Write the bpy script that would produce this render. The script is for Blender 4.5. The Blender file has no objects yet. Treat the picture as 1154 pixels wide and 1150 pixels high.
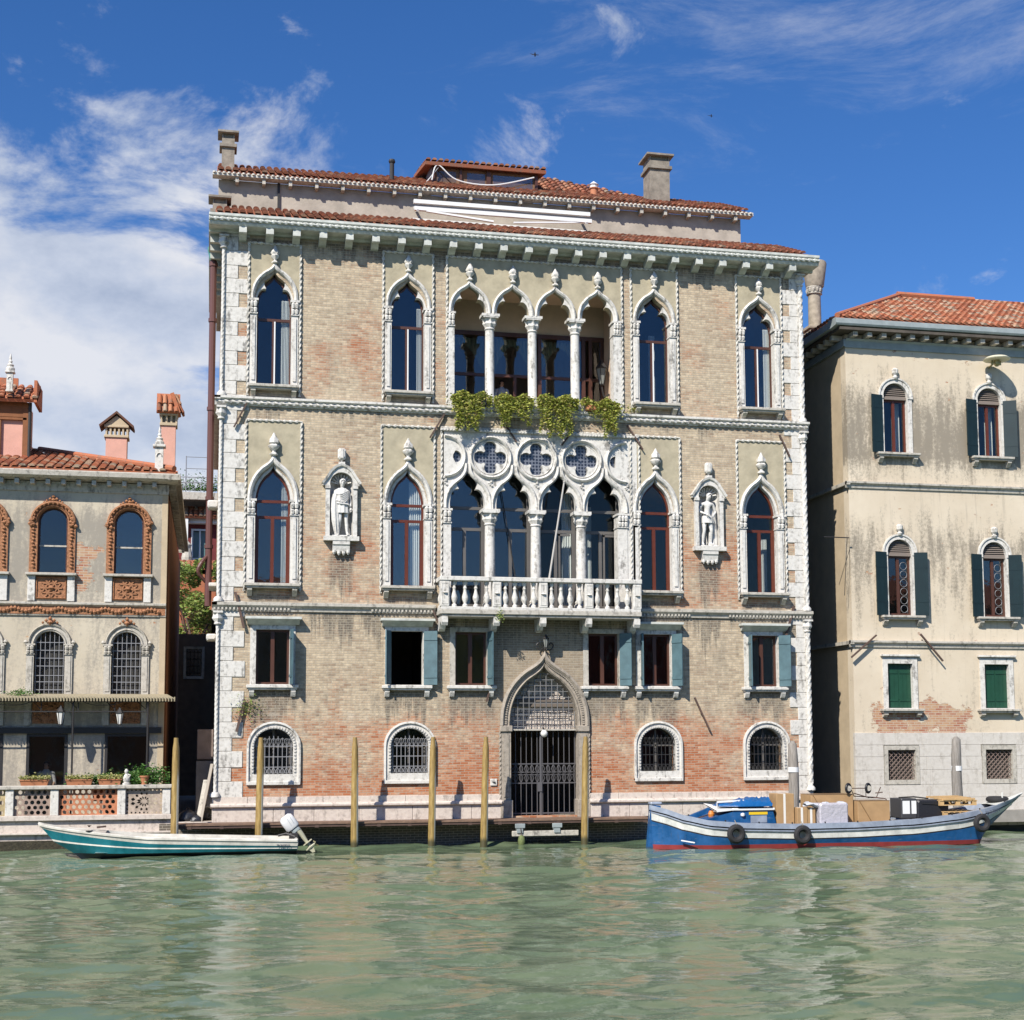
import bpy, math, random
import numpy as np
from mathutils import Vector, Matrix, geometry
random.seed(7)
rad=math.radians; PI=math.pi
S=bpy.context.scene
COL=S.collection
# ------------------------------------------------------------------ camera
cam_d=bpy.data.cameras.new('camera'); cam=bpy.data.objects.new('camera',cam_d); COL.objects.link(cam); S.camera=cam
F_PX,YP,YAW,PIT,ROLL=1598.16,680.56,.209682,.0940112,-.00318
cam_d.sensor_fit='HORIZONTAL'; cam_d.sensor_width=36; cam_d.lens=36*F_PX/1154
cam_d.shift_y=(YP-575)/1154; cam_d.clip_start=.5; cam_d.clip_end=6000
cam.location=(0,-45,3.2)
cam.rotation_euler=(Matrix.Rotation(-YAW,3,'Z')@Matrix.Rotation(PI/2+PIT,3,'X')@Matrix.Rotation(ROLL,3,'Z')).to_euler()
# ------------------------------------------------------------------ light
sun_dir=Vector((.88,1,-1.19)).normalized()
sd=bpy.data.lights.new('sun','SUN'); sd.energy=5.0; sd.angle=rad(.5); sd.color=(1,.945,.86)
sun=bpy.data.objects.new('sun',sd); COL.objects.link(sun); sun.location=(-20,-30,40)
sun.rotation_euler=sun_dir.to_track_quat('-Z','Y').to_euler()
vs=S.view_settings; S.display_settings.display_device='sRGB'
vs.view_transform='Standard'; vs.look='None'; vs.exposure=0.3
S.cycles.diffuse_bounces=1; vs.gamma=1
# node helper
class G:
    def __init__(s,nt): s.nt=nt
    def n(s,t,props=None,**inp):
        d=s.nt.nodes.new(t)
        for k,v in (props or {}).items(): setattr(d,k,v)
        for k,v in inp.items():
            key=int(k[1:]) if k[0]=='_' and k[1:].isdigit() else k.replace('_',' ')
            s.put(d.inputs[key],v)
        return d
    def put(s,sock,v):
        if isinstance(v,bpy.types.NodeSocket): s.nt.links.new(v,sock)
        elif v is not None:
            if isinstance(v,(tuple,list)) and sock.type=='RGBA' and len(v)==3: v=(*v,1)
            sock.default_value=v
    def noise(s,vec,scale,detail=3,rough=.55,dist=0): return s.n('ShaderNodeTexNoise',Vector=vec,Scale=scale,Detail=detail,Roughness=rough,Distortion=dist).outputs[0]
    def math(s,op,a,b=0,c=None,clamp=False):
        d=s.n('ShaderNodeMath',{'operation':op,'use_clamp':clamp},_0=a,_1=b)
        if c is not None: s.put(d.inputs[2],c)
        return d.outputs[0]
    def mr(s,v,a,b,c=0.,d=1.): return s.n('ShaderNodeMapRange',_0=v,_1=a,_2=b,_3=c,_4=d).outputs[0]
    def sm(s,v,a,b): return s.n('ShaderNodeMapRange',{'interpolation_type':'SMOOTHSTEP'},_0=v,_1=a,_2=b,_3=0.,_4=1.).outputs[0]
    def ramp(s,f,stops):
        d=s.n('ShaderNodeValToRGB',Fac=f); e=d.color_ramp.elements
        while len(e)<len(stops): e.new(.5)
        for el,(p,c) in zip(e,stops): el.position=p; el.color=(*c,1) if len(c)==3 else c
        return d.outputs[0]
    def mix(s,f,a,b,mode='MIX'):
        d=s.n('ShaderNodeMix',{'data_type':'RGBA','blend_type':mode}); s.put(d.inputs[0],f); s.put(d.inputs[6],a); s.put(d.inputs[7],b); return d.outputs[2]
    def xyz(s,v): d=s.n('ShaderNodeSeparateXYZ',_0=v); return d.outputs
    def comb(s,x,y,z): return s.n('ShaderNodeCombineXYZ',_0=x,_1=y,_2=z).outputs[0]
    def vm(s,op,a,b): return s.n('ShaderNodeVectorMath',{'operation':op},_0=a,_1=b).outputs[0]
# ------------------------------------------------------------------ sky
W=bpy.data.worlds.new('World'); S.world=W; W.use_nodes=True; g=G(W.node_tree); W.node_tree.nodes.clear()
sky=g.n('ShaderNodeTexSky'); sky.sky_type='NISHITA'; sky.sun_disc=False
sky.sun_elevation=math.asin(-sun_dir.z); sky.sun_rotation=math.atan2(-sun_dir.x,-sun_dir.y)
sky.air_density=1.0; sky.dust_density=.3; sky.ozone_density=3.0; sky.altitude=0
tc=g.n('ShaderNodeTexCoord').outputs['Generated']
x,y,z=g.xyz(tc)
hs=g.n('ShaderNodeHueSaturation',Saturation=1.24,Value=1.0,Color=sky.outputs[0]).outputs[0]
hs=g.mix(1.,hs,(.80,.93,1.20),'MULTIPLY')
az=g.math('ARCTAN2',x,y)                      # 0 = north of the canal, in the view -.14 .. .55
el=g.math('ARCSINE',z)
zz=g.math('ADD',g.math('MAXIMUM',z,0.),.12)
pl=g.comb(g.math('DIVIDE',x,zz),g.math('DIVIDE',y,zz),0.)
warp=g.comb(az,g.math('MULTIPLY',el,1.7),.3)
wn=g.noise(warp,6.5,8,.62,.35)
st=g.noise(g.vm('MULTIPLY',g.vm('ADD',warp,(3.1,.7,0)),(1,2.2,1)),5.5,9,.70,.45)
# bank of cumulus low on the left, torn streaks above
left=g.math('MULTIPLY',g.sm(az,.115,-.07),g.sm(az,-.9,-.5))
low=g.sm(el,.50,.30)
bank=g.math('MULTIPLY',left,low)
bk=g.math('ADD',g.math('MULTIPLY',bank,.42),g.math('MULTIPLY',g.math('SUBTRACT',wn,.5),1.3))
bankm=g.sm(bk,.12,.34)
hi=g.sm(g.math('ABSOLUTE',g.math('SUBTRACT',el,.345)),.07,.0)
topb=g.math('MULTIPLY',g.sm(el,.385,.45),g.sm(az,.12,.34))
cov=g.math('ADD',g.math('MULTIPLY',g.math('MULTIPLY',hi,g.sm(az,.42,.2)),.08),g.math('SUBTRACT',g.math('MULTIPLY',topb,.12),g.math('MULTIPLY',g.sm(az,.2,.05),g.math('MULTIPLY',g.sm(el,.4,.46),.09))))
stm=g.math('MULTIPLY',g.sm(g.math('ADD',st,cov),.55,.95),.5)
cm=g.math('MAXIMUM',bankm,stm)
cshade=g.ramp(g.noise(g.vm('ADD',warp,(.02,.035,0)),7.,7,.6),[(.28,(.42,.50,.66)),(.47,(.72,.78,.90)),(.62,(1.,1.,1.02))])
cloud=g.mix(1.,cshade,(8.0,8.0,8.0),'MULTIPLY')
full=g.mix(g.math('MULTIPLY',cm,.86),hs,cloud)
bg=g.n('ShaderNodeBackground',Color=full,Strength=.089)
g.nt.links.new(bg.outputs[0],g.n('ShaderNodeOutputWorld').inputs[0])
# ------------------------------------------------------------------ materials
MATS={}
PAINTS={}
def mat(name,col=None,rough=.7,metal=0.,spec=None,fn=None,bump=0.,bscale=30,var=0.,vscale=3,coord='Position'):
    if name in MATS: return MATS[name]
    m=bpy.data.materials.new(name); m.use_nodes=True; nt=m.node_tree; g=G(nt); b=nt.nodes['Principled BSDF']
    b.inputs['Roughness'].default_value=rough; b.inputs['Metallic'].default_value=metal
    if spec is not None: b.inputs['Specular IOR Level'].default_value=spec
    pos=g.n('ShaderNodeNewGeometry').outputs['Position'] if coord=='Position' else g.n('ShaderNodeTexCoord').outputs['Object']
    if fn: fn(g,b,pos)
    else:
        c=col
        if var:
            f=g.noise(pos,vscale,5,.6)
            c=g.mix(g.mr(f,.3,.7),tuple(v*(1-var) for v in col),tuple(min(1,v*(1+var)) for v in col))
        g.put(b.inputs['Base Color'],c)
    if bump:
        bp=g.n('ShaderNodeBump',Strength=bump,Distance=.03,Height=g.noise(pos,bscale,4,.6)); nt.links.new(bp.outputs[0],b.inputs['Normal'])
    MATS[name]=m; return m
def stone_fn(a,b_,dirt,amount=.5):
    def f(g,b,p):
        st=g.noise(g.vm('MULTIPLY',p,(3.5,3.5,.7)),1.6,6,.65)
        bl=g.noise(p,9,5,.65)
        c=g.mix(g.mr(bl,.35,.7),a,b_)
        d=g.math('MULTIPLY',g.sm(g.math('ADD',g.math('MULTIPLY',st,.65),g.math('MULTIPLY',bl,.35)),.50,.66),amount)
        g.put(b.inputs['Base Color'],g.mix(d,c,dirt))
        bp=g.n('ShaderNodeBump',Strength=.35,Distance=.02,Height=g.noise(p,22,5,.7)); g.nt.links.new(bp.outputs[0],b.inputs['Normal'])
    return f
def paint_fn(col,grime=.5):
    def f(g,b,p):
        x,y,z=g.xyz(p); n=g.noise(p,2.2,5,.65); st=g.noise(g.vm('MULTIPLY',p,(1.2,1,9)),2.5,6,.75); dr=g.noise(g.vm('MULTIPLY',p,(9,1,.8)),2,5,.7)
        c=g.mix(g.mr(n,.3,.7),tuple(.72*q for q in col),tuple(min(1,1.25*q+.015) for q in col))
        c=g.mix(g.math('MULTIPLY',g.sm(st,.60,.72),grime),c,(.33,.33,.31)); c=g.mix(g.math('MULTIPLY',g.sm(dr,.58,.75),grime),c,(.07,.065,.05))
        wl=g.sm(g.math('ADD',z,g.math('MULTIPLY',n,.14)),.16,.05); c=g.mix(g.math('MULTIPLY',wl,.75),c,(.05,.055,.03))
        g.put(b.inputs['Base Color'],c); g.put(b.inputs['Roughness'],g.mr(n,.3,.7,.25,.6))
    return f
STONE=mat('istrian stone',fn=stone_fn((.72,.69,.63),(.57,.54,.485),(.12,.11,.095),.78),rough=.75)
STONE2=mat('worn grey stone',fn=stone_fn((.54,.50,.43),(.40,.37,.31),(.12,.11,.095),.8),rough=.8)
ROPE=mat('weathered rope moulding stone',fn=stone_fn((.66,.63,.56),(.50,.47,.41),(.16,.15,.13),.7),rough=.8)
CHIM=mat('sooty chimney render',(.27,.235,.19),.95,var=.3,vscale=4,bump=.3)
GATE=mat('brown grey gate stone',fn=stone_fn((.40,.345,.28),(.29,.25,.20),(.10,.09,.075),.7),rough=.85)
CARVED=mat('carved statue stone',fn=stone_fn((.74,.715,.665),(.60,.58,.54),(.22,.21,.19),.45),rough=.7)
PLINTH=mat('pinkish plinth stone',fn=stone_fn((.66,.58,.50),(.54,.46,.40),(.2,.17,.14),.6),rough=.8)
def brick_fn(pale,dark,red,kind):
    def f(g,b,p):
        x,y,z=g.xyz(p)
        u=g.math('ADD',x,y)
        wob=g.math('MULTIPLY',g.math('SUBTRACT',g.noise(p,.8,2,.5),.5),.05)
        v=g.comb(u,g.math('ADD',z,wob),0.)
        br=g.n('ShaderNodeTexBrick',{'offset':.5},Vector=v,Color1=(0,0,0,1),Color2=(1,1,1,1),Mortar=(.5,.5,.5,1),Scale=1.,Mortar_Size=.009,Mortar_Smooth=.3,Bias=0.,Brick_Width=.25,Row_Height=.078)
        rnd=br.outputs[0]; mort=br.outputs[1]
        n1=g.noise(p,.55,5,.6); n2=g.noise(g.vm('MULTIPLY',p,(1,1,.35)),2.3,6,.65); n3=g.noise(p,7,5,.7); n4=g.noise(g.vm('MULTIPLY',p,(1.6,1.6,7)),2.2,5,.75,.3)
        c=g.ramp(g.math('ADD',g.math('MULTIPLY',rnd,.8),g.math('MULTIPLY',g.math('SUBTRACT',n1,.5),.9)),[(0.,tuple(min(1,1.12*q) for q in pale)),(.35,pale),(.6,tuple(a_*.7+b_*.3 for a_,b_ in zip(pale,dark))),(.8,tuple(a_*.35+b_*.65 for a_,b_ in zip(pale,dark))),(1.,tuple(.8*q for q in dark))])
        c=g.mix(g.mr(n3,.38,.68),c,g.mix(.62,c,(.24,.18,.125)))
        if kind=='palazzo':
            zr=g.ramp(g.mr(z,0,20),[(0.,(.80,)*3),(.075,(.98,)*3),(.13,(.78,)*3),(.185,(.64,)*3),(.23,(.14,)*3),(.35,(.08,)*3),(.385,(.56,)*3),(.45,(.66,)*3),(.50,(.36,)*3),(.66,(.15,)*3),(.74,(.48,)*3),(.84,(.34,)*3),(1.,(.2,)*3)])
            e=g.math('ADD',zr,g.math('MULTIPLY',g.math('SUBTRACT',g.math('ADD',g.math('MULTIPLY',n1,.6),g.math('MULTIPLY',n4,.4)),.5),3.4))
            redm=g.math('MULTIPLY',g.sm(e,.30,1.0),g.mr(g.math('ADD',rnd,n3),.3,1.2,.45,1.))
            rc=g.mix(g.mr(rnd,0,1),red,tuple(.72*q for q in red))
            c=g.mix(redm,c,rc)
            # worn, crumbled courses
            hole=g.math('MULTIPLY',g.sm(g.noise(g.vm('MULTIPLY',p,(1.3,1.3,9)),1.7,6,.8),.60,.68),g.sm(g.math('ABSOLUTE',g.math('SUBTRACT',z,2.9)),2.2,.9))
            c=g.mix(g.math('MULTIPLY',hole,.75),c,(.14,.08,.05))
            # run-off stains under sills
            sn=g.math('MULTIPLY',g.sm(n2,.50,.68),g.ramp(g.mr(z,0,20),[(0.,(.2,)*3),(.17,(.25,)*3),(.225,(.8,)*3),(.27,(.35,)*3),(.34,(.75,)*3),(.39,(.7,)*3),(.42,(.3,)*3),(.6,(.3,)*3),(.92,(.3,)*3)]))
            c=g.mix(g.math('MULTIPLY',sn,.8),c,(.15,.13,.105))
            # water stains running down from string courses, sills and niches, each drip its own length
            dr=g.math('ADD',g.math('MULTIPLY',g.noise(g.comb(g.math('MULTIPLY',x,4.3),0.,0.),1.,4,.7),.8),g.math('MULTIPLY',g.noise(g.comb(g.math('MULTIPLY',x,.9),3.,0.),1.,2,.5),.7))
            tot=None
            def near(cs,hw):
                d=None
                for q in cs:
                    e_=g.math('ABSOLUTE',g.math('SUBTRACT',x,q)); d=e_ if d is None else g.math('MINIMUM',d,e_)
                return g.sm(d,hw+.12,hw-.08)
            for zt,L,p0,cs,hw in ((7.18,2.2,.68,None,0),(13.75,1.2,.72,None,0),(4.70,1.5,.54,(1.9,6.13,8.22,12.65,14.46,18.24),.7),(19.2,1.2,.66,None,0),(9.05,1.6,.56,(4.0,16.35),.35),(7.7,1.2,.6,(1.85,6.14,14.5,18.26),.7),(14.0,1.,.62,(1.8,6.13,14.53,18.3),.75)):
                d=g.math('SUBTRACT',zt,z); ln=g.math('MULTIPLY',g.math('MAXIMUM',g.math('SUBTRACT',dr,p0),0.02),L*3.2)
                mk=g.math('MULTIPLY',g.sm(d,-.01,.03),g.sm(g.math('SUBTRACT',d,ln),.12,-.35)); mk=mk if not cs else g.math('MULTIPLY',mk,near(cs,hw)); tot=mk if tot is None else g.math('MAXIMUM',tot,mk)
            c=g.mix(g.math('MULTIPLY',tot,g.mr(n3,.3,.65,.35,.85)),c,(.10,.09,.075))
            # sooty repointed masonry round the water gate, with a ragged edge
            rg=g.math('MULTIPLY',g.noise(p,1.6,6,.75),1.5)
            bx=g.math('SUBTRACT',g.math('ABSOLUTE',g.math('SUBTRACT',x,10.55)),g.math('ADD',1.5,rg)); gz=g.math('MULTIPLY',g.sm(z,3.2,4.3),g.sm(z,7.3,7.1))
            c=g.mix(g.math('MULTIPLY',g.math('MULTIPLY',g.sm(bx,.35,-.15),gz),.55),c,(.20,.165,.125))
            salt=g.math('MULTIPLY',g.sm(g.noise(g.vm('MULTIPLY',p,(1,1,1.7)),1.3,6,.72),.56,.66),g.sm(z,5.2,3.4))
            c=g.mix(g.math('MULTIPLY',salt,.55),c,(.60,.52,.42))
        g_m=g.mix(n3,(.50,.45,.36),(.38,.33,.26))
        c=g.mix(g.math('MULTIPLY',mort,.8),c,g_m)
        g.put(b.inputs['Base Color'],c)
        h=g.math('ADD',g.math('MULTIPLY',mort,-.7),g.math('ADD',g.math('MULTIPLY',rnd,.35),g.math('MULTIPLY',n3,.8)))
        if kind=='palazzo': h=g.math('SUBTRACT',h,g.math('MULTIPLY',hole,2.))
        bp=g.n('ShaderNodeBump',Strength=.7,Distance=.018,Height=h); g.nt.links.new(bp.outputs[0],b.inputs['Normal'])
    return f
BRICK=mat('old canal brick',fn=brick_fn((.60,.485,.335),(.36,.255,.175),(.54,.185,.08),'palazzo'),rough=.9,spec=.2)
DARKBRICK=mat('wet foundation masonry',fn=brick_fn((.10,.09,.07),(.05,.05,.04),(.2,.1,.1),'x'),rough=.6)
STUCCO=mat('greenish beige stucco',(.43,.375,.26),.9,var=.2,vscale=2.2,bump=.25,bscale=12)
def plaster_fn(base,light,dark,brk,zones):
    def f(g,b,p):
        x,y,z=g.xyz(p)
        n1=g.noise(p,.6,5,.6); n2=g.noise(g.vm('MULTIPLY',p,(2.2,2.2,.45)),1.7,6,.65); n3=g.noise(p,9,7,.8)
        c=g.mix(g.mr(n1,.3,.7),base,light)
        c=g.mix(g.math('MULTIPLY',g.sm(g.noise(g.comb(g.math('MULTIPLY',x,5.),y,g.math('MULTIPLY',z,.25)),1.5,5,.7),.57,.70),.22),c,dark)
        zone=g.ramp(g.mr(z,0,20),zones)
        st=g.math('ADD',g.math('MULTIPLY',n2,.5),g.math('MULTIPLY',n3,.5))
        dm=g.math('MULTIPLY',g.sm(g.math('ADD',st,g.math('MULTIPLY',g.math('SUBTRACT',zone,.5),.36)),.47,.66),.78)
        c=g.mix(dm,c,dark)
        h=n3
        if brk:
            xa,xb,za,zb=brk
            v=g.comb(g.math('ADD',x,y),z,0.)
            br=g.n('ShaderNodeTexBrick',{'offset':.5},Vector=v,Color1=(.36,.13,.08,1),Color2=(.50,.30,.17,1),Mortar=(.50,.42,.33,1),Scale=1.,Mortar_Size=.011,Mortar_Smooth=.2,Bias=0.,Brick_Width=.27,Row_Height=.082)
            bx=g.math('MULTIPLY',g.sm(x,xa-.6,xa+.6),g.sm(x,xb+.6,xb-.6)); bz=g.math('MULTIPLY',g.sm(z,za-.3,za+.15),g.sm(z,zb+.35,zb-.2))
            bm=g.sm(g.math('ADD',g.math('MULTIPLY',bx,bz),g.math('MULTIPLY',g.math('SUBTRACT',g.noise(g.vm('MULTIPLY',p,(1,1,1.6)),1.6,7,.72),.5),3.4)),.56,.60)
            c=g.mix(bm,c,g.mix(g.mr(g.noise(p,4,3,.5),.45,.7,0.,.5),br.outputs[0],(.56,.46,.32)))
            h=g.math('SUBTRACT',n3,g.math('MULTIPLY',bm,2.))
        g.put(b.inputs['Base Color'],c)
        bp=g.n('ShaderNodeBump',Strength=.45,Distance=.02,Height=h); g.nt.links.new(bp.outputs[0],b.inputs['Normal'])
    return f
g1=lambda v:(v,v,v)
PL_R=mat('weathered ochre plaster',fn=plaster_fn((.60,.505,.375),(.70,.605,.465),(.19,.165,.13),(22.6,26.2,3.25,4.3),[(0.,g1(.3)),(.36,g1(.35)),(.40,g1(.55)),(.50,g1(.72)),(.57,g1(.30)),(.63,g1(.55)),(.66,g1(.95)),(.74,g1(.85)),(.80,g1(.45)),(.86,g1(.2)),(1.,g1(.1))]),rough=.9,spec=.2)
PL_L=mat('patchy grey stucco',fn=plaster_fn((.50,.435,.33),(.60,.53,.41),(.27,.245,.21),(-4.6,-3.7,7.9,9.4),[(0.,g1(.5)),(.2,g1(.8)),(.26,g1(.5)),(.34,g1(.55)),(.42,g1(.9)),(.5,g1(.85)),(.56,g1(.4)),(1.,g1(.3))]),rough=.9,spec=.2)
PL_A=mat('grey attic plaster',(.42,.37,.305),.95,var=.2,vscale=1.6,bump=.3,bscale=9)
SIDE=mat('ochre side plaster',(.50,.40,.27),.9,var=.12,vscale=1.5,bump=.2)
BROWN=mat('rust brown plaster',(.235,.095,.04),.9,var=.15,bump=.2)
PINK=mat('pink plaster',(.66,.36,.28),.9,var=.1,vscale=2,bump=.15)
TERRA=mat('carved terracotta',(.36,.165,.08),.85,var=.35,vscale=14,bump=.8,bscale=26)
GREYG=mat('pale green cornice paint',(.53,.54,.49),.6,var=.22,vscale=4,bump=.2)
LEAD=mat('grey lead gutter',(.30,.34,.34),.55,var=.15)
DARKW=mat('dark soffit wood',(.09,.075,.06),.85,var=.3)
def tile_fn(cols,lich):
    def f(g,b,p):
        r=g.n('ShaderNodeAttribute',{'attribute_name':'rnd'}).outputs['Fac']
        c=g.ramp(r,cols); n=g.noise(p,5,5,.7)
        c=g.mix(g.math('MULTIPLY',g.sm(n,.48,.68),lich),c,(.16,.13,.10))
        g.put(b.inputs['Base Color'],c)
    return f
TILE=mat('orange clay roof tile',fn=tile_fn([(0,(.24,.08,.04)),(.25,(.46,.15,.07)),(.5,(.38,.13,.06)),(.7,(.52,.24,.13)),(.86,(.50,.36,.24)),(1,(.30,.24,.18))],.6),rough=.85,bump=.3)
TILED=mat('old dark roof tile',fn=tile_fn([(0,(.12,.05,.03)),(.3,(.34,.11,.055)),(.6,(.22,.08,.045)),(.85,(.44,.19,.10)),(1,(.28,.22,.16))],.6),rough=.9,bump=.3)
REDW=mat('red brown window wood',(.115,.027,.012),.38,var=.15,vscale=6)
DKW=mat('dark brown window wood',(.085,.035,.022),.4,var=.15)
GRW=mat('grey brown window wood',(.13,.12,.11),.45,var=.1)
WHITE=mat('white paint',(.78,.78,.76),.5)
CURT=mat('white curtain cloth',(.85,.85,.80),.9)
SHUT=mat('blue grey shutter paint',(.085,.15,.17),.55,var=.2,vscale=3,bump=.1)
SHUTD=mat('dark green shutter paint',(.008,.022,.024),.45,var=.15)
GREEN=mat('bright green shutter paint',(.012,.062,.034),.5,var=.15)
IRON=mat('wrought iron',(.035,.033,.033),.55,metal=.2)
IRONL=mat('grey painted iron',(.30,.30,.31),.5,metal=.2)
RUST=mat('rusty iron bar',(.10,.062,.048),.8,var=.2)
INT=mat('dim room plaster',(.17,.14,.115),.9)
TANI=mat('tan loggia plaster',(.66,.49,.35),.9,var=.08)
WOODD=mat('deck planks',(.20,.125,.085),.8,var=.3,vscale=5,bump=.3)
def pane_fn(f0,tint=(1,1,1)):
    def f(g,b,p):
        nt=g.nt; out=[n for n in nt.nodes if n.type=='OUTPUT_MATERIAL'][0]
        fc=g.n('ShaderNodeLayerWeight',Blend=.5).outputs['Facing']
        rnd=g.n('ShaderNodeObjectInfo').outputs['Random']
        fr=g.math('ADD',g.math('MULTIPLY',g.math('POWER',fc,5.),.85),g.math('MULTIPLY',g.mr(rnd,0.,1.,.55,1.35),f0),clamp=True)
        wv=g.n('ShaderNodeBump',Strength=.16,Distance=.02,Height=g.noise(g.vm('ADD',p,g.comb(g.math('MULTIPLY',rnd,50.),0.,0.)),1.7,3,.5)).outputs[0]
        gl=g.n('ShaderNodeBsdfGlossy',Color=(*tint,1),Roughness=.02,Normal=wv).outputs[0]; tr=g.n('ShaderNodeBsdfTransparent',Color=(.9,.92,.92,1)).outputs[0]
        mx=g.n('ShaderNodeMixShader',_0=fr,_1=tr,_2=gl); nt.links.new(mx.outputs[0],out.inputs[0])
    return f
GLASS2=mat('old window glass',fn=pane_fn(.03,(.75,.8,.8)))
GLASS=mat('window glass',fn=pane_fn(.07,(.82,.86,.9)))
def lead_fn(g,b,p):
    x,y,z=g.xyz(p)
    v=g.n('ShaderNodeTexVoronoi',{'feature':'F1'},Vector=g.vm('MULTIPLY',p,(1,0,1)),Scale=9.,Randomness=.15).outputs[0]
    c=g.mix(g.sm(v,.30,.44),(.02,.025,.04),(.16,.17,.20)); g.put(b.inputs['Base Color'],c)
LEADG=mat('leaded bottle glass',fn=lead_fn,rough=.2)
# ------------------------------------------------------------------ mesh builder
def catmull(pts,n=5):
    out=[]; P=[Vector(p) for p in pts]; L=len(P)
    for i in range(L-1):
        a=P[max(i-1,0)];b=P[i];c=P[i+1];d=P[min(i+2,L-1)]
        for k in range(n):
            t=k/n; out.append(tuple(.5*((2*b)+(-a+c)*t+(2*a-5*b+4*c-d)*t*t+(-a+3*b-3*c+d)*t**3)))
    out.append(tuple(P[-1])); return out
def inside(pt,loop):
    x,y=pt; c=False; j=len(loop)-1
    for i in range(len(loop)):
        xi,yi=loop[i];xj,yj=loop[j]
        if (yi>y)!=(yj>y) and x<(xj-xi)*(y-yi)/(yj-yi)+xi: c=not c
        j=i
    return c
class MB:
    def __init__(s): s.v=[];s.f=[];s.m=[];s.cur=0;s.r=[];s.rn=0.
    def add(s,vs,fs):
        n=len(s.v); s.v+=[tuple(v) for v in vs]; s.f+=[tuple(i+n for i in f) for f in fs]; s.m+=[s.cur]*len(fs); s.r+=[s.rn]*len(fs); return s
    def box(s,x0,x1,y0,y1,z0,z1):
        return s.add([(x0,y0,z0),(x1,y0,z0),(x1,y1,z0),(x0,y1,z0),(x0,y0,z1),(x1,y0,z1),(x1,y1,z1),(x0,y1,z1)],[(3,2,1,0),(4,5,6,7),(0,1,5,4),(1,2,6,5),(2,3,7,6),(3,0,4,7)])
    def bbox(s,x0,x1,y0,y1,z0,z1,b=.015):
        # chamfered box
        pr=[(x0+b,z0),(x1-b,z0),(x1,z0+b),(x1,z1-b),(x1-b,z1),(x0+b,z1),(x0,z1-b),(x0,z0+b)]
        n=8; vs=[];fs=[]
        for y,k in ((y0,b),(y0+b,0),(y1-b,0),(y1,b)):
            cx=(x0+x1)/2;cz=(z0+z1)/2
            for (x,z) in pr:
                vs.append((x-(k if x>cx else -k)*.99,y,z-(k if z>cz else -k)*.99))
        for r in range(3):
            for i in range(n): j=(i+1)%n; fs.append((r*n+i,r*n+j,(r+1)*n+j,(r+1)*n+i))
        fs.append(tuple(range(n-1,-1,-1))); fs.append(tuple(range(3*n,4*n)))
        return s.add(vs,fs)
    def obox(s,c,ax,ay,az):
        c=Vector(c);ax=Vector(ax);ay=Vector(ay);az=Vector(az)
        vs=[c+i*ax+j*ay+k*az for k in (-1,1) for (i,j) in ((-1,-1),(1,-1),(1,1),(-1,1))]
        return s.add(vs,[(3,2,1,0),(4,5,6,7),(0,1,5,4),(1,2,6,5),(2,3,7,6),(3,0,4,7)])
    def bar(s,a,b,w,h=None):
        a=Vector(a);b=Vector(b);d=b-a; up=Vector((0,0,1)) if abs(d.normalized().z)<.95 else Vector((0,1,0))
        sd=d.cross(up).normalized(); u=sd.cross(d).normalized()
        return s.obox((a+b)/2,d/2,sd*w/2,u*(h or w)/2)
    def tube(s,pts,r,n=8,closed=False,mod=None,caps=True):
        P=[Vector(p) for p in pts]; L=len(P); R=r if isinstance(r,(list,tuple)) else [r]*L
        vs=[];prev=None; dist=0
        for i,p in enumerate(P):
            if closed: t=P[(i+1)%L]-P[i-1]
            else: t=P[min(i+1,L-1)]-P[max(i-1,0)]
            t.normalize()
            if i: dist+=(p-P[i-1]).length
            if prev is None:
                u=t.cross(Vector((0,1,0)) if abs(t.y)<.9 else Vector((1,0,0))).normalized()
            else: u=(prev-t*prev.dot(t)).normalized()
            prev=u; w=t.cross(u)
            for k in range(n):
                a=2*PI*k/n; rr=R[i]*(mod(a,dist) if mod else 1); vs.append(p+(u*math.cos(a)+w*math.sin(a))*rr)
        fs=[]
        for i in range(L if closed else L-1):
            a=i*n;b=((i+1)%L)*n
            for k in range(n): j=(k+1)%n; fs.append((a+k,b+k,b+j,a+j))
        if not closed and caps: fs.append(tuple(range(n))); fs.append(tuple(reversed(range((L-1)*n,L*n))))
        return s.add(vs,fs)
    def rope(s,pts,r,pitch=.2,step=.035,n=7,amp=.42,lobes=2):
        # resample the path, then twist a two-lobed section along it
        P=[Vector(p) for p in pts]; out=[]
        for a,b in zip(P,P[1:]):
            k=max(1,int((b-a).length/step)); out+=[a.lerp(b,i/k) for i in range(k)]
        out.append(P[-1])
        return s.tube(out,r,n,mod=lambda a,d:1+amp*math.cos(lobes*a-2*PI*d*lobes/2/pitch))
    def lathe(s,prof,c,n=12,mod=None,sx=1,sy=1):
        cx,cy,cz=c; vs=[];fs=[];L=len(prof)
        for i,(r,z) in enumerate(prof):
            for k in range(n):
                a=2*PI*k/n; rr=r*(mod(a,z) if mod else 1); vs.append((cx+rr*math.cos(a)*sx,cy+rr*math.sin(a)*sy,cz+z))
        for i in range(L-1):
            for k in range(n): j=(k+1)%n; fs.append((i*n+k,i*n+j,(i+1)*n+j,(i+1)*n+k))
        fs.append(tuple(reversed(range(n)))); fs.append(tuple(range((L-1)*n,L*n)))
        return s.add(vs,fs)
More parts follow.
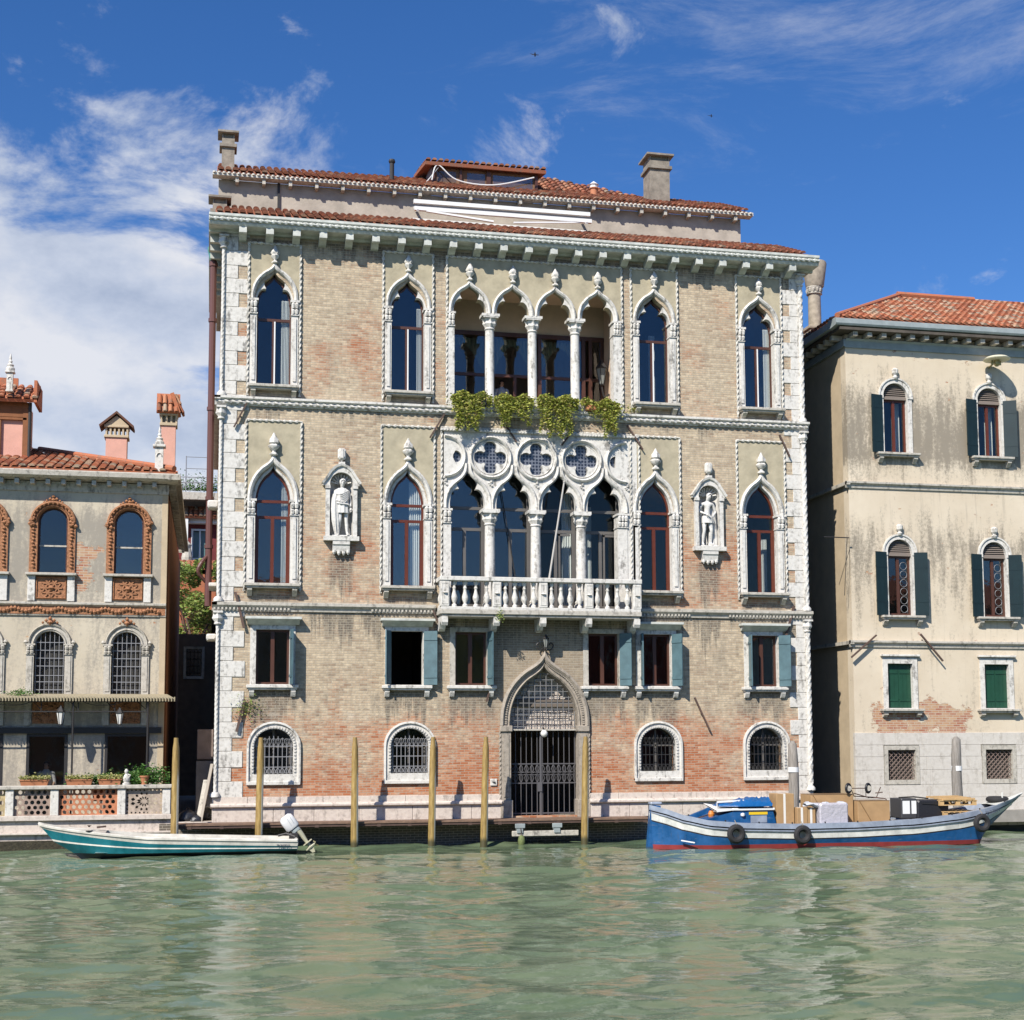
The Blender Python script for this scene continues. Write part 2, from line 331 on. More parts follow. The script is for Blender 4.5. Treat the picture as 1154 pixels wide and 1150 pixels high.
    def plate(s,outer,holes,y0,y1,back=True,map=None):
        loops=[outer]+list(holes); vs=[];ed=[]
        for lp in loops:
            n=len(vs); vs+=[Vector(p) for p in lp]; ed+=[(n+i,n+(i+1)%len(lp)) for i in range(len(lp))]
        r=geometry.delaunay_2d_cdt(vs,ed,[],0,1e-6)
        V,Fc=r[0],r[2]; fs=[]
        for f in Fc:
            cx=sum(V[i].x for i in f)/len(f);cy=sum(V[i].y for i in f)/len(f)
            if inside((cx,cy),outer) and not any(inside((cx,cy),h) for h in holes): fs.append(tuple(f))
        M=map or (lambda x,z,y:(x,y,z))
        s.add([M(v.x,v.y,y0) for v in V],fs)
        if back: s.add([M(v.x,v.y,y1) for v in V],[tuple(reversed(f)) for f in fs])
        for lp in loops:
            n=len(lp); s.add([M(p[0],p[1],y0) for p in lp]+[M(p[0],p[1],y1) for p in lp],[(i,(i+1)%n,n+(i+1)%n,n+i) for i in range(n)])
        return s
    def sweep(s,path,prof,closed=False):
        # path in the XZ plane, prof = (offset along the path's left normal, y)
        P=[Vector((p[0],p[1])) for p in path];L=len(P);vs=[];n=len(prof)
        for i,p in enumerate(P):
            a=P[i-1] if (closed or i) else P[0]; b=P[(i+1)%L] if (closed or i<L-1) else P[-1]
            d1=(p-a); d2=(b-p)
            if d1.length<1e-9: d1=d2
            if d2.length<1e-9: d2=d1
            d1.normalize();d2.normalize(); n1=Vector((-d1.y,d1.x));n2=Vector((-d2.y,d2.x)); m=(n1+n2)
            m=m/max(m.dot(n1),.5)
            for (o,y) in prof: vs.append((p.x+m.x*o,y,p.y+m.y*o))
        fs=[]
        for i in range(L if closed else L-1):
            a=i*n;b=((i+1)%L)*n
            for k in range(n): j=(k+1)%n; fs.append((a+k,b+k,b+j,a+j))
        if not closed: fs.append(tuple(reversed(range(n)))); fs.append(tuple(range((L-1)*n,L*n)))
        return s.add(vs,fs)
    def prismx(s,prof,x0,x1):
        n=len(prof); return s.add([(x0,y,z) for y,z in prof]+[(x1,y,z) for y,z in prof],[(i,(i+1)%n,n+(i+1)%n,n+i) for i in range(n)]+[tuple(reversed(range(n))),tuple(range(n,2*n))])
    def loft(s,secs,closed=False,caps=False):
        n=len(secs[0]); vs=[p for q in secs for p in q]; fs=[]
        for i in range(len(secs)-1):
            for k in range(n if closed else n-1): j=(k+1)%n; fs.append((i*n+k,i*n+j,(i+1)*n+j,(i+1)*n+k))
        if caps: fs.append(tuple(range(n))); fs.append(tuple(reversed(range((len(secs)-1)*n,len(secs)*n))))
        return s.add(vs,fs)
    def build(s,name,mats,parent=None,smooth=False,loc=None,label=None):
        me=bpy.data.meshes.new(name); o=bpy.data.objects.new(name,me)
        w=Vector(WL.get(parent.name,(0,0,0))) if parent else Vector(loc or (0,0,0))
        me.from_pydata([tuple(Vector((v[0]*XF[0],v[1]*XF[0]+XF[1],3.2+(v[2]-3.2)*XF[0]))-w) for v in s.v],[],s.f)
        mats=mats if isinstance(mats,(list,tuple)) else [mats]
        for m in mats: me.materials.append(m)
        if len(mats)>1: me.polygons.foreach_set('material_index',s.m)
        if any(s.r): a=me.attributes.new('rnd','FLOAT','FACE'); a.data.foreach_set('value',s.r)
        if smooth:
            me.polygons.foreach_set('use_smooth',[True]*len(s.f)); me.set_sharp_from_angle(angle=rad(smooth if smooth is not True else 40))
        me.update(); COL.objects.link(o)
        if parent: o.parent=parent; WL[o.name]=tuple(w)
        else: o.location=w; WL[o.name]=tuple(w)
        if label: o['label']=label
        return o
WL={}
XF=[1.,0.]   # a house drawn at the palace's plane can be built further back, at its true size there
def tag(o,label,cat,group=None):
    o['label']=label; o['category']=cat
    if group: o['group']=group
    return o
def thing(name,label,cat,loc=(0,0,0),group=None):
    o=bpy.data.objects.new(name,None); o.empty_display_size=.3; COL.objects.link(o); o.location=loc; WL[o.name]=tuple(loc)
    return tag(o,label,cat,group)
def struct(o): o['kind']='structure'; return o
def copy_tree(o,loc=None,label=None,parent=None):
    c=o.copy(); COL.objects.link(c); c.parent=parent
    if loc is not None: c.location=loc
    if label: c['label']=label
    for ch in list(o.children): copy_tree(ch,None,None,c)
    return c
def textmesh(txt,size,name,m,parent,pos,rotz=0,ext=.004,align='CENTER'):
    cu=bpy.data.curves.new('t','FONT'); cu.body=txt; cu.size=size; cu.extrude=ext; cu.align_x=align
    o=bpy.data.objects.new('t',cu); COL.objects.link(o); bpy.context.view_layer.update()
    me=bpy.data.meshes.new_from_object(o.evaluated_get(bpy.context.evaluated_depsgraph_get())); bpy.data.objects.remove(o); bpy.data.curves.remove(cu)
    M=Matrix.Translation(pos)@Matrix.Rotation(rotz,4,'Y')@Matrix.Rotation(PI/2,4,'X')
    vs=[M@v.co for v in me.vertices]; fs=[tuple(p.vertices) for p in me.polygons]
    mb=MB(); mb.add(vs,fs); return mb.build(name,m,parent)
# ------------------------------------------------------------------ profiles
OG=[(1,0),(.985,.17),(.93,.33),(.82,.49),(.66,.625),(.47,.735),(.28,.81),(.13,.88),(.05,.94),(0,1)]
def ogee(c,w,z0,h,n=3):
    half=catmull([(x,z,0) for x,z in OG],n); L=[(c-x*w,z0+z*h) for x,z,_ in half]; R=[(c+x*w,z0+z*h) for x,z,_ in half]
    return L+R[::-1][1:]            # left foot, apex, right foot
TRL=catmull([(.55,0,0),(.555,.22,0),(.52,.43,0),(.45,.57,0),(.36,.64,0),(.265,.645,0)],3)
TRU=catmull([(.265,.645,0),(.315,.74,0),(.325,.86,0),(.27,.98,0),(.17,1.08,0),(.06,1.15,0),(0,1.22,0)],3)
def trefoil(c,w,z0,h):
    half=TRL+TRU[1:]; L=[(c-x*w/.55,z0+z*h/1.22) for x,z,_ in half]; R=[(c+x*w/.55,z0+z*h/1.22) for x,z,_ in half]
    return L+R[::-1][1:]
def arc(c,w,z0,h,n=14): return [(c-w*math.cos(PI*i/n),z0+h*math.sin(PI*i/n)) for i in range(n+1)]
def circ(c,z,r,n=24): return [(c+r*math.cos(2*PI*i/n),z+r*math.sin(2*PI*i/n)) for i in range(n)]
def rect(x0,x1,z0,z1): return [(x0,z0),(x1,z0),(x1,z1),(x0,z1)]
def closed_open(top,zb):      # arch curve closed down to a sill
    return [(top[0][0],zb)]+top+[(top[-1][0],zb)]
def quat(c,z,d=.34,r=.215,n=9):
    out=[]
    for q in range(4):
        a0=q*PI/2
        for i in range(n+1):
            t=-2.2+4.4*i/n; px=d+r*math.cos(t);pz=r*math.sin(t)
            out.append((c+px*math.cos(a0)-pz*math.sin(a0),z+px*math.sin(a0)+pz*math.cos(a0)))
    return out
PINE=[(.03,0),(.10,.03),(.10,.06),(.045,.1),(.045,.14),(.12,.20),(.135,.26),(.09,.30),(.125,.34),(.11,.42),(.06,.50),(.012,.60)]
def finial(mb,c,y,z,k=1.): mb.lathe([(r*k,h*k) for r,h in PINE],(c,y,z),12,mod=lambda a,h:1+.16*math.cos(6*a+h*18))
def capital(mb,c,y,z0,z1,r0,r1,n=16):
    h=z1-z0
    mb.lathe([(r0+.02,0),(r0+.035,.03*h/.5),(r0,.08*h/.5),(r0+.01,.12*h/.5),(r0+.07,.22*h/.5),(r0+.06,.27*h/.5),(r0+.055,.29*h/.5),(r1*.86,.38*h/.5),(r1*.98,.41*h/.5),(r1*.84,h*.86)],(c,y,z0),n,mod=lambda a,h_:1+.11*math.cos(8*a)*(1 if h_>.1 else 0))
    mb.box(c-r1,c+r1,y-r1,y+r1,z1-h*.14,z1)
def cap_block(mb,x0,x1,y0,y1,z0,z1):
    # leafy corner capital of a pilaster
    h=z1-z0; mb.box(x0-.02,x1+.02,y0-.03,y1,z0,z0+.04*h/.5)
    w=x1-x0; k=max(2,int(w/.09))
    for row,(a,b,o) in enumerate(((.10,.42,.0),(.46,.84,.025))):
        for i in range(k):
            cx=x0+(i+.5)*w/k; mb.lathe([(w/k*.42,0),(w/k*.62,(b-a)*h*.7),(w/k*.3,(b-a)*h)],(cx,y0-.015-o,z0+a*h),7)
    mb.box(x0,x1,y0+.01,y1,z0,z1); mb.box(x0-.04,x1+.04,y0-.06,y1,z0+h*.86,z1)
# ================================================================== palazzo
P0=(10,0,0.6)
pal=thing('palazzo','tall brick gothic palace with white stone balcony and pointed windows, centre of the picture','palace',P0)
XL,XR=.17,19.85; ZT=19.45
TOPW=[1.815,6.13,14.53,18.30]; MIDW=[1.85,6.14,14.50,18.26]
MEZ=[1.90,6.13,8.22,12.65,14.46,18.24]; GRD=[1.97,6.24,14.49,18.28]
holes=[]
for c in TOPW: holes.append(closed_open(ogee(c,.64,16.9,1.25),14.36))
for c in MIDW: holes.append(closed_open(ogee(c,.66,10.5,1.42),8.0))
holes.append(rect(7.52,13.28,14.1,18.85)); holes.append(rect(7.36,13.78,7.42,13.15))
for c in MEZ: holes.append(rect(c-.54,c+.54,4.86,6.62))
for c in GRD: holes.append(closed_open(arc(c,.62,2.95,.55),2.06))
for c,zb in ((4.0,9.52),(16.35,9.50)): holes.append([(c-.37,zb+.08)]+arc(c,.37,11.28,.37)+[(c+.37,zb+.08)])
holes.append(closed_open(ogee(10.64,1.22,3.55,2.08),.6001)) 
# door reaches the wall foot: keep a sill strip below it
holes[-1]=[(x,max(z,.68)) for x,z in holes[-1]]
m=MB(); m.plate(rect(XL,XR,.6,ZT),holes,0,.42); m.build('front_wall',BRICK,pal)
m=MB(); m.plate([(0.42,.6),(17,.6),(17,ZT),(0.42,ZT)],[rect(5,6,14.4,17),rect(5,6,8,11),rect(2,2.9,8,11)],XL,XL+.4,map=lambda y,z,x:(x,y,z)); m.build('side_wall',SIDE,pal)
m=MB(); m.box(XR-.4,XR,.42,17,.6,ZT); m.build('side_wall',SIDE,pal)
m=MB(); m.box(XL,XR,17,17.4,.6,ZT); m.build('rear_wall',SIDE,pal)
m=MB()
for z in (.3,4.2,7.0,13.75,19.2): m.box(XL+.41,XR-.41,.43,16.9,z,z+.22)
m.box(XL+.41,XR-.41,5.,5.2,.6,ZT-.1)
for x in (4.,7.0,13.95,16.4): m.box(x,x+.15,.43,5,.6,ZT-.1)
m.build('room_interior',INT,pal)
# quoins
rz=random.Random(3)
for side in (0,1):
    m=MB(); z=1.38; k=0
    while z<19.3:
        if 7.15<z<7.45: z=7.46
        if 13.7<z<13.98: z=13.99
        h=(.5 if k%2==0 else .43)+rz.uniform(-.02,.02); h=min(h,19.3-z)
        w=(.86 if k%2==0 else .50)+rz.uniform(-.02,.02)
        if side==0: m.bbox(XL,XL+w,-.03,.3,z+.006,z+h-.006,.008)
        else: m.bbox(XR-(w*.82),XR,-.03,.3,z+.006,z+h-.006,.008)
        z+=h; k+=1
    m.build('quoin',STONE,pal)
for x in (XL+.03,XR-.02):
    m=MB()
    for za,zb in ((1.4,7.15),(7.45,13.65),(13.98,19.2)):
        m.rope([(x,-.05,za+.15),(x,-.05,zb-.4)],.055 if x<5 else .085,pitch=.5 if x>5 else .3,step=.03,n=14,amp=.13,lobes=4)
        m.lathe([(.15,0),(.15,.08),(.1,.15)],(x,-.05,za),10); capital(m,x,-.05,zb-.42,zb,.09,.15,12)
    m.build('corner_column',STONE,pal,smooth=True)
# string courses, plinth
m=MB(); m.prismx([(0,13.7),(-.05,13.7),(-.08,13.78),(-.10,13.84),(-.2,13.90),(-.2,13.97),(0,14.0)],XL-.18,XR+.18)
m.rope([(XL-.12,-.10,13.80),(XR+.12,-.10,13.80)],.055,pitch=.22,step=.04,amp=.4)
m.box(XL-.18,XL-.001,-.2,12,13.86,13.97); m.build('string_course',STONE,pal)
for a,b in ((XL-.16,7.04),(13.72,XR+.16)):
    m=MB(); m.prismx([(0,7.16),(-.06,7.16),(-.08,7.26),(-.18,7.34),(-.18,7.43),(0,7.46)],a,b)
    x=a+.05
    while x<b-.1:
        if (x<2.4) or (4.9<x<7) or (13.8<x<15.6) or x>16.9: m.box(x,x+.06,-.125,-.07,7.20,7.28)
        x+=.12
    if a<1: m.box(XL-.16,XL-.001,-.18,12,7.34,7.43)
    m.build('string_course',STONE2,pal)
m=MB(); 
for a,b in ((XL-.06,9.2),(12.1,XR+.06)):
    x=a; k=0
    while x<b-.01:
        w=min(rz.uniform(1.1,2.0),b-x); w=b-x if b-x-w<.5 else w
        m.bbox(x+.004,x+w-.004,-.14,.3,.62,1.06,.012); x+=w
    x=a
    while x<b-.01:
        w=min(rz.uniform(.9,1.7),b-x); w=b-x if b-x-w<.5 else w
        m.bbox(x+.004,x+w-.004,-.07,.3,1.18,1.385,.01); x+=w
    m.prismx([(0,1.05),(-.16,1.06),(-.24,1.10),(-.24,1.15),(-.17,1.20),(0,1.2)],a-.05 if a<1 else a,b)
m.build('plinth',PLINTH,pal)
m=MB(); m.box(-1.45,20.9,-.02,.42,-2,.6); m.build('foundation',DARKBRICK,pal)
# windows -------------------------------------------------
def rope_panel(par,x0,x1,z0,z1,y=-.045):
    m=MB(); m.rope([(x0,y,z0),(x0,y,z1),(x1,y,z1),(x1,y,z0)],.036,pitch=.19); m.build('rope_border',ROPE,par)
def sill(par,c,w,z,d=.3,h=.09,br=True,mt=STONE2,bh=.26):
    m=MB(); m.bbox(c-w,c+w,-d,.1,z-h,z,.012); m.box(c-w+.04,c+w-.04,-d+.05,.1,z-h-.05,z-h)
    if br:
        for s in (-1,1):
            x=c+s*(w-.16); m.prismx([(0,z-h-.05),(-d+.08,z-h-.05),(-d+.08,z-h-.12),(-.1,z-h-bh+.04),(-.07,z-h-bh),(0,z-h-bh)],x-.075,x+.075)
    m.build('sill',mt,par)
def frame_arch(par,curve,zb,y,w,mt,trans,mull_top,mull=(0,),c=0,extra=None,gm=None):
    m=MB(); lp=closed_open(curve,zb)
    m.sweep(lp,[(0,y),(0,y+.07),(-w,y+.07),(-w,y)],closed=True)
    hw=(curve[-1][0]-curve[0][0])/2
    for z in trans: m.box(c-hw,c+hw,y+.004,y+.066,z-.045,z+.045)
    for dx in mull: m.box(c+dx-.055,c+dx+.055,y-.008,y+.062,zb,mull_top)
    if extra: extra(m)
    m.build('frame',mt,par)
    m=MB(); m.plate(lp,[],y+.03,y+.036); m.build('pane',gm or GLASS,par)
def curtain(par,x0,x1,z0,z1,y):
    m=MB(); n=26; secs=[]
    for k in range(n+1):
        x=x0+(x1-x0)*k/n; yy=y+.035*math.sin(k*1.5); secs.append([(x,yy,z0),(x,yy-.01,(z0+z1)/2),(x,yy,z1)])
    m.loft(secs); m.build('curtain',CURT,par,smooth=True)
for i,c in enumerate(TOPW):
    m=MB()
    top=trefoil(c,.55,16.95,1.17)
    out=ogee(c,.66,17.15,1.1)
    m.plate([(c-.66,14.36)]+out+[(c+.66,14.36)],[[(c-.55,14.40)]+top+[(c+.55,14.40)]],.04,.30)
    # projecting moulding of the arch and the jambs
    m.sweep(ogee(c,.70,17.18,1.17),[(.05,0),(.05,-.09),(-.01,-.13),(-.06,-.09),(-.08,-.03),(-.08,0)])
    for s in (-1,1):
        xa,xb=sorted((c+s*.545,c+s*.76)); m.box(xa,xb,-.05,.3,14.38,16.72)
        m.box(*sorted((c+s*.60,c+s*.70)),-.085,-.04,14.55,16.6); cap_block(m,xa,xb,-.06,.3,16.70,17.2)
    w=m.build('gothic_window',STONE,pal)
    m=MB(); lp=ogee(c,.72,17.2,1.12); m.plate([(c-.79,17.2)]+lp+[(c+.79,17.2),(c+.79,19.0),(c-.79,19.0)],[],-.03,0); m.build('stucco_panel',STUCCO,w)
    rope_panel(w,c-.82,c+.82,14.05,19.03)
    m=MB(); finial(m,c,-.09,18.36,1.02); m.build('finial',STONE,w,smooth=50)
    sill(w,c,.80,14.37,d=.36,bh=.28)
    frame_arch(w,ogee(c,.545,16.9,1.2),14.4,.24,.05,DKW,(16.6,),16.6,c=c)
    m=MB(); m.box(c-.012+.02,c+.03+.02,.215,.231,14.4,16.55); m.build('glazing_strip',WHITE,w)
    if i!=2: curtain(w,c+(.24,.33,0,.30)[i],c+.52,14.45,17.3,.38)
    if i==2: curtain(w,c+.08,c+.3,14.45,17.0,.9)
for i,c in enumerate(MIDW):
    m=MB(); inn=ogee(c,.555,10.55,1.27)
    m.plate([(c-.70,8.0)]+ogee(c,.70,10.55,1.42)+[(c+.70,8.0)],[[(c-.555,8.03)]+inn+[(c+.555,8.03)]],.03,.34)
    m.sweep(ogee(c,.755,10.62,1.46),[(.055,0),(.055,-.1),(-.01,-.15),(-.07,-.11),(-.1,-.04),(-.1,.04)])
    for s in (-1,1):
        xa,xb=sorted((c+s*.552,c+s*.80)); m.box(xa,xb,-.05,.34,8.02,10.25)
        m.box(*sorted((c+s*.62,c+s*.73)),-.085,-.04,8.2,10.15); cap_block(m,xa,xb,-.06,.34,10.22,10.72)
    w=m.build('gothic_window',STONE,pal)
    m=MB(); lp=ogee(c,.78,10.72,1.38); m.plate([(c-.83,10.72)]+lp+[(c+.83,10.72),(c+.83,13.22),(c-.83,13.22)],[],-.03,0); m.build('stucco_panel',STUCCO,w)
    rope_panel(w,c-.865,c+.865,7.8,13.25)
    m=MB(); finial(m,c,-.1,12.1,1.25); m.build('finial',STONE,w,smooth=50)
    sill(w,c,.86,8.03,d=.34,bh=.3)
    frame_arch(w,ogee(c,.55,10.55,1.25),8.03,.22,.065,REDW,(10.69,10.18),10.18,c=c,gm=GLASS if i<2 else GLASS2,extra=lambda m,c=c:(m.box(c-.5,c-.43,.225,.275,8.03,10.15),m.box(c+.43,c+.5,.225,.275,8.03,10.15)))
    if i<2: curtain(w,c+(.28,.10)[i],c+.52,8.08,11.5,.42)
    if i==3: curtain(w,c+.3,c+.5,8.08,10.0,.8)
# top loggia -----------------------------------------------
AC=[8.17,9.62,11.07,12.54]; CC=[8.87,10.32,11.79]
lg=MB(); outer=[(7.44,16.95)]
hl=[]
for c in AC:
    t=trefoil(c,.545,17.02,1.1); outer+=[t[0]]+t[1:]
outer+=[(13.36,16.95),(13.36,18.98),(7.44,18.98)]
outer=[(7.44,17.02)]+[p for p in outer[1:-3]]+[(13.36,17.02),(13.36,18.98),(7.44,18.98)]
lg.plate(outer,[],-.03,.30)
lgo=lg.build('loggia',STUCCO,pal)
m=MB()
for c in AC:
    band=[p for p in ogee(c,.665,17.13,1.07)]
    m.sweep(band,[(.045,-.03),(.045,-.11),(-.01,-.15),(-.06,-.11),(-.085,-.05),(-.085,-.03)])
    # white cusped lining in front of the stucco
    t=trefoil(c,.54,17.03,1.095); o=ogee(c,.64,17.03,1.13)
    m.plate([o[0]]+o+[o[-1]]+t[::-1],[],-.055,-.025)
m.build('arch_moulding',STONE,lgo)
for c in AC:
    m=MB(); finial(m,c,-.11,18.2,1.05); m.build('finial',STONE,lgo,smooth=50)
for c in CC:
    m=MB(); m.lathe([(.2,0),(.2,.08),(.17,.12),(.19,.16),(.15,.22),(.155,1.2),(.145,2.45)],(c,.13,14.22),20); capital(m,c,.13,16.64,17.08,.145,.25); m.box(c-.3,c+.3,-.13,.34,17.06,17.15)
    m.build('column',STONE,lgo,smooth=35)
m=MB()
for xa,xb in ((7.45,7.66),(13.08,13.36)):
    m=MB(); m.box(xa,xb,-.06,.36,14.1,16.68); cap_block(m,xa,xb,-.07,.36,16.66,17.15); m.build('pilaster',STONE,lgo)
m=MB(); m.box(7.45,13.36,-.12,.4,13.99,14.2); m.build('loggia_sill',STONE,lgo)
rope_panel(lgo,7.41,13.39,14.05,19.01)
m=MB(); # recessed room walls
m.box(7.2,7.35,.36,1.9,14.1,19.1); m.box(13.3,13.45,.36,1.9,14.1,19.1); m.box(7.2,13.45,.36,1.9,18.2,18.35); m.box(7.2,13.45,.36,1.9,13.99,14.12); m.box(7.2,13.45,1.9,2.0,17.1,18.3)
m.build('recess_wall',TANI,lgo)
m=MB(); y=1.9
m.box(7.35,13.3,y-.04,y+.08,16.98,17.12); m.box(7.35,13.3,y-.03,y+.07,15.55,15.65)
for x in (7.4,9.12,9.3,10.75,10.98,12.55,12.8,13.22): m.box(x-.06,x+.06,y-.05,y+.09,14.12,17.0)
m.box(10.05,10.15,y-.06,y+.05,14.12,15.56)
m.build('frame',DKW,lgo)
for a,b,z0 in ((7.46,9.06,14.12),(9.36,10.7,15.66),(11.04,12.49,14.12),(12.86,13.16,14.12)): m=MB(); m.box(a,b,y+.01,y+.02,z0,16.98); m.build('pane',GLASS,lgo)
m=MB()
for a,b in ((7.5,9.05),(11.04,12.5),(9.4,10.7)):
    secs=[]
    for k in range(31):
        x=a+(b-a)*k/30; t=abs((x-(a+b)/2)/((b-a)/2)); yy=y+.2+.03*math.sin(k*1.9); secs.append([(x,yy,16.95-.02),(x,yy,16.95-.25-1.0*t**1.8)])
    m.loft(secs)
m.build('curtain',mat('dull green curtain cloth',(.16,.17,.11),.9),lgo,smooth=True)
# grand loggia with quatrefoils -----------------------------
BC=[8.09,9.63,11.17,12.71]; DC=[8.86,10.40,11.94]
outer=[(7.32,10.6)]
for c in BC: outer+=trefoil(c,.57,10.6,1.25)
outer+=[(13.86,10.6),(13.86,13.17),(7.32,13.17)]
hs_=[quat(c,12.33) for c in DC]
hs_.append([(7.62,12.33+.05)]+[(7.70+.2*math.sin(a),12.33+.2*math.cos(a)) for a in [i*PI/10 for i in range(11)]]+[(7.62,12.28)])
hs_.append([(13.12-.2*math.sin(a),12.33+.2*math.cos(a)) for a in [i*PI/10 for i in range(11)]])
m=MB(); m.plate(outer,hs_,-.04,.2); gl=m.build('grand_loggia',STONE,pal)
m=MB()
for c in DC:
    m.sweep(circ(c,12.33,.665,40),[(.06,-.03),(.04,-.12),(0,-.15),(-.04,-.12),(-.06,-.03)],closed=True)
    m.sweep(circ(c,12.33,.56,40),[(.03,-.03),(0,-.07),(-.03,-.03)],closed=True)
for c0,a0,a1 in ((7.34,-PI/2,PI/2),(13.46,PI/2,3*PI/2)):
    m.sweep([(c0+.665*math.cos(a0+(a1-a0)*i/20),12.33+.665*math.sin(a0+(a1-a0)*i/20)) for i in range(21)],[(.06,-.03),(.04,-.12),(0,-.15),(-.04,-.12),(-.06,-.03)])
for c in BC:
    o=[(c-.74,10.62),(c-.735,10.85),(c-.69,11.07),(c-.6,11.27),(c-.46,11.44),(c-.3,11.57),(c-.17,11.70),(c-.085,11.87),(c-.06,12.1)]
    o=[(a,b) for a,b,_ in catmull([(a,b,0) for a,b in o],3)]
    m.sweep(o,[(.05,-.03),(.03,-.11),(-.03,-.14),(-.07,-.1),(-.08,-.03)])
    m.sweep([(2*c-a,b) for a,b in o][::-1],[(.08,-.03),(.07,-.1),(.03,-.14),(-.03,-.11),(-.05,-.03)])
for c in DC+[7.36,13.5]:
    for k in range(7):
        a=k*.9; m.lathe([(.03,0),(.05,.03),(.01,.07)],(c+.045*math.cos(a*2),-.05,11.36+k*.045),6)
m.build('tracery_moulding',STONE,gl,smooth=50)
m=MB(); m.plate(rect(7.4,13.75,11.75,13.1),[],.1,.12); m.build('leaded_pane',LEADG,gl)
for c in DC:
    m=MB(); m.lathe([(.24,0),(.24,.1),(.2,.14),(.22,.2),(.17,.27),(.175,1.3),(.16,2.72)],(c,.1,7.42),22); capital(m,c,.1,10.1,10.55,.16,.27); m.box(c-.3,c+.3,-.16,.34,10.52,10.62)
    m.build('column',STONE,gl,smooth=35)
m=MB()
for xa,xb in ((7.30,7.55),(13.17,13.50)):
    m=MB(); m.box(xa,xb,-.07,.4,7.42,10.14); cap_block(m,xa,xb,-.08,.4,10.12,10.6); m.build('pilaster',STONE,gl)
m=MB(); m.box(13.51,13.86,-.05,.4,7.42,10.6); m.build('pilaster',STONE,gl)
m=MB(); m.box(7.2,13.9,-.12,.0,13.16,13.24)
x=7.22
while x<13.85: m.box(x,x+.05,-.15,-.12,13.17,13.23); x+=.1
m.build('cornice_band',STONE,gl)
rope_panel(gl,7.24,13.93,8.3,13.27)
m=MB(); y=.5
for z in (10.72,10.02,7.5): m.box(7.4,13.7,y,y+.07,z-.05,z+.05)
for i,c in enumerate(BC):
    for dx in (-.62,.62): m.box(c+dx-.06,c+dx+.06,y-.01,y+.06,7.45,11.75)
    m.box(c-.05,c+.05,y-.012,y+.05,7.5,10.0)
    if i>1: m.box(c+.1,c+.16,y-.014,y+.05,7.5,10.0); m.box(c+.1,c+.5,y-.014,y+.05,9.88,9.95)
m.build('frame',GRW,gl)
for i,c in enumerate(BC): m=MB(); m.box(c-.765,c+.765,y+.03,y+.04,7.45,12.9); m.build('pane',GLASS if i<2 else GLASS2,gl)
curtain(gl,11.5,12.0,7.5,11.4,1.0); curtain(gl,12.3,12.6,7.5,11.0,1.2)
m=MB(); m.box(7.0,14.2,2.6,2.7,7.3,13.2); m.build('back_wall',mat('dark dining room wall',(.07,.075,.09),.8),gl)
# balcony --------------------------------------------------
m=MB(); BX0,BX1=7.08,13.70
m.bbox(BX0,BX1,-.92,0,7.10,7.24,.012); m.bbox(BX0+.06,BX1-.06,-.86,-.001,7.02,7.10,.01)
bal=m.build('balcony',STONE2,pal)
m=MB(); m.bbox(BX0-.02,BX1+.02,-.94,-.60,8.16,8.30,.015); m.bbox(BX0-.02,BX0+.26,-.60,0,8.16,8.30,.012); m.bbox(BX1-.26,BX1+.02,-.60,0,8.16,8.30,.012)
m.bbox(BX0+.02,BX1-.02,-.90,-.64,7.24,7.34,.01); m.box(BX0+.02,BX0+.24,-.64,0,7.24,7.34); m.box(BX1-.24,BX1-.02,-.64,0,7.24,7.34)
m.build('handrail',STONE,bal)
piers=[7.22,8.90,10.42,11.94,13.56]
for x in piers:
    m=MB(); m.bbox(x-.14,x+.14,-.91,-.63,7.34,8.16,.012); m.lathe([(.02,0),(.085,.02),(.04,.05)],(x,-.91,7.75),8)
    m.sweep(rect(x-.09,x+.09,7.42,8.08),[(.01,-.905),(0,-.925),(-.02,-.905)],closed=True); m.build('pier',STONE,bal)
BAL=[(.085,0),(.085,.06),(.05,.09),(.05,.13),(.1,.24),(.1,.32),(.055,.47),(.045,.56),(.065,.6),(.045,.64),(.045,.68),(.08,.74),(.08,.82)]
for a,b in zip(piers,piers[1:]):
    for k in range(4):
        x=a+.14+(b-a-.28)*(k+.5)/4; m=MB(); m.lathe(BAL,(x,-.77,7.34),10); m.build('baluster',STONE,bal,smooth=40)
for x in (BX0+.12,BX1-.12):
    for yy in (-.42,-.2): m=MB(); m.lathe(BAL,(x,yy,7.34),10); m.build('baluster',STONE,bal,smooth=40)
for x in piers:
    m=MB(); m.prismx([(0,7.02),(-.86,7.02),(-.86,6.84),(-.80,6.74),(-.70,6.80),(-.60,6.88),(-.45,6.80),(-.36,6.66),(-.22,6.58),(-.1,6.62),(0,6.64)],x-.1,x+.1); m.build('bracket',STONE,bal)
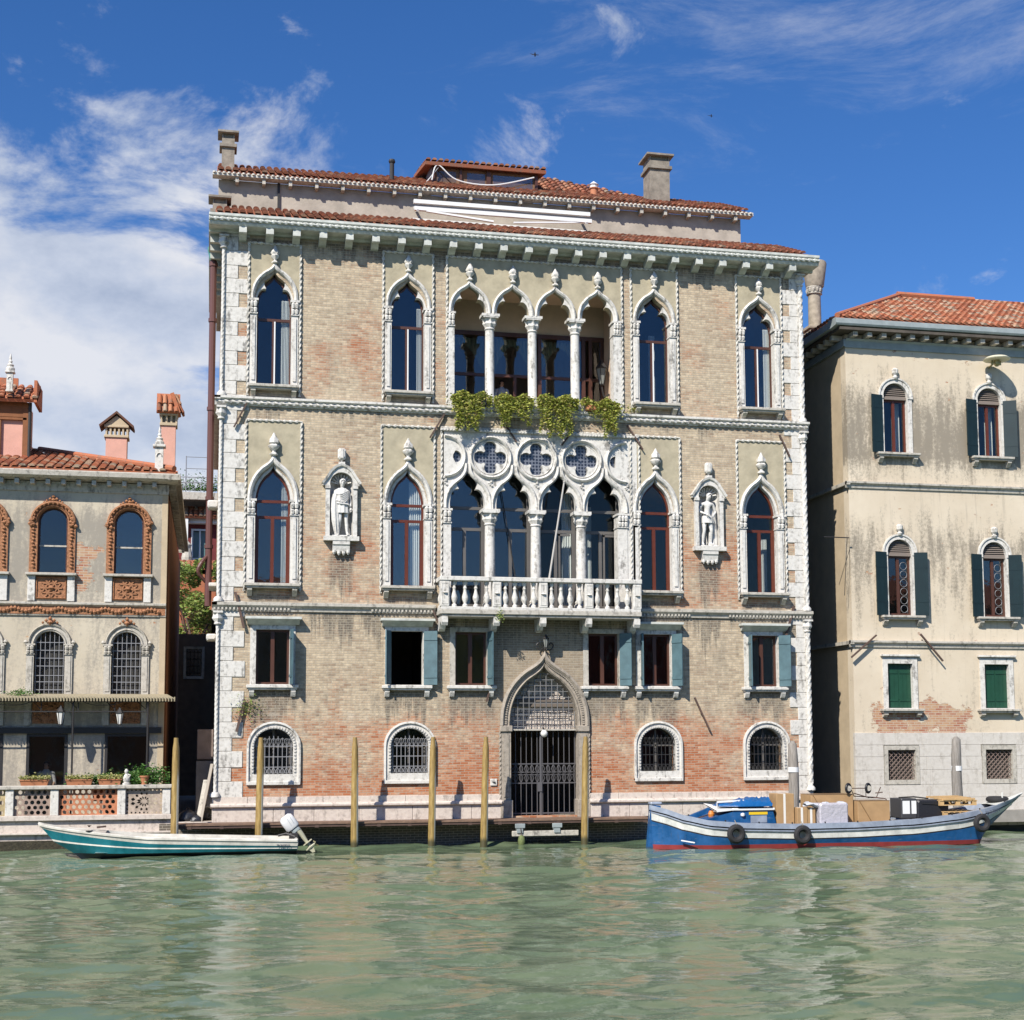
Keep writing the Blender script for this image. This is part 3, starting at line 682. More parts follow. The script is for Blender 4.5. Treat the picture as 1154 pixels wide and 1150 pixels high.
# mezzanine windows -----------------------------------------
for i,c in enumerate(MEZ):
    m=MB(); m.plate(rect(c-.70,c+.70,4.84,6.74),[rect(c-.52,c+.52,4.88,6.60)],-.03,.28); w=m.build('window',STONE if i not in (2,3) else STONE2,pal)
    sill(w,c,.80,4.86,d=.24,h=.1,mt=STONE,bh=.27)
    if i not in (2,3):
        m=MB(); m.bbox(c-.86,c+.88,-.34,0,6.90,6.98,.01); m.prismx([(-.30,6.90),(-.08,6.74),(0,6.74),(0,6.90)],c-.80,c+.82); m.build('hood',GREYG,w)
    if i!=1:
        m=MB(); y=.18
        m.sweep(rect(c-.52,c+.52,4.88,6.60),[(0,y),(0,y+.07),(.07,y+.07),(.07,y)],closed=True); m.box(c-.06,c+.06,y-.01,y+.06,4.9,6.58)
        m.build('frame',DKW,w)
        m=MB(); m.box(c-.5,c+.5,y+.03,y+.036,4.9,6.58); m.build('pane',GLASS,w)
    m=MB()   # shutters swung out: left against the reveal, right open at an angle
    def leaf(mm,hx,ang,L=.5):
        d=Vector((math.cos(ang),-math.sin(ang),0)); nrm=Vector((d.y,-d.x,0))
        ce=Vector((hx,-.05,5.74))+d*L/2; mm.obox(ce,d*L/2,nrm*.022,Vector((0,0,.86)))
        for k in (-.28,0,.28): mm.obox(ce+d*k*L-nrm*.025,d*.008,nrm*.006,Vector((0,0,.84)))
        for z in (-.6,.6): mm.obox(ce+Vector((0,0,z))+nrm*.03,d*L/2,nrm*.012,Vector((0,0,.04)))
    leaf(m,c+.55,rad({0:84,1:22,2:80,3:45,4:60,5:50}[i]),.44); m.build('shutter',SHUT,w)
    if i in (1,5,4):
        m=MB(); leaf(m,c-.52,rad({1:118,5:100,4:100}[i]),.42); m.build('shutter',SHUT,w)
# grilles and arched ground windows ---------------------------
for i,c in enumerate(GRD):
    m=MB(); o=arc(c,.80,2.95,.74); inn=arc(c,.60,2.95,.54)
    m.plate([(c-.80,1.80)]+o+[(c+.80,1.80)],[[(c-.60,2.08)]+inn+[(c+.60,2.08)]],-.04,.22)
    m.sweep([(c-.80,1.78)]+o+[(c+.80,1.78)],[(.03,0),(.03,-.09),(-.03,-.1),(-.05,-.04)])
    m.bbox(c-.83,c+.83,-.10,.1,1.75,1.86,.01)
    pts=[(c-.65,2.12)]+arc(c,.65,2.95,.59,22)+[(c+.65,2.12)]
    # dogtooth row round the opening
    for a,b in zip(pts,pts[1:]):
        L=math.hypot(b[0]-a[0],b[1]-a[1]); k=max(1,int(L/.1))
        for j in range(k):
            t=(j+.5)/k; m.obox((a[0]+(b[0]-a[0])*t,-.055,a[1]+(b[1]-a[1])*t),(.03,0,0),(0,.02,0),(0,0,.03))
    w=m.build('arched_window',STONE,pal)
    m=MB()
    for k in range(9):
        x=c-.54+k*.135; zt=2.95+.54*math.sqrt(max(0,1-((x-c)/.6)**2)); m.tube([(x,.06,2.08),(x,.06,zt-.22 if abs(x-c)<.5 else zt)],.012,6)
        for s in (-1,1): 
            m.tube(catmull([(x,.06,2.95),(x+s*.05,.03,3.05),(x+s*.06,.0,3.14),(x+s*.02,-.01,3.18),(x-s*.01,.01,3.12)],3),.008,5)
            m.tube(catmull([(x,.06,2.28),(x+s*.05,.03,2.2),(x+s*.05,.0,2.12),(x+s*.01,.0,2.12)],3),.008,5)
    for z in (2.3,2.62,2.95): m.box(c-.6,c+.6,.05,.075,z-.012,z+.012)
    m.build('window_grille',IRONL if i<2 else IRON,w)
    m=MB(); m.box(c-.6,c+.6,.3,.31,2.05,3.5); m.build('pane',GLASS,w)
    m=MB(); m.box(c-.03,c+.03,.285,.3,2.05,3.5); m.box(c-.6,c+.6,.285,.299,2.9,2.96)
    if i<2:
        for k in (-.5,.5): m.box(c+k-.03,c+k+.03,.285,.3,2.05,3.5)
    m.build('frame',GRW,w)
# water gate -------------------------------------------------
c=10.64
m=MB(); o=ogee(c,1.42,3.58,2.3); inn=ogee(c,1.14,3.58,1.98)
m.plate(o+inn[::-1],[],-.03,.95)
m.sweep(ogee(c,1.44,3.58,2.33),[(.05,0),(.05,-.12),(-.03,-.16),(-.09,-.10),(-.1,-.03)])
m.sweep(ogee(c,1.18,3.58,2.03),[(.03,-.03),(.0,-.08),(-.04,-.03)])
pts=ogee(c,1.30,3.62,2.16,5)
for k in range(0,len(pts)-1):
    a=Vector(pts[k]);b=Vector(pts[k+1]);n_=max(1,int((b-a).length/.1))
    for j in range(n_): p=a.lerp(b,(j+.5)/n_); m.obox((p.x,-.05,p.y),(.035,0,0),(0,.03,0),(0,0,.025))
for s in (-1,1):
    xa,xb=sorted((c+s*1.13,c+s*1.44)); m.box(xa,xb,-.08,.4,.62,3.38); m.bbox(xa-.05,xb+.05,-.14,.42,3.38,3.58,.02); m.bbox(xa-.05,xb+.05,-.16,.42,.62,1.2,.02)
    m.box(*sorted((c+s*1.2,c+s*1.37)),-.105,-.07,1.3,3.3); m.rope([(c+s*1.48,-.05,1.2),(c+s*1.48,-.05,3.4)],.03,pitch=.15)
dg=m.build('water_gate',GATE,pal)
m=MB(); 
for k in range(13):
    x=c-1.08+k*.18; m.tube([(x,.30,.68),(x,.30,3.44)],.014,6)
for k in range(12):
    x=c-.99+k*.18
    for s in (-1,1):
        m.tube(catmull([(x+s*.08,.29,1.75),(x+s*.03,.28,1.88),(x+s*.07,.28,2.0),(x,.28,1.98)],3),.012,5)
        m.tube(catmull([(x+s*.08,.29,2.3),(x+s*.03,.28,2.18),(x+s*.07,.28,2.06),(x,.28,2.08)],3),.012,5)
for z in (.75,1.72,2.34,3.42): m.box(c-1.12,c+1.12,.285,.32,z-.018,z+.018)
m.box(c-.1,c-.04,.26,.34,.68,3.44); m.box(c-.17,c-.03,.24,.28,1.45,1.75)
m.build('iron_gate',mat('dark painted gate iron',(.13,.125,.13),.5,metal=.2),dg)
m=MB(); ipts=ogee(c,1.08,3.58,1.85)
def zt_at(x):
    for a,b in zip(ipts,ipts[1:]):
        if min(a[0],b[0])<=x<=max(a[0],b[0]) and abs(a[0]-b[0])>1e-6: return a[1]+(b[1]-a[1])*(x-a[0])/(b[0]-a[0])
    return 3.6
for k in range(12):
    x=c-1.05+k*.19; zt=zt_at(x); 
    if zt>3.7: m.box(x-.011,x+.011,.12,.14,3.5,zt)
for k in range(10):
    z=3.55+k*.19; xs=[p[0] for p in ipts if abs(p[1]-z)<.12]
    if xs: m.box(min(xs),max(xs),.122,.142,z-.011,z+.011)
m.build('fanlight_grille',mat('dull grille iron',(.19,.185,.18),.6),dg)
m=MB(); r2=random.Random(5); z=3.46
m.plate(closed_open(ogee(c,1.2,3.5,2.05),3.46),[],.60,.66)
while z<5.4:
    x=c-1.1+r2.uniform(0,.1)
    while x<c+1.1:
        w_=r2.uniform(.14,.24)
        if z+.1<zt_at(x+w_/2)-.03: m.bbox(x,x+w_-.012,.565-r2.uniform(0,.025),.61,z,z+.125,.014)
        x+=w_
    z+=.14
m.build('lunette_masonry',PLINTH,dg)
m=MB(); m.box(c-1.15,c+1.15,.1,.5,.5,.675); m.box(c-1.15,c+1.15,.1,.95,3.42,3.47); m.build('threshold',STONE2,dg)
# niches -------------------------------------------------------
for c,zb in ((4.0,9.52),(16.35,9.50)):
    m=MB(); a=arc(c,.37,11.28,.37)
    out=[(c-.50,zb),(c-.50,11.22),(c-.60,11.22),(c-.60,11.30),(c-.44,11.48),(c-.33,11.66),(c-.18,11.80),(c,11.87),(c+.18,11.80),(c+.33,11.66),(c+.44,11.48),(c+.60,11.30),(c+.60,11.22),(c+.50,11.22),(c+.50,zb)]
    m.plate(out,[[(c-.37,zb+.08)]+a+[(c+.37,zb+.08)]],-.16,.0)
    m.sweep([(c-.60,11.28),(c-.44,11.50),(c-.33,11.68),(c-.18,11.82),(c,11.89),(c+.18,11.82),(c+.33,11.68),(c+.44,11.50),(c+.60,11.28)],[(.04,0),(.04,-.24),(-.03,-.22),(-.06,-.15),(-.05,0)])
    m.box(c-.56,c+.56,-.26,0,zb-.08,zb+.06); m.box(c-.52,c-.36,-.2,-.1,11.12,11.22); m.box(c+.36,c+.52,-.2,-.1,11.12,11.22)
    m.prismx([(0,zb-.08),(-.24,zb-.08),(-.24,zb-.2),(-.2,zb-.24),(-.17,zb-.42),(0,zb-.46)],c-.27,c+.27)
    for k in (-.22,-.07,.08,.22): m.lathe([(.02,0),(.06,.06),(.06,.14)],(c+k,-.14,zb-.56+.05*abs(k)*4),7)
    # crowning block
    m.box(c-.1,c+.1,-.2,-.02,11.86,11.98); finial(m,c,-.11,11.96,.4); m.bbox(c-.13,c+.13,-.22,-.02,12.06,12.42,.05); m.box(c-.04,c+.04,-.24,-.2,12.1,12.4)
    nc=m.build('niche',STONE,pal)
    m=MB(); n=14; secs=[]
    for k in range(n+1):
        t=PI*k/n; x=c-.37*math.cos(t); y=.01+.30*math.sin(t); secs.append([(x,y,zb+.06),(x,y,11.28)]+[(c-.37*math.cos(t)*math.cos(q),.01+.30*math.sin(t)*math.cos(q),11.28+.36*math.sin(q)) for q in (.35,.7,1.0,1.25,1.5)])
    m.loft(secs); m.box(c-.36,c+.36,-.12,.3,zb+.02,zb+.075)
    for k in range(9):
        t=rad(14+k*19); m.bar((c+.05*math.cos(t),.16,11.30+.05*math.sin(t)),(c+.33*math.cos(t),.02,11.28+.33*math.sin(t)),.03,.04)
    m.build('niche_shell',STONE,nc)
# anchor bars ---------------------------------------------------
for (xa,za,xb,zb) in ((.98,13.76,.60,12.98),(7.32,13.7,6.85,12.9),(9.35,13.45,9.72,12.87),(11.65,13.35,11.25,12.82),(13.52,13.6,14.05,12.78),(18.95,13.5,19.3,12.74),
                      (.72,7.75,1.0,6.62),(6.95,7.3,7.18,6.75),(19.35,7.62,18.95,6.35),(15.75,4.5,16.25,3.42),(1.05,4.4,.82,3.4),(8.95,5.1,8.7,4.35)):
    m=MB(); m.bar((xa,-.09,za),(xb,-.12,zb),.075,.05); m.tube([((xa+xb)/2,-.14,(za+zb)/2),((xa+xb)/2,.03,(za+zb)/2)],.03,6); m.build('anchor_bar',RUST,pal)
# cornice ----------------------------------------------------------
m=MB()
m.prismx([(0.0,19.28),(-.10,19.28),(-.14,19.36),(-.60,19.36),(-.64,19.42),(-.66,19.58),(-.72,19.62),(-.72,19.70),(-.3,19.74),(0,19.8)],XL-.45,XR+.45)
m.rope([(XL-.45,-.68,19.52),(XR+.45,-.68,19.52)],.05,pitch=.2,step=.045)
m.box(XL-.45,XL-.001,0,9,19.36,19.7); m.box(XR+.001,XR+.45,0,9,19.36,19.7)
cor=m.build('cornice',GREYG,pal)
for k in range(23):
    x=.78+k*.845; m=MB(); m.prismx([(-.0,19.36),(-.58,19.36),(-.585,19.16),(-.52,19.13),(-.40,19.20),(-.28,19.16),(-.12,19.06),(0,19.04)],x-.12,x+.12); m.build('cornice_bracket',GREYG,cor)
for k in range(8): m=MB(); m.box(XL-.4,XL,.35+k*.8,.55+k*.8,19.1,19.36); m.build('cornice_bracket',GREYG,cor)
# roofs ------------------------------------------------------------
def tile_roof(mb,o,u,v,poly,tw=.24,tl=.36,seed=1,jit=.012):
    # o origin at the eave, u along the eave, v up the slope (unit vectors); poly = allowed region in (u,v) metres
    rr=random.Random(seed); o=Vector(o);u=Vector(u).normalized();v=Vector(v).normalized(); n=u.cross(v).normalized()
    if n.z<0: n=-n
    us=[p[0] for p in poly]; vs_=[p[1] for p in poly]
    a=min(us)
    while a<max(us):
        b=min(vs_); 
        while b<max(vs_):
            if inside((a+tw/2,b+tl*.5),poly):
                mb.rn=rr.random()*.98+.01; dx=rr.uniform(-jit,jit); L=tl*1.12
                vs2=[]
                for t,w0,h0 in ((-.02,tw*.40,.055),(L,tw*.33,.0)):
                    for k in range(6):
                        an=PI*k/5; vs2.append(o+u*(a+tw/2+dx-math.cos(an)*w0)+v*(b+t)+n*(h0+.075*math.sin(an)*(.9+.1*rr.random())))
                fs=[(k,k+1,k+7,k+6) for k in range(5)]+[(0,5,4,3,2,1)]
                mb.add(vs2,fs)
            b+=tl
        # pan between two ridges
        a+=tw
    mb.rn=.35
    L=[o+u*p[0]+v*p[1] for p in poly]; mb.add([p-n*.0 for p in L]+[p-n*.12 for p in L],[tuple(range(len(L))),tuple(reversed(range(len(L),2*len(L))))]+[(i,(i+1)%len(L),len(L)+(i+1)%len(L),len(L)+i) for i in range(len(L))])
m=MB(); sl=Vector((0,2.55,1.13)); tile_roof(m,(XL-.25,-.62,19.74),(1,0,0),sl,[(0,0),(20.0,0),(20.0,3.0),(0,3.0)],seed=2)
tile_roof(m,(XR-1.6,-.1,19.95),(0,1,0),(-1,0,.42),[(0,0),(12,0),(12,.2),(0,.2)],seed=22)
m.build('lower_roof',TILED,pal)
m=MB(); m.box(.0,18.5,2.0,12,19.5,21.85); at=m.build('attic_storey',PL_A,pal)
m=MB(); m.prismx([(1.62,21.86),(1.62,21.98),(1.72,22.02),(2.0,22.0),(2.0,21.86)],-.2,18.85)
x=-.2
while x<18.8: m.lathe([(.05,0),(.05,.05)],(x+.06,1.60,21.92),8); x+=.16
m.build('eave_fascia',ROPE,at)
for k in range(21): m=MB(); m.box(.55+k*.88,.66+k*.88,1.68,2.0,21.68,21.86); m.build('rafter_end',STONE2,at)
m=MB(); sv=Vector((0,4.6,2.1)); tile_roof(m,(-.05,1.60,22.0),(1,0,0),sv,[(0,0),(18.6,0),(18.6,3.2),(14.5,3.9),(11.6,4.9),(9.0,4.9),(5,4.0),(0,3.2)],seed=4)
m.build('upper_roof',TILED,at)
m=MB(); tile_roof(m,(10.6,3.9,22.95),(1,0,0),(0,2.6,1.75),[(0,0),(6.2,0),(1.9,2.9),(0,2.9)],seed=6); m.build('upper_roof',TILED,at)
m=MB(); m.box(1.95+.0,2.03,1.93,1.99,20.9,21.86); m.build('drainpipe',IRON,at)
m=MB(); 
for (y,z) in ((1.35,21.30),(1.15,20.98)): m.box(6.5,12.7,y,y+.12,z,z+.13)
m.bar((6.6,1.9,21.35),(6.6,1.1,20.95),.07); m.bar((12.5,1.9,21.35),(12.5,1.1,20.95),.07); m.bar((6.9,1.2,20.98),(9.2,1.05,20.72),.09,.06); m.bar((12.3,1.2,20.98),(9.9,1.05,20.74),.05,.05)
m.box(6.5,12.6,1.6,2.,20.72,20.86)
m.build('folded_awning',WHITE,at)
# dormer
m=MB(); m.box(7.5,11.2,3.4,3.5,22.75,23.55); dm=m.build('dormer',mat('warm board wood',(.20,.11,.06),.7,var=.2),at)
m=MB(); m.box(7.42,7.52,3.3,6,22.7,23.6); m.box(11.18,11.28,3.3,6,22.7,23.6); m.box(8.42,8.5,3.3,3.4,22.8,23.5); m.box(9.4,9.55,3.3,3.4,22.8,23.5); m.box(7.42,11.28,3.28,3.4,23.44,23.52)
m.build('frame',DKW,dm)
for a,b,z in ((7.6,8.3,22.95),(8.7,9.35,22.9),(9.65,11.1,22.9)): m=MB(); m.box(a,b,3.37,3.38,z,23.33); m.build('pane',GLASS,dm)
m=MB(); m.tube(catmull([(7.4,3.2,22.9),(7.6,3.15,23.45),(8.3,3.15,22.95),(9.6,3.1,22.85),(11.1,3.1,23.25)],6),.025,6); m.tube([(7.2,3.2,22.8),(7.65,3.2,23.4),(7.65,3.2,22.8)],.02,5); m.build('white_hose',WHITE,dm)
m=MB(); tile_roof(m,(7.15,3.1,23.55),(1,0,0),(0,2.5,.55),[(0,0),(4.4,0),(4.4,3),(0,3)],tw=.22,seed=9); m.build('dormer_roof',TILED,dm)
def chimney(par,cx,cy,w,d,z0,z1,mt,capk='box'):
    m=MB(); m.box(cx-w/2,cx+w/2,cy-d/2,cy+d/2,z0,z1); ch=m.build('chimney',mt,par)
    m=MB(); 
    if capk=='box': m.bbox(cx-w/2-.08,cx+w/2+.08,cy-d/2-.08,cy+d/2+.08,z1-.32,z1-.2,.01); m.box(cx-w/2+.06,cx+w/2-.06,cy-d/2+.06,cy+d/2-.06,z1,z1+.16); m.bbox(cx-w/2-.14,cx+w/2+.14,cy-d/2-.14,cy+d/2+.14,z1+.16,z1+.24,.01)
    for s in (-1,1): m.box(cx+s*w/2-.05*(s>0),cx+s*w/2+.05*(s<0),cy-d/2,cy+d/2,z1,z1+.16)
    m.build('chimney_cap',CHIM,ch); return ch
chimney(at,.30,2.6,.42,.5,21.6,23.45,CHIM); chimney(at,15.7,3.1,.75,.8,22.2,24.1,CHIM)
chimney(pal,.05,1.0,.45,.45,19.7,20.55,CHIM)
m=MB(); m.tube([(5.9,2.6,22.3),(5.9,2.6,23.2)],.08,10); m.lathe([(.1,0),(.12,.05),(.1,.12)],(5.9,2.6,23.15),10); m.build('flue_pipe',IRON,at)
m=MB(); m.lathe([(.13,0),(.13,.45),(.17,.47),(.17,.5)],(13.4,3.4,22.65),12); cp=m.build('chimney_pot',mat('terracotta pot',(.5,.2,.1),.8),at)
m=MB(); m.lathe([(.14,0),(.15,.1),(.19,.12),(.03,.25)],(13.4,3.4,23.15),12); m.build('cowl',WHITE,cp)
# drainpipes on the left flank
m=MB(); m.tube([(-.12,2.2,19.2),(-.12,2.2,7.5)],.11,10); m.tube(catmull([(-.12,2.2,9.2),(-.35,2.0,8.9),(-.45,2.0,8.6),(-.2,2.2,8.3)],4),.06,8)
for z in (18.9,17,14,11,9.4): m.lathe([(.14,0),(.14,.12)],(-.12,2.2,z),10)
m.build('drainpipe',mat('red brown drainpipe',(.12,.05,.045),.5),pal)
m=MB(); m.lathe([(.12,0),(.2,.35),(.2,.45)],(-.12,2.2,19.1),10); m.build('hopper',mat('verdigris copper',(.1,.3,.25),.6),pal)
for q in ((-.18,.17,.6,1.2,10.5,10.75,.04),(-.15,.17,.8,1.6,6.3,6.5,.04),(-.1,.17,.7,2.4,8.0,8.12,.02)): m=MB(); m.bbox(*q); m.build('side_corbel',STONE,pal)
# ================================================================== left house
LH=thing('stucco_house','patchy grey stucco house with terracotta window frames and a shop canopy','house',(-5,2,.7))
YL=2.0; LC=[-7.05,-5.0,-2.64]
hl=[]
for c in LC:
    hl.append(closed_open(arc(c,.46,10.12,.46),8.45)); hl.append(closed_open(arc(c,.47,6.15,.47),4.62))
for a,b in ((-8.3,-6.32),(-5.62,-4.38),(-3.25,-1.88)): hl.append(rect(a,b,.76,3.36))
m=MB(); m.plate([(-12,.7),(-1.48,.7),(-1.48,11.2),(-12,11.2)],hl,YL,YL+.35); m.build('front_wall',PL_L,LH)
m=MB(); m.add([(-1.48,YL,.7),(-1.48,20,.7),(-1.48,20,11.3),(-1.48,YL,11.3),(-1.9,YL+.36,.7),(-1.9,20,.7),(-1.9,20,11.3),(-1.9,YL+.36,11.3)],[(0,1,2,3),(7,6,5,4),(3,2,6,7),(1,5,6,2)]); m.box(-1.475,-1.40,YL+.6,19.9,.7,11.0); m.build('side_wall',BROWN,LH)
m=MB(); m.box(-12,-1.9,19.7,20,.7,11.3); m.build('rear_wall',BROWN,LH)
m=MB(); 
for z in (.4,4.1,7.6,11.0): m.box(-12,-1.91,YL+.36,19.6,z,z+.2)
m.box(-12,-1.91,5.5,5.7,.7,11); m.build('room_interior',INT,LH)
m=MB(); m.box(-1.62,-1.44,YL-.02,YL+.3,.75,11.1); m.build('corner_strip',SIDE,LH)
m=MB(); m.prismx([(YL,11.08),(YL-.06,11.1),(YL-.10,11.36),(YL-.12,11.4),(YL,11.4)],-12,-1.42); m.build('frieze',STONE2,LH)
m=MB(); m.prismx([(YL,11.42),(YL-.5,11.46),(YL-.62,11.52),(YL-.64,11.66),(YL-.58,11.70),(YL,11.74)],-12,-1.12); m.box(-1.44,-1.05,YL-.62,19.5,11.50,11.68); m.build('gutter',STONE2,LH)
m=MB(); x=-11.8
while x<-1.5: m.box(x,x+.13,YL-.42,YL,11.28,11.43); x+=.47
for k in range(30): m.box(-1.44,-1.2,YL+.3+k*.55,YL+.42+k*.55,11.3,11.5)
m.build('eave_bracket',STONE2,LH)
for c in LC:
    m=MB(); o=arc(c,.70,10.05,.70,20); inn=arc(c,.455,10.12,.455,20)
    m.plate([(c-.70,8.44)]+o+[(c+.70,8.44)],[[(c-.455,8.46)]+inn+[(c+.455,8.46)]],YL-.06,YL+.2)
    m.sweep(arc(c,.66,10.1,.64,20),[(.05,YL),(.03,YL-.14),(-.02,YL-.16),(-.06,YL-.1)]); m.sweep(arc(c,.5,10.12,.5,20),[(.02,YL-.06),(0,YL-.11),(-.03,YL-.06)])
    rr=random.Random(int(c*10))
    for s in (-1,1):
        for z in [8.6+k*.11 for k in range(12)]: m.lathe([(.02,0),(.05+.02*rr.random(),.05),(.02,.1)],(c+s*(.56+.04*rr.random()),YL-.07,z),6)
        for k in range(9): m.lathe([(.03,0),(.07,.05),(.02,.12)],(c+s*(.54+.17*rr.random()),YL-.10,9.9+.28*rr.random()),6)
    for k in range(13): t=PI*(k+.5)/13; m.lathe([(.02,-.04),(.045,0),(.02,.04)],(c+.6*math.cos(t),YL-.12,10.1+.6*math.sin(t)),6)
    for dx,dz,r in ((0,.86,.07),(-.1,.78,.06),(.1,.78,.06),(-.2,.72,.05),(.2,.72,.05),(0,.75,.08),(-.28,.68,.04),(.28,.68,.04)): m.lathe([(.01,-r),(r,0),(.01,r)],(c+dx,YL-.09,10.05+dz),8)
    w=m.build('arched_window',TERRA,LH)
    m=MB(); m.bbox(c-.78,c+.78,YL-.22,YL,8.38,8.46,.01); m.build('sill',STONE2,w)
    for s in (-1,1):
        m=MB(); m.bbox(*sorted((c+s*.49,c+s*.72)),YL-.09,YL,7.56,8.38,.01); m.build('pedestal_block',STONE,w)
    m=MB(); m.box(c-.47,c+.47,YL-.04,YL,7.62,8.36); m.sweep(rect(c-.44,c+.44,7.66,8.32),[(.02,YL-.04),(0,YL-.08),(-.03,YL-.04)],closed=True)
    for a in range(3):
        t=a*PI/3+.0; m.bar((c-.34*math.cos(t),YL-.05,7.98-.3*math.sin(t)),(c+.34*math.cos(t),YL-.05,7.98+.3*math.sin(t)),.05,.05)
    for a in range(6):
        t=a*PI/3+PI/6; t2=t+2*PI/3; m.bar((c+.33*math.cos(t),YL-.055,7.98+.3*math.sin(t)),(c+.33*math.cos(t2),YL-.055,7.98+.3*math.sin(t2)),.035,.04)
    m.lathe([(.01,-.1),(.1,0),(.01,.1)],(c,YL-.07,7.98),10); m.build('carved_panel',TERRA,w)
    frame_arch(w,arc(c,.45,10.12,.45,16),8.46,YL+.16,.05,DKW,(),0,mull=(),c=c)
    m=MB(); m.box(c-.42,c+.42,YL+.15,YL+.21,9.33,9.38); m.build('transom_bar',STONE2,w)
    # lower window
    m=MB(); o=arc(c,.64,6.2,.63,20); inn=arc(c,.46,6.15,.46,20)
    m.plate(o+inn[::-1],[],YL-.05,YL+.2); m.sweep(arc(c,.62,6.2,.6,20),[(.05,YL),(.02,YL-.12),(-.02,YL-.09)]); m.sweep(arc(c,.5,6.17,.5,20),[(.03,YL-.05),(0,YL-.09),(-.03,YL-.05)])
    for s in (-1,1):
        xa,xb=sorted((c+s*.47,c+s*.70)); m.box(xa,xb,YL-.06,YL+.2,4.6,5.88); m.box(xa+.05,xb-.05,YL-.085,YL-.06,4.7,5.8); cap_block(m,xa,xb,YL-.07,YL+.2,5.86,6.2)
        m.lathe([(.04,0),(.08,.05),(.03,.12)],(c+s*.72,YL-.06,6.2),8)
    w=m.build('grilled_window',STONE2,LH)
    m=MB()
    for dx,dz,r in ((0,.80,.07),(-.12,.74,.06),(.12,.74,.06),(0,.68,.1),(-.22,.67,.045),(.22,.67,.045)): m.lathe([(.01,-r),(r,0),(.01,r)],(c+dx,YL-.09,6.2+dz),8)
    m.build('leaf_crest',TERRA,w)
    m=MB()
    for k in range(7):
        x=c-.42+k*.14; zt=6.15+math.sqrt(max(0,.45**2-(x-c)**2)); m.tube([(x,YL+.05,4.62),(x,YL+.05,zt)],.011,6)
    for z in (4.75,5.0,5.2,5.5,5.75,6.0,6.25): m.box(c-.45,c+.45,YL+.04,YL+.06,z-.01,z+.01)
    m.build('window_grille',IRONL,w)
    m=MB(); m.plate(closed_open(arc(c,.46,6.15,.46),4.6),[],YL+.2,YL+.21); m.build('pane',GLASS,w)
    m=MB(); m.plate(closed_open(arc(c,.46,6.15,.46),4.6),[],YL+.3,YL+.32); m.build('blind',mat('dark blind cloth',(.09,.08,.075),.9),w)
    m=MB(); m.box(c-.47,c+.47,YL-.03,YL,3.68,4.36)
    for k in range(26): m.lathe([(.01,-.05),(.06,0),(.01,.05)],(c+rr.uniform(-.4,.4),YL-.04,rr.uniform(3.75,4.3)),6)
    m.build('carved_panel',TERRA,LH)
    for s in (-1,1): m=MB(); m.box(*sorted((c+s*.50,c+s*.72)),YL-.06,YL,3.62,4.44); m.build('pedestal_block',STONE2,LH)
m=MB(); m.prismx([(YL,7.1),(YL-.05,7.1),(YL-.07,7.16),(YL-.07,7.40),(YL-.16,7.46),(YL-.16,7.52),(YL,7.55)],-12,-1.44); m.build('string_course',STONE2,LH)
m=MB(); rr=random.Random(8); x=-11.9; m.box(-12,-1.46,YL-.075,YL-.03,7.15,7.41)
while x<-1.6: m.lathe([(.01,-.09),(.07,0),(.01,.09)],(x,YL-.09,7.28+.05*math.sin(x*9)),7); x+=.11
m.build('carved_frieze',TERRA,LH)
# canopy
m=MB(); m.add([(-12,.9,4.46),(-1.1,.9,4.46),(-1.35,YL,4.62),(-12,YL,4.62),(-12,.9,4.43),(-1.1,.9,4.43),(-1.35,YL,4.59),(-12,YL,4.59)],[(0,1,2,3),(7,6,5,4),(0,4,5,1),(1,5,6,2)])
x=-12
while x<-1.1: m.box(x,x+.04,.86,.91,4.36,4.50); x+=.09
can=m.build('canopy',mat('straw canopy matting',(.34,.29,.19),.9,var=.2,vscale=9),LH)
m=MB(); m.tube([(-12,1.05,4.04),(-1.9,1.05,4.04)],.022,6); m.tube([(-12,1.05,4.36),(-1.3,1.05,4.36)],.02,6)
for x in (-11,-9.6,-8.1,-6.6,-5.1,-4.0,-2.9,-1.95): m.tube([(x,1.05,4.04),(x,1.05,4.38)],.015,5); m.tube([(x,1.05,4.1),(x-.3,1.4,4.38),(x-.3,YL,4.5)],.013,5)
for x in (-8.9,-4.15,-1.9): m.tube([(x,1.05,.76),(x,1.05,4.36)],.03,6)
for x0 in (-9.5,-6.6,-3.9): m.tube(catmull([(x0,1.0,4.36),(x0+.35,1.0,4.25),(x0+.9,1.0,4.25),(x0+1.25,1.0,4.36)],5),.012,5)
m.build('canopy_frame',IRON,can)
m=MB(); m.box(-12,-1.5,YL-.12,YL+.02,3.37,3.56); m.build('shop_beam',IRON,LH)
for a,b in ((-8.3,-6.32),(-5.62,-4.38),(-3.25,-1.88)):
    m=MB(); m.sweep(rect(a,b,.76,3.36),[(0,YL-.02),(0,YL+.10),(.09,YL+.10),(.09,YL-.02)],closed=True); m.build('shop_window_frame',IRON,LH)
    m=MB(); m.box(a+.05,b-.05,YL+.04,YL+.05,.8,3.3); m.build('shop_pane',GLASS,LH)
m=MB(); tile_roof(m,(-12,YL-.52,11.76),(1,0,0),(0,5.6,1.62),[(0,0),(10.75,0),(6.0,5.4),(6.0,6.0),(0,6.0)],tw=.27,tl=.40,seed=12)
m.build('tiled_roof',TILE,LH)
m=MB(); tile_roof(m,(-1.2,YL-.5,11.76),(0,1,0),(-1,0,.31),[(0,0),(16,0),(12,4.7),(5.0,4.7)],tw=.27,tl=.4,seed=13)
m.tube([(-1.25,YL-.48,11.88),(-6.05,YL+4.9,13.42)],.1,8); m.build('hip_roof',TILE,LH)
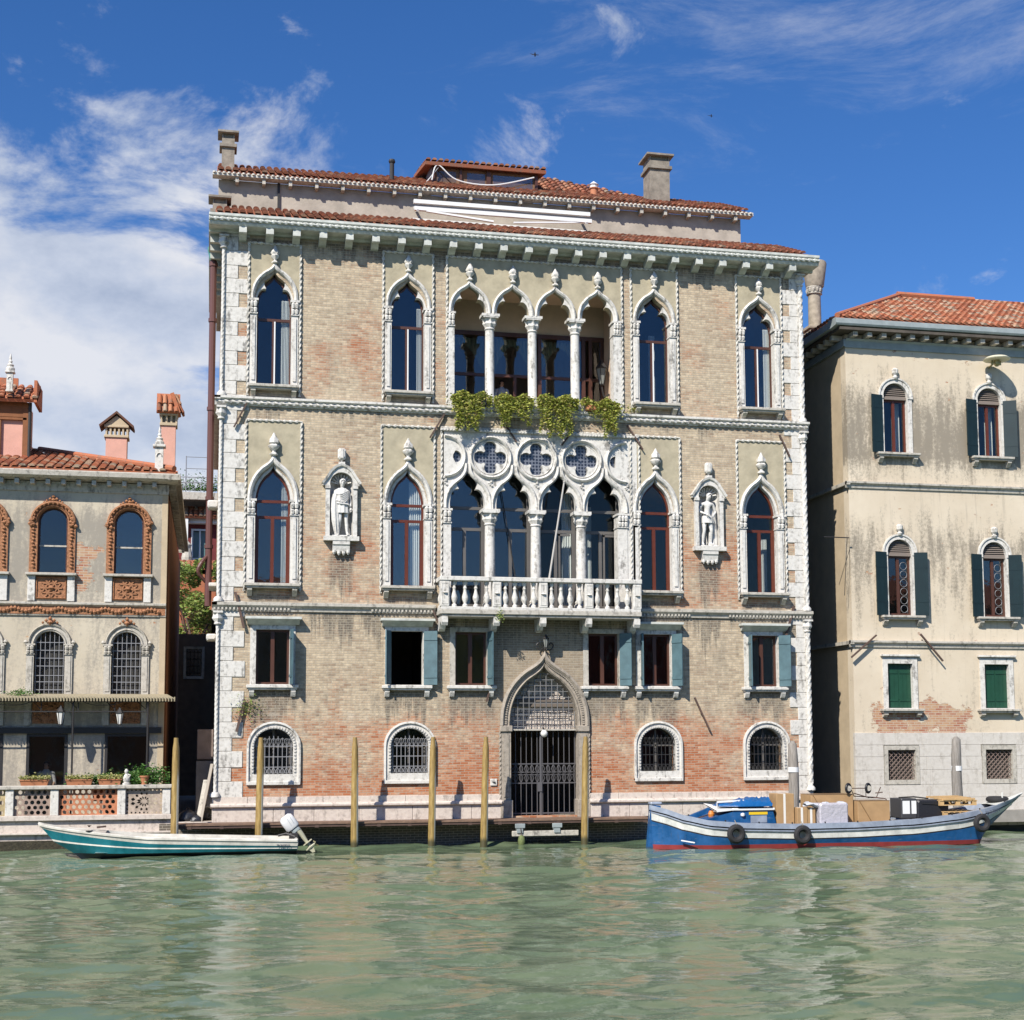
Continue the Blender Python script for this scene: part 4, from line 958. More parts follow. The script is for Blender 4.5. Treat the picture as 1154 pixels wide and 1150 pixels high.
m=MB(); m.add([(-12,YL+5,12.6),(-6.1,YL+5,12.6),(-5.1,9.5,12.9),(-12,9.5,14.2),(-6.9,9.5,14.2)],[(0,1,4,3),(1,2,4)]); m.build('rear_roof',TILED,LH)
# rooftop tower
tw=MB(); tw.box(-12,-6.22,4.5,6.2,11.9,14.55); tob=tw.build('roof_tower',PINK,LH)
m=MB(); m.box(-12,-6.18,4.4,4.5,14.0,14.5); m.box(-6.32,-6.12,4.38,4.55,12.3,14.5); m.box(-7.2,-7.02,4.4,4.5,12.3,13.95); m.box(-12,-6.2,4.38,4.5,13.9,13.98); m.build('tower_trim',BROWN,tob)
m=MB(); tile_roof(m,(-12,4.05,14.55),(1,0,0),(0,2.,1.3),[(0,0),(6.15,0),(6.15,1.15),(0,1.15)],tw=.27,tl=.3,seed=15); m.box(-5.95,-5.85,4.05,5.6,14.45,15.2); m.box(-12,-6.6,5.1,5.2,15.2,15.5); m.build('tower_roof',TILE,tob)
m=MB(); m.tube([(-6.1,4.4,12.2),(-6.1,4.4,14.5)],.06,8); m.build('drainpipe',IRON,tob)
def spire(x,y,z,k,lab):
    m=MB(); m.box(x-.16*k,x+.16*k,y-.16*k,y+.16*k,z,z+.05); m.box(x-.13*k,x+.13*k,y-.13*k,y+.13*k,z+.05,z+.85*k); m.bbox(x-.2*k,x+.2*k,y-.2*k,y+.2*k,z+.85*k,z+.93*k,.01)
    m.sweep(arc(x,.08*k,z+.55*k,.1*k,8),[(.02,y-.13*k),(0,y-.17*k),(-.02,y-.13*k)])
    m.lathe([(.14,0),(.15,.1),(.10,.16),(.12,.22),(.05,.28),(.07,.34),(.03,.40),(.045,.46),(.01,.62)],(x,y,z+.93*k),10); m.build('stone_spire',STONE,LH,smooth=35,label=lab)
spire(-1.74,YL-.2,11.76,1.0,'white stone finial at the right corner of the roof')
spire(-6.72,4.0,14.75,.75,'white stone finial in front of the tower roof')
# pink chimneys
m=MB(); m.box(-3.66,-2.96,5.0,5.6,11.9,13.55); c1=m.build('gabled_chimney',PINK,LH)
m=MB(); m.bbox(-3.72,-2.9,4.95,5.65,13.55,13.64,.01); m.bbox(-3.72,-2.9,4.95,5.65,13.9,13.98,.01)
for k in range(6): m.box(-3.68+k*.14,-3.62+k*.14,5.,5.6,13.64,13.9)
m.plate([(-3.72,13.98),(-2.9,13.98),(-3.31,14.32)],[],4.97,5.63); m.build('chimney_arcade',SIDE,c1)
m=MB(); 
for s in (-1,1): m.bar((-3.31,5.3,14.45),(-3.31+s*.58,5.3,13.98),.8,.07) if False else m.add([(-3.31,4.85,14.46),(-3.31+s*.58,4.85,13.96),(-3.31+s*.58,5.75,13.96),(-3.31,5.75,14.46),(-3.31,4.85,14.38),(-3.31+s*.56,4.85,13.88),(-3.31+s*.56,5.75,13.88),(-3.31,5.75,14.38)],[(0,1,2,3),(7,6,5,4),(0,4,5,1),(1,5,6,2),(2,6,7,3),(3,7,4,0)])
m.build('chimney_roof',TILED,c1)
m=MB(); m.box(-1.72,-1.26,2.5,3.0,11.7,13.5); c2=m.build('tiled_chimney',PINK,LH)
m=MB(); m.bbox(-1.77,-1.21,2.45,3.05,13.5,13.6,.01); m.box(-1.7,-1.28,2.6,2.9,13.6,13.85)
for k in range(4): m.box(-1.75+k*.16,-1.69+k*.16,2.47,3.03,13.6,13.86)
m.bbox(-1.79,-1.19,2.43,3.07,13.84,13.94,.01); m.build('chimney_arcade',SIDE,c2)
m=MB(); tile_roof(m,(-1.88,2.33,13.93),(1,0,0),(0,.3,.85),[(0,0),(.75,0),(.75,.7),(0,.7)],tw=.18,tl=.3,seed=31); tile_roof(m,(-1.1,2.3,13.93),(0,1,0),(-.3,0,.85),[(0,0),(.75,0),(.75,.7),(0,.7)],tw=.18,tl=.3,seed=32); m.build('chimney_roof',TILE,c2)
m=MB(); m.box(-2.75,-2.3,3.0,3.3,12.2,12.28); m.tube([(-2.52,3.1,11.9),(-2.52,3.1,12.2)],.06,6); m.build('roof_vent',STONE2,LH)
# ================================================================== right house
XF[:]=[46/45,1.]
RH=thing('plaster_house','ochre plastered house with dark green shutters and orange tiled roof, at right','house',(27.6,1,.6))
RX=21.5; UC=[23.33,26.95,30.6]
hl=[]
for c in UC:
    for z0,zs in ((13.03,15.08),(7.34,9.55)): hl.append(closed_open(arc(c,.49,zs,.49),z0))
SC=[23.22,26.88,30.5]; GC=[23.18,26.85,30.4]
for c in SC: hl.append(rect(c-.48,c+.48,4.15,5.70))
for c in GC: hl.append(rect(c-.52,c+.52,1.70,2.74))
m=MB(); m.plate(rect(RX,34,.6,17.2),hl,0,.4); m.build('front_wall',PL_R,RH)
m=MB(); m.box(RX,RX+.4,.41,14,.6,17.2); m.build('side_wall',SIDE,RH)
m=MB(); m.box(RX+.4,34,13.6,14,.6,17); m.build('rear_wall',SIDE,RH)
m=MB()
for z in (.3,3.3,6.2,11.8,16.8): m.box(RX+.41,34,.41,13.5,z,z+.2)
m.box(RX+.41,34,3.5,3.7,.6,17); m.build('room_interior',INT,RH)
m=MB(); m.prismx([(0,17.0),(0,16.72),(-.06,16.72),(-.09,16.95),(-.16,17.02)],RX-.02,34); m.box(RX-.09,RX-.001,-.08,13,16.75,17.0); m.build('frieze',LEAD,RH)
m=MB(); m.prismx([(-.03,17.30),(-.62,17.34),(-.66,17.40),(-.66,17.55),(-.56,17.60),(0,17.62)],RX-.62,34); m.box(RX-.62,RX-.44,0.01,14,17.33,17.58); m.build('gutter',LEAD,RH)
m=MB(); m.box(RX-.45,34,-.58,.2,17.2,17.3); m.box(RX-.45,RX-.01,.21,14,17.2,17.3); m.build('soffit',DARKW,RH)
m=MB(); x=RX+.1
while x<34: m.box(x,x+.17,-.46,0,17.04,17.19); x+=.54
for k in range(24): m.box(RX-.4,RX,.2+k*.54,.37+k*.54,17.02,17.19)
m.build('rafter_end',STONE2,RH)
for z in (11.86,6.34):
    m=MB(); m.prismx([(0,z-.1),(-.05,z-.1),(-.07,z),(-.15,z+.06),(-.15,z+.12),(0,z+.15)],RX-.13,34); m.box(RX-.13,RX-.001,-.14,6,z,z+.12); m.build('string_course',STONE2,RH)
for j,(z0,zs) in enumerate(((13.03,15.08),(7.34,9.55))):
    for i,c in enumerate(UC):
        m=MB(); m.plate(closed_open(arc(c,.62,zs,.62,18),z0),[closed_open(arc(c,.455,zs,.455,18),z0+.02)],-.05,.25)
        m.sweep(arc(c,.62,zs,.62,18),[(.02,0),(.02,-.09),(-.03,-.09),(-.05,-.04)])
        for s in (-1,1): m.box(*sorted((c+s*.46,c+s*.65)),-.08,0,zs-.1,zs)
        m.lathe([(.07,0),(.1,.06),(.05,.12),(.11,.2),(.12,.32),(.06,.38)],(c,-.07,zs+.60),10); w=m.build('arched_window',STONE,RH)
        sill(w,c,.80,z0,d=.28,h=.08,bh=.26)
        m=MB(); 
        for k in range(7):
            z=zs-.02+k*.07; hw=math.sqrt(max(.0,.45**2-(z-zs)**2)); 
            if hw>.08: m.add([(c-hw,.06,z),(c+hw,.06,z),(c+hw,.12,z+.055),(c-hw,.12,z+.055),(c-hw,.07,z-.012),(c+hw,.07,z-.012),(c+hw,.13,z+.043),(c-hw,.13,z+.043)],[(0,1,2,3),(7,6,5,4),(0,4,5,1)])
        m.box(c-.455,c+.455,.04,.12,zs-.12,zs-.03); m.build('louvre',mat('grey louvre wood',(.22,.18,.15),.8),w)
        m=MB(); m.sweep(rect(c-.45,c+.45,z0+.03,zs-.12),[(0,.15),(0,.21),(.07,.21),(.07,.15)],closed=True); m.box(c-.05,c+.05,.14,.2,z0+.03,zs-.12); m.build('frame',REDW if j==0 else DKW,w)
        m=MB(); m.box(c-.45,c+.45,.18,.186,z0+.03,zs-.12); m.build('pane',GLASS if j==0 else LEADG if i==9 else GLASS,w)
        if j==0: curtain(w,c+.1,c+.4,z0+.05,zs-.15,.5)
        else:
            m=MB(); 
            for k in range(6): m.sweep(circ(c+.22,7.6+k*.3,.13,14),[(.008,.165),(0,.155),(-.008,.165)],closed=True)
            m.build('lead_tracery',IRONL,w)
        # shutters
        for s in (-1,1):
            if j==0 and i==0 and s==1: continue
            ang=rad(62 if s<0 else (18 if not(j==0 and i==1) else 30)); L=.46
            if s<0: ang=rad(70 if j==0 else 60)
            if s<0: ang=rad(14)
            d=Vector((s*math.cos(ang),-math.sin(ang),0)); n=Vector((-d.y,d.x,0))*s
            zc=(z0+zs)/2; hh=(zs-z0)/2; ce=Vector((c+s*.52,-.06,zc))+d*L/2
            m=MB(); m.obox(ce,d*L/2,n*.022,Vector((0,0,hh)))
            for k in (-.25,.25): m.obox(ce+d*k*L,d*.008,n*.026,Vector((0,0,hh-.01)))
            for z in (-.6,.6): m.obox(ce+Vector((0,0,z)),d*L/2,n*.03,Vector((0,0,.04)))
            m.build('shutter',SHUTD,w)
for i,c in enumerate(SC):
    m=MB(); m.plate(rect(c-.64,c+.64,4.12,5.90),[rect(c-.465,c+.465,4.16,5.69)],-.05,.3); m.bbox(c-.72,c+.72,-.14,0,5.93,6.0,.01); w=m.build('shuttered_window',STONE,RH); sill(w,c,.78,4.13,d=.26,h=.08,bh=.2)
    m=MB(); 
    for a,b in ((c-.465,c-.005),(c+.005,c+.465)):
        m.box(a,b,.12,.16,4.17,5.68)
        for k in (1,2): x=a+(b-a)*k/3; m.box(x-.006,x+.006,.112,.12,4.2,5.65)
        m.box(a+.03,b-.03,.10,.12,4.4,4.48); m.box(a+.03,b-.03,.10,.12,5.35,5.43)
    m.build('shutter',GREEN,w)
m=MB(); rz=random.Random(14); z=.62
rows=[.62,1.1,1.55,2.05,2.5,2.9,3.32]
hlr=[(c-.66,c+.66) for c in GC]
for a,b in zip(rows,rows[1:]):
    x=RX-.03
    while x<34:
        w_=rz.uniform(.9,1.7); x2=min(x+w_,34)
        # keep the stones clear of the grilled openings
        segs=[(x,x2)]
        if b>1.62 and a<2.85:
            for (p,q) in hlr:
                ns=[]
                for (u,v) in segs:
                    if v<=p or u>=q: ns.append((u,v))
                    else:
                        if u<p: ns.append((u,p))
                        if v>q: ns.append((q,v))
                segs=ns
        for (u,v) in segs:
            if v-u>.05: m.bbox(u+.003,v-.003,-.055,.1,a+.003,b-.003,.006)
        x=x2
m.build('stone_base',mat('pale base ashlar',fn=stone_fn((.62,.58,.52),(.54,.50,.44),(.34,.30,.25),.5),rough=.85),RH)
for c in GC:
    m=MB(); m.plate(rect(c-.65,c+.65,1.56,2.88),[rect(c-.51,c+.51,1.71,2.73)],-.075,.3); w=m.build('cellar_window',STONE2,RH)
    m=MB(); k=-1.0
    while k<2.1:
        for s in (1,-1):
            a=max(0,-k);  # diagonal bars clipped to the opening
            p0=(max(0,k),max(0,-k)); L=min(1-p0[0],1-p0[1])
            if L>.05:
                x0,z0=p0; x1,z1=x0+L,z0+L
                if s<0: x0,x1=1-x0,1-x1
                m.tube([(c-.5+x0*1.0,.04+.01*s,1.72+z0),(c-.5+x1*1.0,.04+.01*s,1.72+z1)],.012,5)
        k+=.17
    m.build('window_grille',mat('pinkish rusty grille',(.25,.18,.15),.7),w)
    m=MB(); m.box(c-.51,c+.51,.22,.26,1.7,2.74); m.build('dark_board',DARKW,w)
m=MB(); m.box(RX-.25,34.0,-.05,.3,-2,.6); m.bbox(RX-.25,34,-.32,.0,.25,.42,.02); m.build('foundation',PLINTH,RH)
m=MB(); m.box(RX-.24,34.0,-.075,-.05,-2,.12); m.build('weed_line',mat('wet algae',(.03,.03,.018),.7),RH)
m=MB(); tile_roof(m,(RX-.55,-.55,17.62),(1,0,0),(0,5.5,2.7),[(0,0),(13.2,0),(13.2,6.7),(8.4,6.7),(8.0,6.2),(5.3,6.2)],tw=.25,tl=.38,seed=41); m.tube([(RX-.5,-.5,17.7),(26.3,5.1,20.5)],.1,8); m.tube([(26.2,5.1,20.52),(29.5,5.1,20.5)],.12,8); m.build('tiled_roof',TILE,RH)
m=MB(); tile_roof(m,(RX-.55,-.5,17.62),(0,1,0),(-(-1),0,.49),[(0,0),(14,0),(9,5.2),(5.5,5.2)],tw=.25,tl=.38,seed=42); m.build('hip_roof',TILE,RH)
for (xa,za,xb,zb) in ((22.3,6.65,21.35,5.88),(23.95,6.7,24.75,5.78)):
    m=MB(); m.bar((xa,-.18,za),(xb,-.2,zb),.07,.05); m.build('anchor_bar',RUST,RH)
m=MB(); m.tube([(21.35,-.25,9.98),(20.4,-.3,9.98)],.02,5); m.tube([(21.3,-.2,9.98),(21.2,-.1,8.0)],.012,5); m.build('iron_bracket',IRON,RH)
# lamp under a round shade on the right house
L=thing('shade_lamp','round cream shade floodlight fixed high on the ochre wall','lamp',(27.6,.5,16.7))
m=MB(); m.lathe([(.45,0),(.47,.03),(.36,.10),(.12,.16),(.02,.17)],(27.0,-.55,16.42),20); m.build('lamp_shade',mat('cream enamel',(.75,.70,.52),.5),L,smooth=True)
m=MB(); m.lathe([(.06,-.22),(.1,-.15),(.1,.02)],(27.0,-.55,16.42),10); m.tube([(27.0,0,16.28),(27.0,-.3,16.34),(27.0,-.55,16.42)],.03,6); m.lathe([(.05,-.14),(.05,0)],(26.85,-.5,16.40),6); m.lathe([(.05,-.14),(.05,0)],(27.15,-.5,16.40),6); m.build('fitting',mat('brassy fitting',(.4,.33,.15),.4,metal=.5),L)
XF[:]=[1.,0.]
m=MB(); cx,cy=22.66,5.0; m.box(cx-.36,cx+.36,cy-.36,cy+.36,17.6,18.8); m.bbox(cx-.42,cx+.42,cy-.42,cy+.42,18.8,18.92,.01); m.lathe([(.25,0),(.24,1.5)],(cx,cy,18.92),18); fc=m.build('flared_chimney',mat('tan chimney render',(.36,.31,.24),.9,var=.3,vscale=5),RH,smooth=True)
m=MB(); m.lathe([(.24,0),(.31,.05),(.25,.1),(.32,.3),(.3,.34)],(cx,cy,20.2),18)
for k in range(12): a=k*PI/6; m.lathe([(.03,0),(.05,.1),(.02,.16)],(cx+.28*math.cos(a),cy+.28*math.sin(a),20.32),6)
m.build('corbel_ring',STONE2,fc)
m=MB(); m.lathe([(.32,0),(.35,.05),(.47,.92),(.44,1.0),(.37,.98)],(cx+.03,cy,20.52),22); m.build('flared_cap',mat('tan chimney render',(.42,.34,.25),.9,var=.2,vscale=5),fc,smooth=True)
# ================================================================== ground, quays, deck
m=MB(); m.box(-12,-1.1,.02,YL,-2,.34); m.bbox(-12,-1.10,-.12,.4,.34,.40,.01); m.box(-12,-1.12,.06,YL,.40,.75)
q=m.build('quay_wall',PLINTH); struct(q)
m=MB(); m.box(-12,-1.12,-.05,.019,-2,.16); struct(m.build('quay_algae',mat('dark weed crust',(.045,.038,.022),.85,var=.5,vscale=12,bump=1.,bscale=30)))
m=MB(); m.box(-1500,1500,.43,2500,.2,.60); struct(m.build('ground',mat('old pavement',(.28,.26,.23),.9,var=.2,vscale=2)))
m=MB(); r3=random.Random(2); x=-1.0
for k in range(3):
    y0=-1.0+k*.31; m.box(-.95,13.9,y0,y0+.30,.58,.635-.003*k)
struct(m.build('walkway',WOODD))
m=MB()
for k in range(16): m.box(-.6+k*.95,-.48+k*.95,-.98,-.02,.48,.579)
m.box(-.95,13.9,-.97,-.90,.50,.578)
struct(m.build('walkway_joist',RUST))
# ================================================================== terrace balustrade
BT=thing('terrace_balustrade','stone posted balustrade with pierced terracotta panels in front of the shop','balustrade',(-5,0,.75))
m=MB(); m.bbox(-12,-1.10,-.06,.34,.751,.90,.01); m.build('base_course',PLINTH,BT)
m=MB(); m.bbox(-12,-1.08,-.08,.32,1.68,1.80,.02); m.build('handrail',STONE2,BT)
posts=[-11.2,-9.9,-8.6,-7.15,-5.82,-4.53,-2.58,-1.25]
for x in posts: m=MB(); m.bbox(x-.12,x+.12,-.02,.26,.90,1.68,.012); m.build('post',STONE,BT)
LT=mat('pierced terracotta',(.46,.18,.09),.85,var=.35,vscale=6,bump=.4); LG=mat('pierced grey terracotta',(.34,.25,.20),.9,var=.3,vscale=6); LY=mat('pierced yellow terracotta',(.42,.33,.18),.9,var=.3,vscale=6)
rr=random.Random(6)
for i,(a,b) in enumerate(zip(posts,posts[1:])):
    a+=.12;b-=.12; hh=[]
    if i==6:
        m=MB(); mt=mat('pale carved fretwork',(.42,.34,.27),.9,var=.3,vscale=8)
        z0,z1=.90,1.68; w=.1
        nx=int((b-a)/.11)
        for k in range(nx): hh.append(circ(a+.055+k*(b-a-.11)/(nx-1),z1-.05,.028,8)); hh.append(circ(a+.055+k*(b-a-.11)/(nx-1),z0+.05,.028,8))
        for k in range(5): hh.append(circ(a+.055,z0+.16+k*.115,.03,8)); hh.append(circ(b-.055,z0+.16+k*.115,.03,8))
        cx,cz=(a+b)/2,(z0+z1)/2
        for k in range(12):
            t=k*PI/6+PI/12; 
            for r0,r1,wd in ((.07,.21,.032),(.24,.37,.05)):
                sx=1.12 if abs(math.cos(t))>.9 else 1.0
                u=(math.cos(t)*sx,math.sin(t)*.80); n_=(-u[1],u[0])
                hh.append([(cx+u[0]*r0,cz+u[1]*r0),(cx+u[0]*(r0+r1)/2+n_[0]*wd,cz+u[1]*(r0+r1)/2+n_[1]*wd),(cx+u[0]*r1,cz+u[1]*r1),(cx+u[0]*(r0+r1)/2-n_[0]*wd,cz+u[1]*(r0+r1)/2-n_[1]*wd)])
        m.plate(rect(a,b,z0,z1),hh,.08,.16); m.build('fretwork_panel',mt,BT); continue
    m=MB(); dz=.152; dx=.176 if i!=3 else .2
    for r in range(5):
        z=.99+r*dz; x=a+(.10 if r%2 else .19)-.02
        while x<b-.075:
            hh.append([(x+.064*math.cos(PI/6+k*PI/3+.3*(i==5 and r==0)),z+.064*math.sin(PI/6+k*PI/3)) for k in range(6)] if (r%2 or i==5) else circ(x,z,.064,8)); x+=dx
    m.plate(rect(a,b,.90,1.68),hh,.09,.16); m.build('pierced_panel',{4:LG,5:LT,3:LY}.get(i,LG),BT)
# ================================================================== leaves
def leafcloud(mb,sampler,n,size,seed=0,droop=.4):
    r=random.Random(seed)
    for _ in range(n):
        p=Vector(sampler(r)); s=size*r.uniform(.6,1.3); mb.rn=r.uniform(.01,.99)
        a=r.uniform(0,2*PI); u=Vector((math.cos(a),math.sin(a),r.uniform(-1,1)*droop)).normalized(); v=u.cross(Vector((r.uniform(-1,1),r.uniform(-1,1),r.uniform(-.3,1)))).normalized()
        mb.add([p-u*s*.5,p+v*s*.28,p+u*s*.6,p-v*s*.28],[(0,1,2,3)])
def leaf_mat(name,stops):
    def f(g,b,p):
        r=g.n('ShaderNodeAttribute',{'attribute_name':'rnd'}).outputs['Fac']; c=g.ramp(r,stops); g.put(b.inputs['Base Color'],c)
        nt=g.nt; out=[n for n in nt.nodes if n.type=='OUTPUT_MATERIAL'][0]; tl=g.n('ShaderNodeBsdfTranslucent',Color=c).outputs[0]
        mx=g.n('ShaderNodeMixShader',_0=.3,_1=b.outputs[0],_2=tl); nt.links.new(mx.outputs[0],out.inputs[0])
    return mat(name,fn=f,rough=.6)
LF_Y=leaf_mat('yellow green leaves',[(0,(.08,.11,.02)),(.3,(.28,.33,.05)),(.72,(.54,.55,.10)),(.9,(.56,.50,.17)),(1,(.22,.13,.06))])
LF_G=leaf_mat('fresh green leaves',[(0,(.03,.09,.015)),(.5,(.07,.20,.03)),(.9,(.16,.28,.06)),(1,(.4,.4,.2))])
LF_T=leaf_mat('tree leaves',[(0,(.10,.16,.03)),(.5,(.26,.36,.07)),(.85,(.42,.48,.13)),(1,(.50,.46,.22))])
LF_P=leaf_mat('pale yellow leaves',[(0,(.16,.2,.04)),(.5,(.42,.42,.12)),(1,(.58,.52,.28))])
CLAY=mat('terracotta planter clay',(.42,.17,.08),.85,var=.15)
hang=[(7.62,8.80,14.40,13.15,1),(9.0,10.18,14.38,13.28,2),(10.46,11.72,14.42,13.05,3),(11.94,13.12,14.36,13.15,4)]
HL=['leftmost of the four trailing yellow green plants on the upper loggia sill','second trailing plant from the left on the upper loggia sill','third and longest trailing plant from the left on the upper loggia sill','rightmost and thinnest trailing plant on the upper loggia sill']
for k,(a,b,zt,zb,sd_) in enumerate(hang):
    h=thing('hanging_plant',HL[k],'plant',((a+b)/2,-.3,14.0),'trailing plants along the upper loggia')
    m=MB(); m.bbox(a+.12,b-.12,-.38,-.13,14.0,14.16,.015); m.build('planter',CLAY if k==3 else IRON,h)
    rs=random.Random(sd_*7); tails=[(rs.uniform(a+.05,b-.05),rs.uniform(zb,zb+.5)) for _ in range(9)]
    if k==3: tails=[(rs.uniform(a+.7,b),rs.uniform(zb,zb+.4)) for _ in range(6)]
    ys=sorted(tails)
    def smp(r,a=a,b=b,zt=zt,zb=zb,tails=tails,k=k):
        if r.random()<.48:
            x=r.gauss((a+b)/2,(b-a)*.28); x=min(max(x,a-.03),b+.03); z=zt-.02-abs(r.gauss(0,.2))+.07*math.sin(x*9); y=-.28+r.gauss(0,.11)
            return (x,y,z)
        x0,z0=r.choice(tails); t=r.random()**1.25; z=zt-.1-(zt-z0)*t; return (x0+r.gauss(0,.10*(1.15-t)+.02)+.05*math.sin(z*7+x0*9),-.40-.05*math.sin(PI*t)+r.gauss(0,.05),z)
    m=MB(); leafcloud(m,smp,5200 if k<3 else 3400,.085,sd_); m.build('foliage',LF_Y,h)
    m=MB()
    for x0,z0 in tails: m.tube([(x0,-.33,14.15),(x0,-.42,14.0),(x0+.02,-.42,z0+.1)],.008,4)
    m.build('stem',RUST,h)
def tuft(name,label,c,rx,ry,rz,n,size,mt,seed,cat='plant',sag=0):
    m=MB(); leafcloud(m,lambda r:(c[0]+r.gauss(0,rx),c[1]+r.gauss(0,ry),c[2]+r.gauss(0,rz)-(abs(r.gauss(0,sag)) if sag else 0)),n,size,seed); return tag(m.build(name,mt,loc=c),label,cat)
tuft('weed_tuft','dark scrubby weed growing from the wall under the leftmost shuttered window',(1.15,-.12,4.32),.22,.06,.14,260,.06,LF_T,3,sag=.15)
tuft('weed_tuft','small plant rooted under the balcony slab at its second bracket',(8.98,-.95,7.05),.06,.05,.1,160,.05,LF_T,4)
tuft('weed_tuft','green tuft growing on the shop canopy below the left lower window',(-5.75,1.5,4.64),.22,.1,.05,260,.07,LF_G,5)
tuft('weed_tuft','sprig of leaves on the string course right of the upper loggia',(13.75,-.12,14.12),.2,.05,.07,140,.06,LF_Y,6)
# terrace planters
for a,b,lab in ((-6.85,-6.2,'terracotta box of pale leaves at the left end of the terrace rail'),(-5.55,-4.72,'terracotta box of pale leaves on the rail in front of the shop doorway'),(-4.22,-3.45,'terracotta box of yellowish leaves on the rail left of the green bush'),(-3.28,-2.6,'terracotta box of yellow leaves on the rail just left of the white figurine')):
    h=thing('flower_box',lab,'flower box',((a+b)/2,.12,1.8),'flower boxes on the terrace rail')
    m=MB(); m.add([(a+.04,.03,1.80),(b-.04,.03,1.80),(b-.04,.21,1.80),(a+.04,.21,1.80),(a,0,1.96),(b,0,1.96),(b,.24,1.96),(a,.24,1.96)],[(3,2,1,0),(4,5,6,7),(0,1,5,4),(1,2,6,5),(2,3,7,6),(3,0,4,7)]); m.bbox(a-.015,b+.015,-.015,.255,1.94,1.975,.006); m.build('box',CLAY,h)
    m=MB(); leafcloud(m,lambda r:(r.uniform(a-.02,b+.02),r.gauss(.12,.08),1.99+abs(r.gauss(0,.055))),700,.06,int(a*9)); m.build('foliage',LF_P,h)
h=thing('potted_shrub','leafy green shrub spilling over the rail between two yellow flower boxes','shrub',(-3.55,.35,1.3)); m=MB(); leafcloud(m,lambda r:(r.gauss(-3.2,.33),.4+r.gauss(0,.13),1.93+r.gauss(0,.10)),1300,.08,61); m.build('foliage',LF_G,h); m=MB(); m.lathe([(.14,0),(.2,.35),(.22,.38)],(-3.3,.5,1.3),12); m.build('pot',CLAY,h)
h=thing('potted_shrub','large leafy green shrub in a clay pot at the right end of the terrace rail','shrub',(-1.85,.2,1.3)); m=MB(); leafcloud(m,lambda r:(min(r.gauss(-1.85,.30),-1.2),.35+r.gauss(0,.15),2.03+r.gauss(0,.14)),2000,.085,62); m.build('foliage',LF_G,h); m=MB(); m.lathe([(.09,0),(.13,.22),(.15,.22),(.15,.27)],(-1.92,.1,1.80),14); m.build('pot',CLAY,h)
h=thing('figurine','small white figurine standing on the terrace rail beside the large shrub','figurine',(-2.46,.1,1.8)); m=MB(); m.lathe([(.12,0),(.12,.05),(.07,.07),(.1,.12),(.11,.2),(.06,.3),(.03,.33),(.06,.38),(.06,.43),(.02,.48)],(-2.46,.1,1.8),12,mod=lambda a,z:1+.1*math.cos(3*a)); m.build('body',STONE,h,smooth=True); m=MB(); m.tube([(-2.38,.05,2.02),(-2.34,.0,2.09),(-2.42,.0,2.12)],.025,6); m.build('arm',STONE,h)
# ================================================================== mooring poles
def pole_fn(g,b,p):
    x,y,z=g.xyz(p); n=g.noise(g.vm('MULTIPLY',p,(6,6,.8)),3,4,.6)
    c=g.mix(g.mr(n,.3,.7),(.46,.32,.11),(.22,.14,.045))
    strip=g.math('MULTIPLY',g.sm(g.math('ADD',x,g.math('MULTIPLY',y,.55)),-.012,.006),g.sm(g.math('ADD',z,g.math('MULTIPLY',n,.6)),2.75,2.35))
    c=g.mix(strip,c,(.72,.66,.52)); wet=g.sm(g.math('ADD',z,g.math('MULTIPLY',n,.25)),.42,.22); c=g.mix(g.math('MULTIPLY',wet,.9),c,(.05,.05,.025)); g.put(b.inputs['Base Color'],c)
POLE=mat('gold painted pole',fn=pole_fn,rough=.45,coord='Object')
poles=[(-.97,-1.2,.0,'golden mooring pole nearest the shop terrace, left of the alley'),(1.50,-1.2,.01,'golden mooring pole in front of the leftmost arched ground window'),(4.38,-1.2,0,'golden mooring pole against bare brick left of centre, third from the left'),(6.76,-1.2,.012,'golden mooring pole at the right edge of the second arched window'),(8.40,-1.2,.02,'golden mooring pole just left of the water gate'),(11.64,-1.2,.015,'golden mooring pole at the right jamb of the water gate')]
for i,(x,y,ln,lab) in enumerate(poles):
    if i==0:
        pr=thing('mooring_pole',lab,'mooring pole',(x,y,-.12),'golden mooring poles along the walkway')
        m=MB(); H=3.34; pts=[(0,0,-1.5),(0,0,.5),(0,0,2.6),(0,0,3.0),(0,0,3.2),(0,0,H)]
        m.tube([(a+x,b+y,c-.12) for a,b,c in pts],[.118,.115,.104,.096,.072,.064],18); sh=m.build('shaft',POLE,pr,smooth=50)
        first=pr
    else:
        c=copy_tree(first,(x,y,-.12),lab); c.rotation_euler=(ln*.6,ln,i*.02)
def wood_fn(g,b,p):
    n=g.noise(g.vm('MULTIPLY',p,(9,9,.8)),3,5,.7); g.put(b.inputs['Base Color'],g.mix(g.mr(n,.3,.7),(.17,.15,.13),(.36,.33,.29)))
    bp=g.n('ShaderNodeBump',Strength=.8,Distance=.03,Height=n); g.nt.links.new(bp.outputs[0],b.inputs['Normal'])
GPOLE=mat('grey weathered oak',fn=wood_fn,rough=.9,coord='Object')
for x,y,H,lab in ((18.55,-1.6,3.05,'grey weathered oak pole at the right corner of the palace'),(24.35,-1.6,3.18,'grey weathered oak pole in front of the ochre house base')):
    pr=thing('mooring_pole',lab,'mooring pole',(x,y,-.12)); m=MB(); rr=random.Random(int(x)); ph=rr.random()*6
    m.tube([(x+.02*math.sin(k+ph),y,-1.5+k*(H+1.4)/9) for k in range(10)]+[(x,y,H)],[.17]*7+[.165,.16,.14,.05],14,mod=lambda a,d:1+.05*math.cos(3*a+ph)); m.build('shaft',GPOLE,pr,smooth=50)
    m=MB(); m.lathe([(.178,0),(.178,.16)],(x,y,2.05),16); m.build('white_band',WHITE,pr)
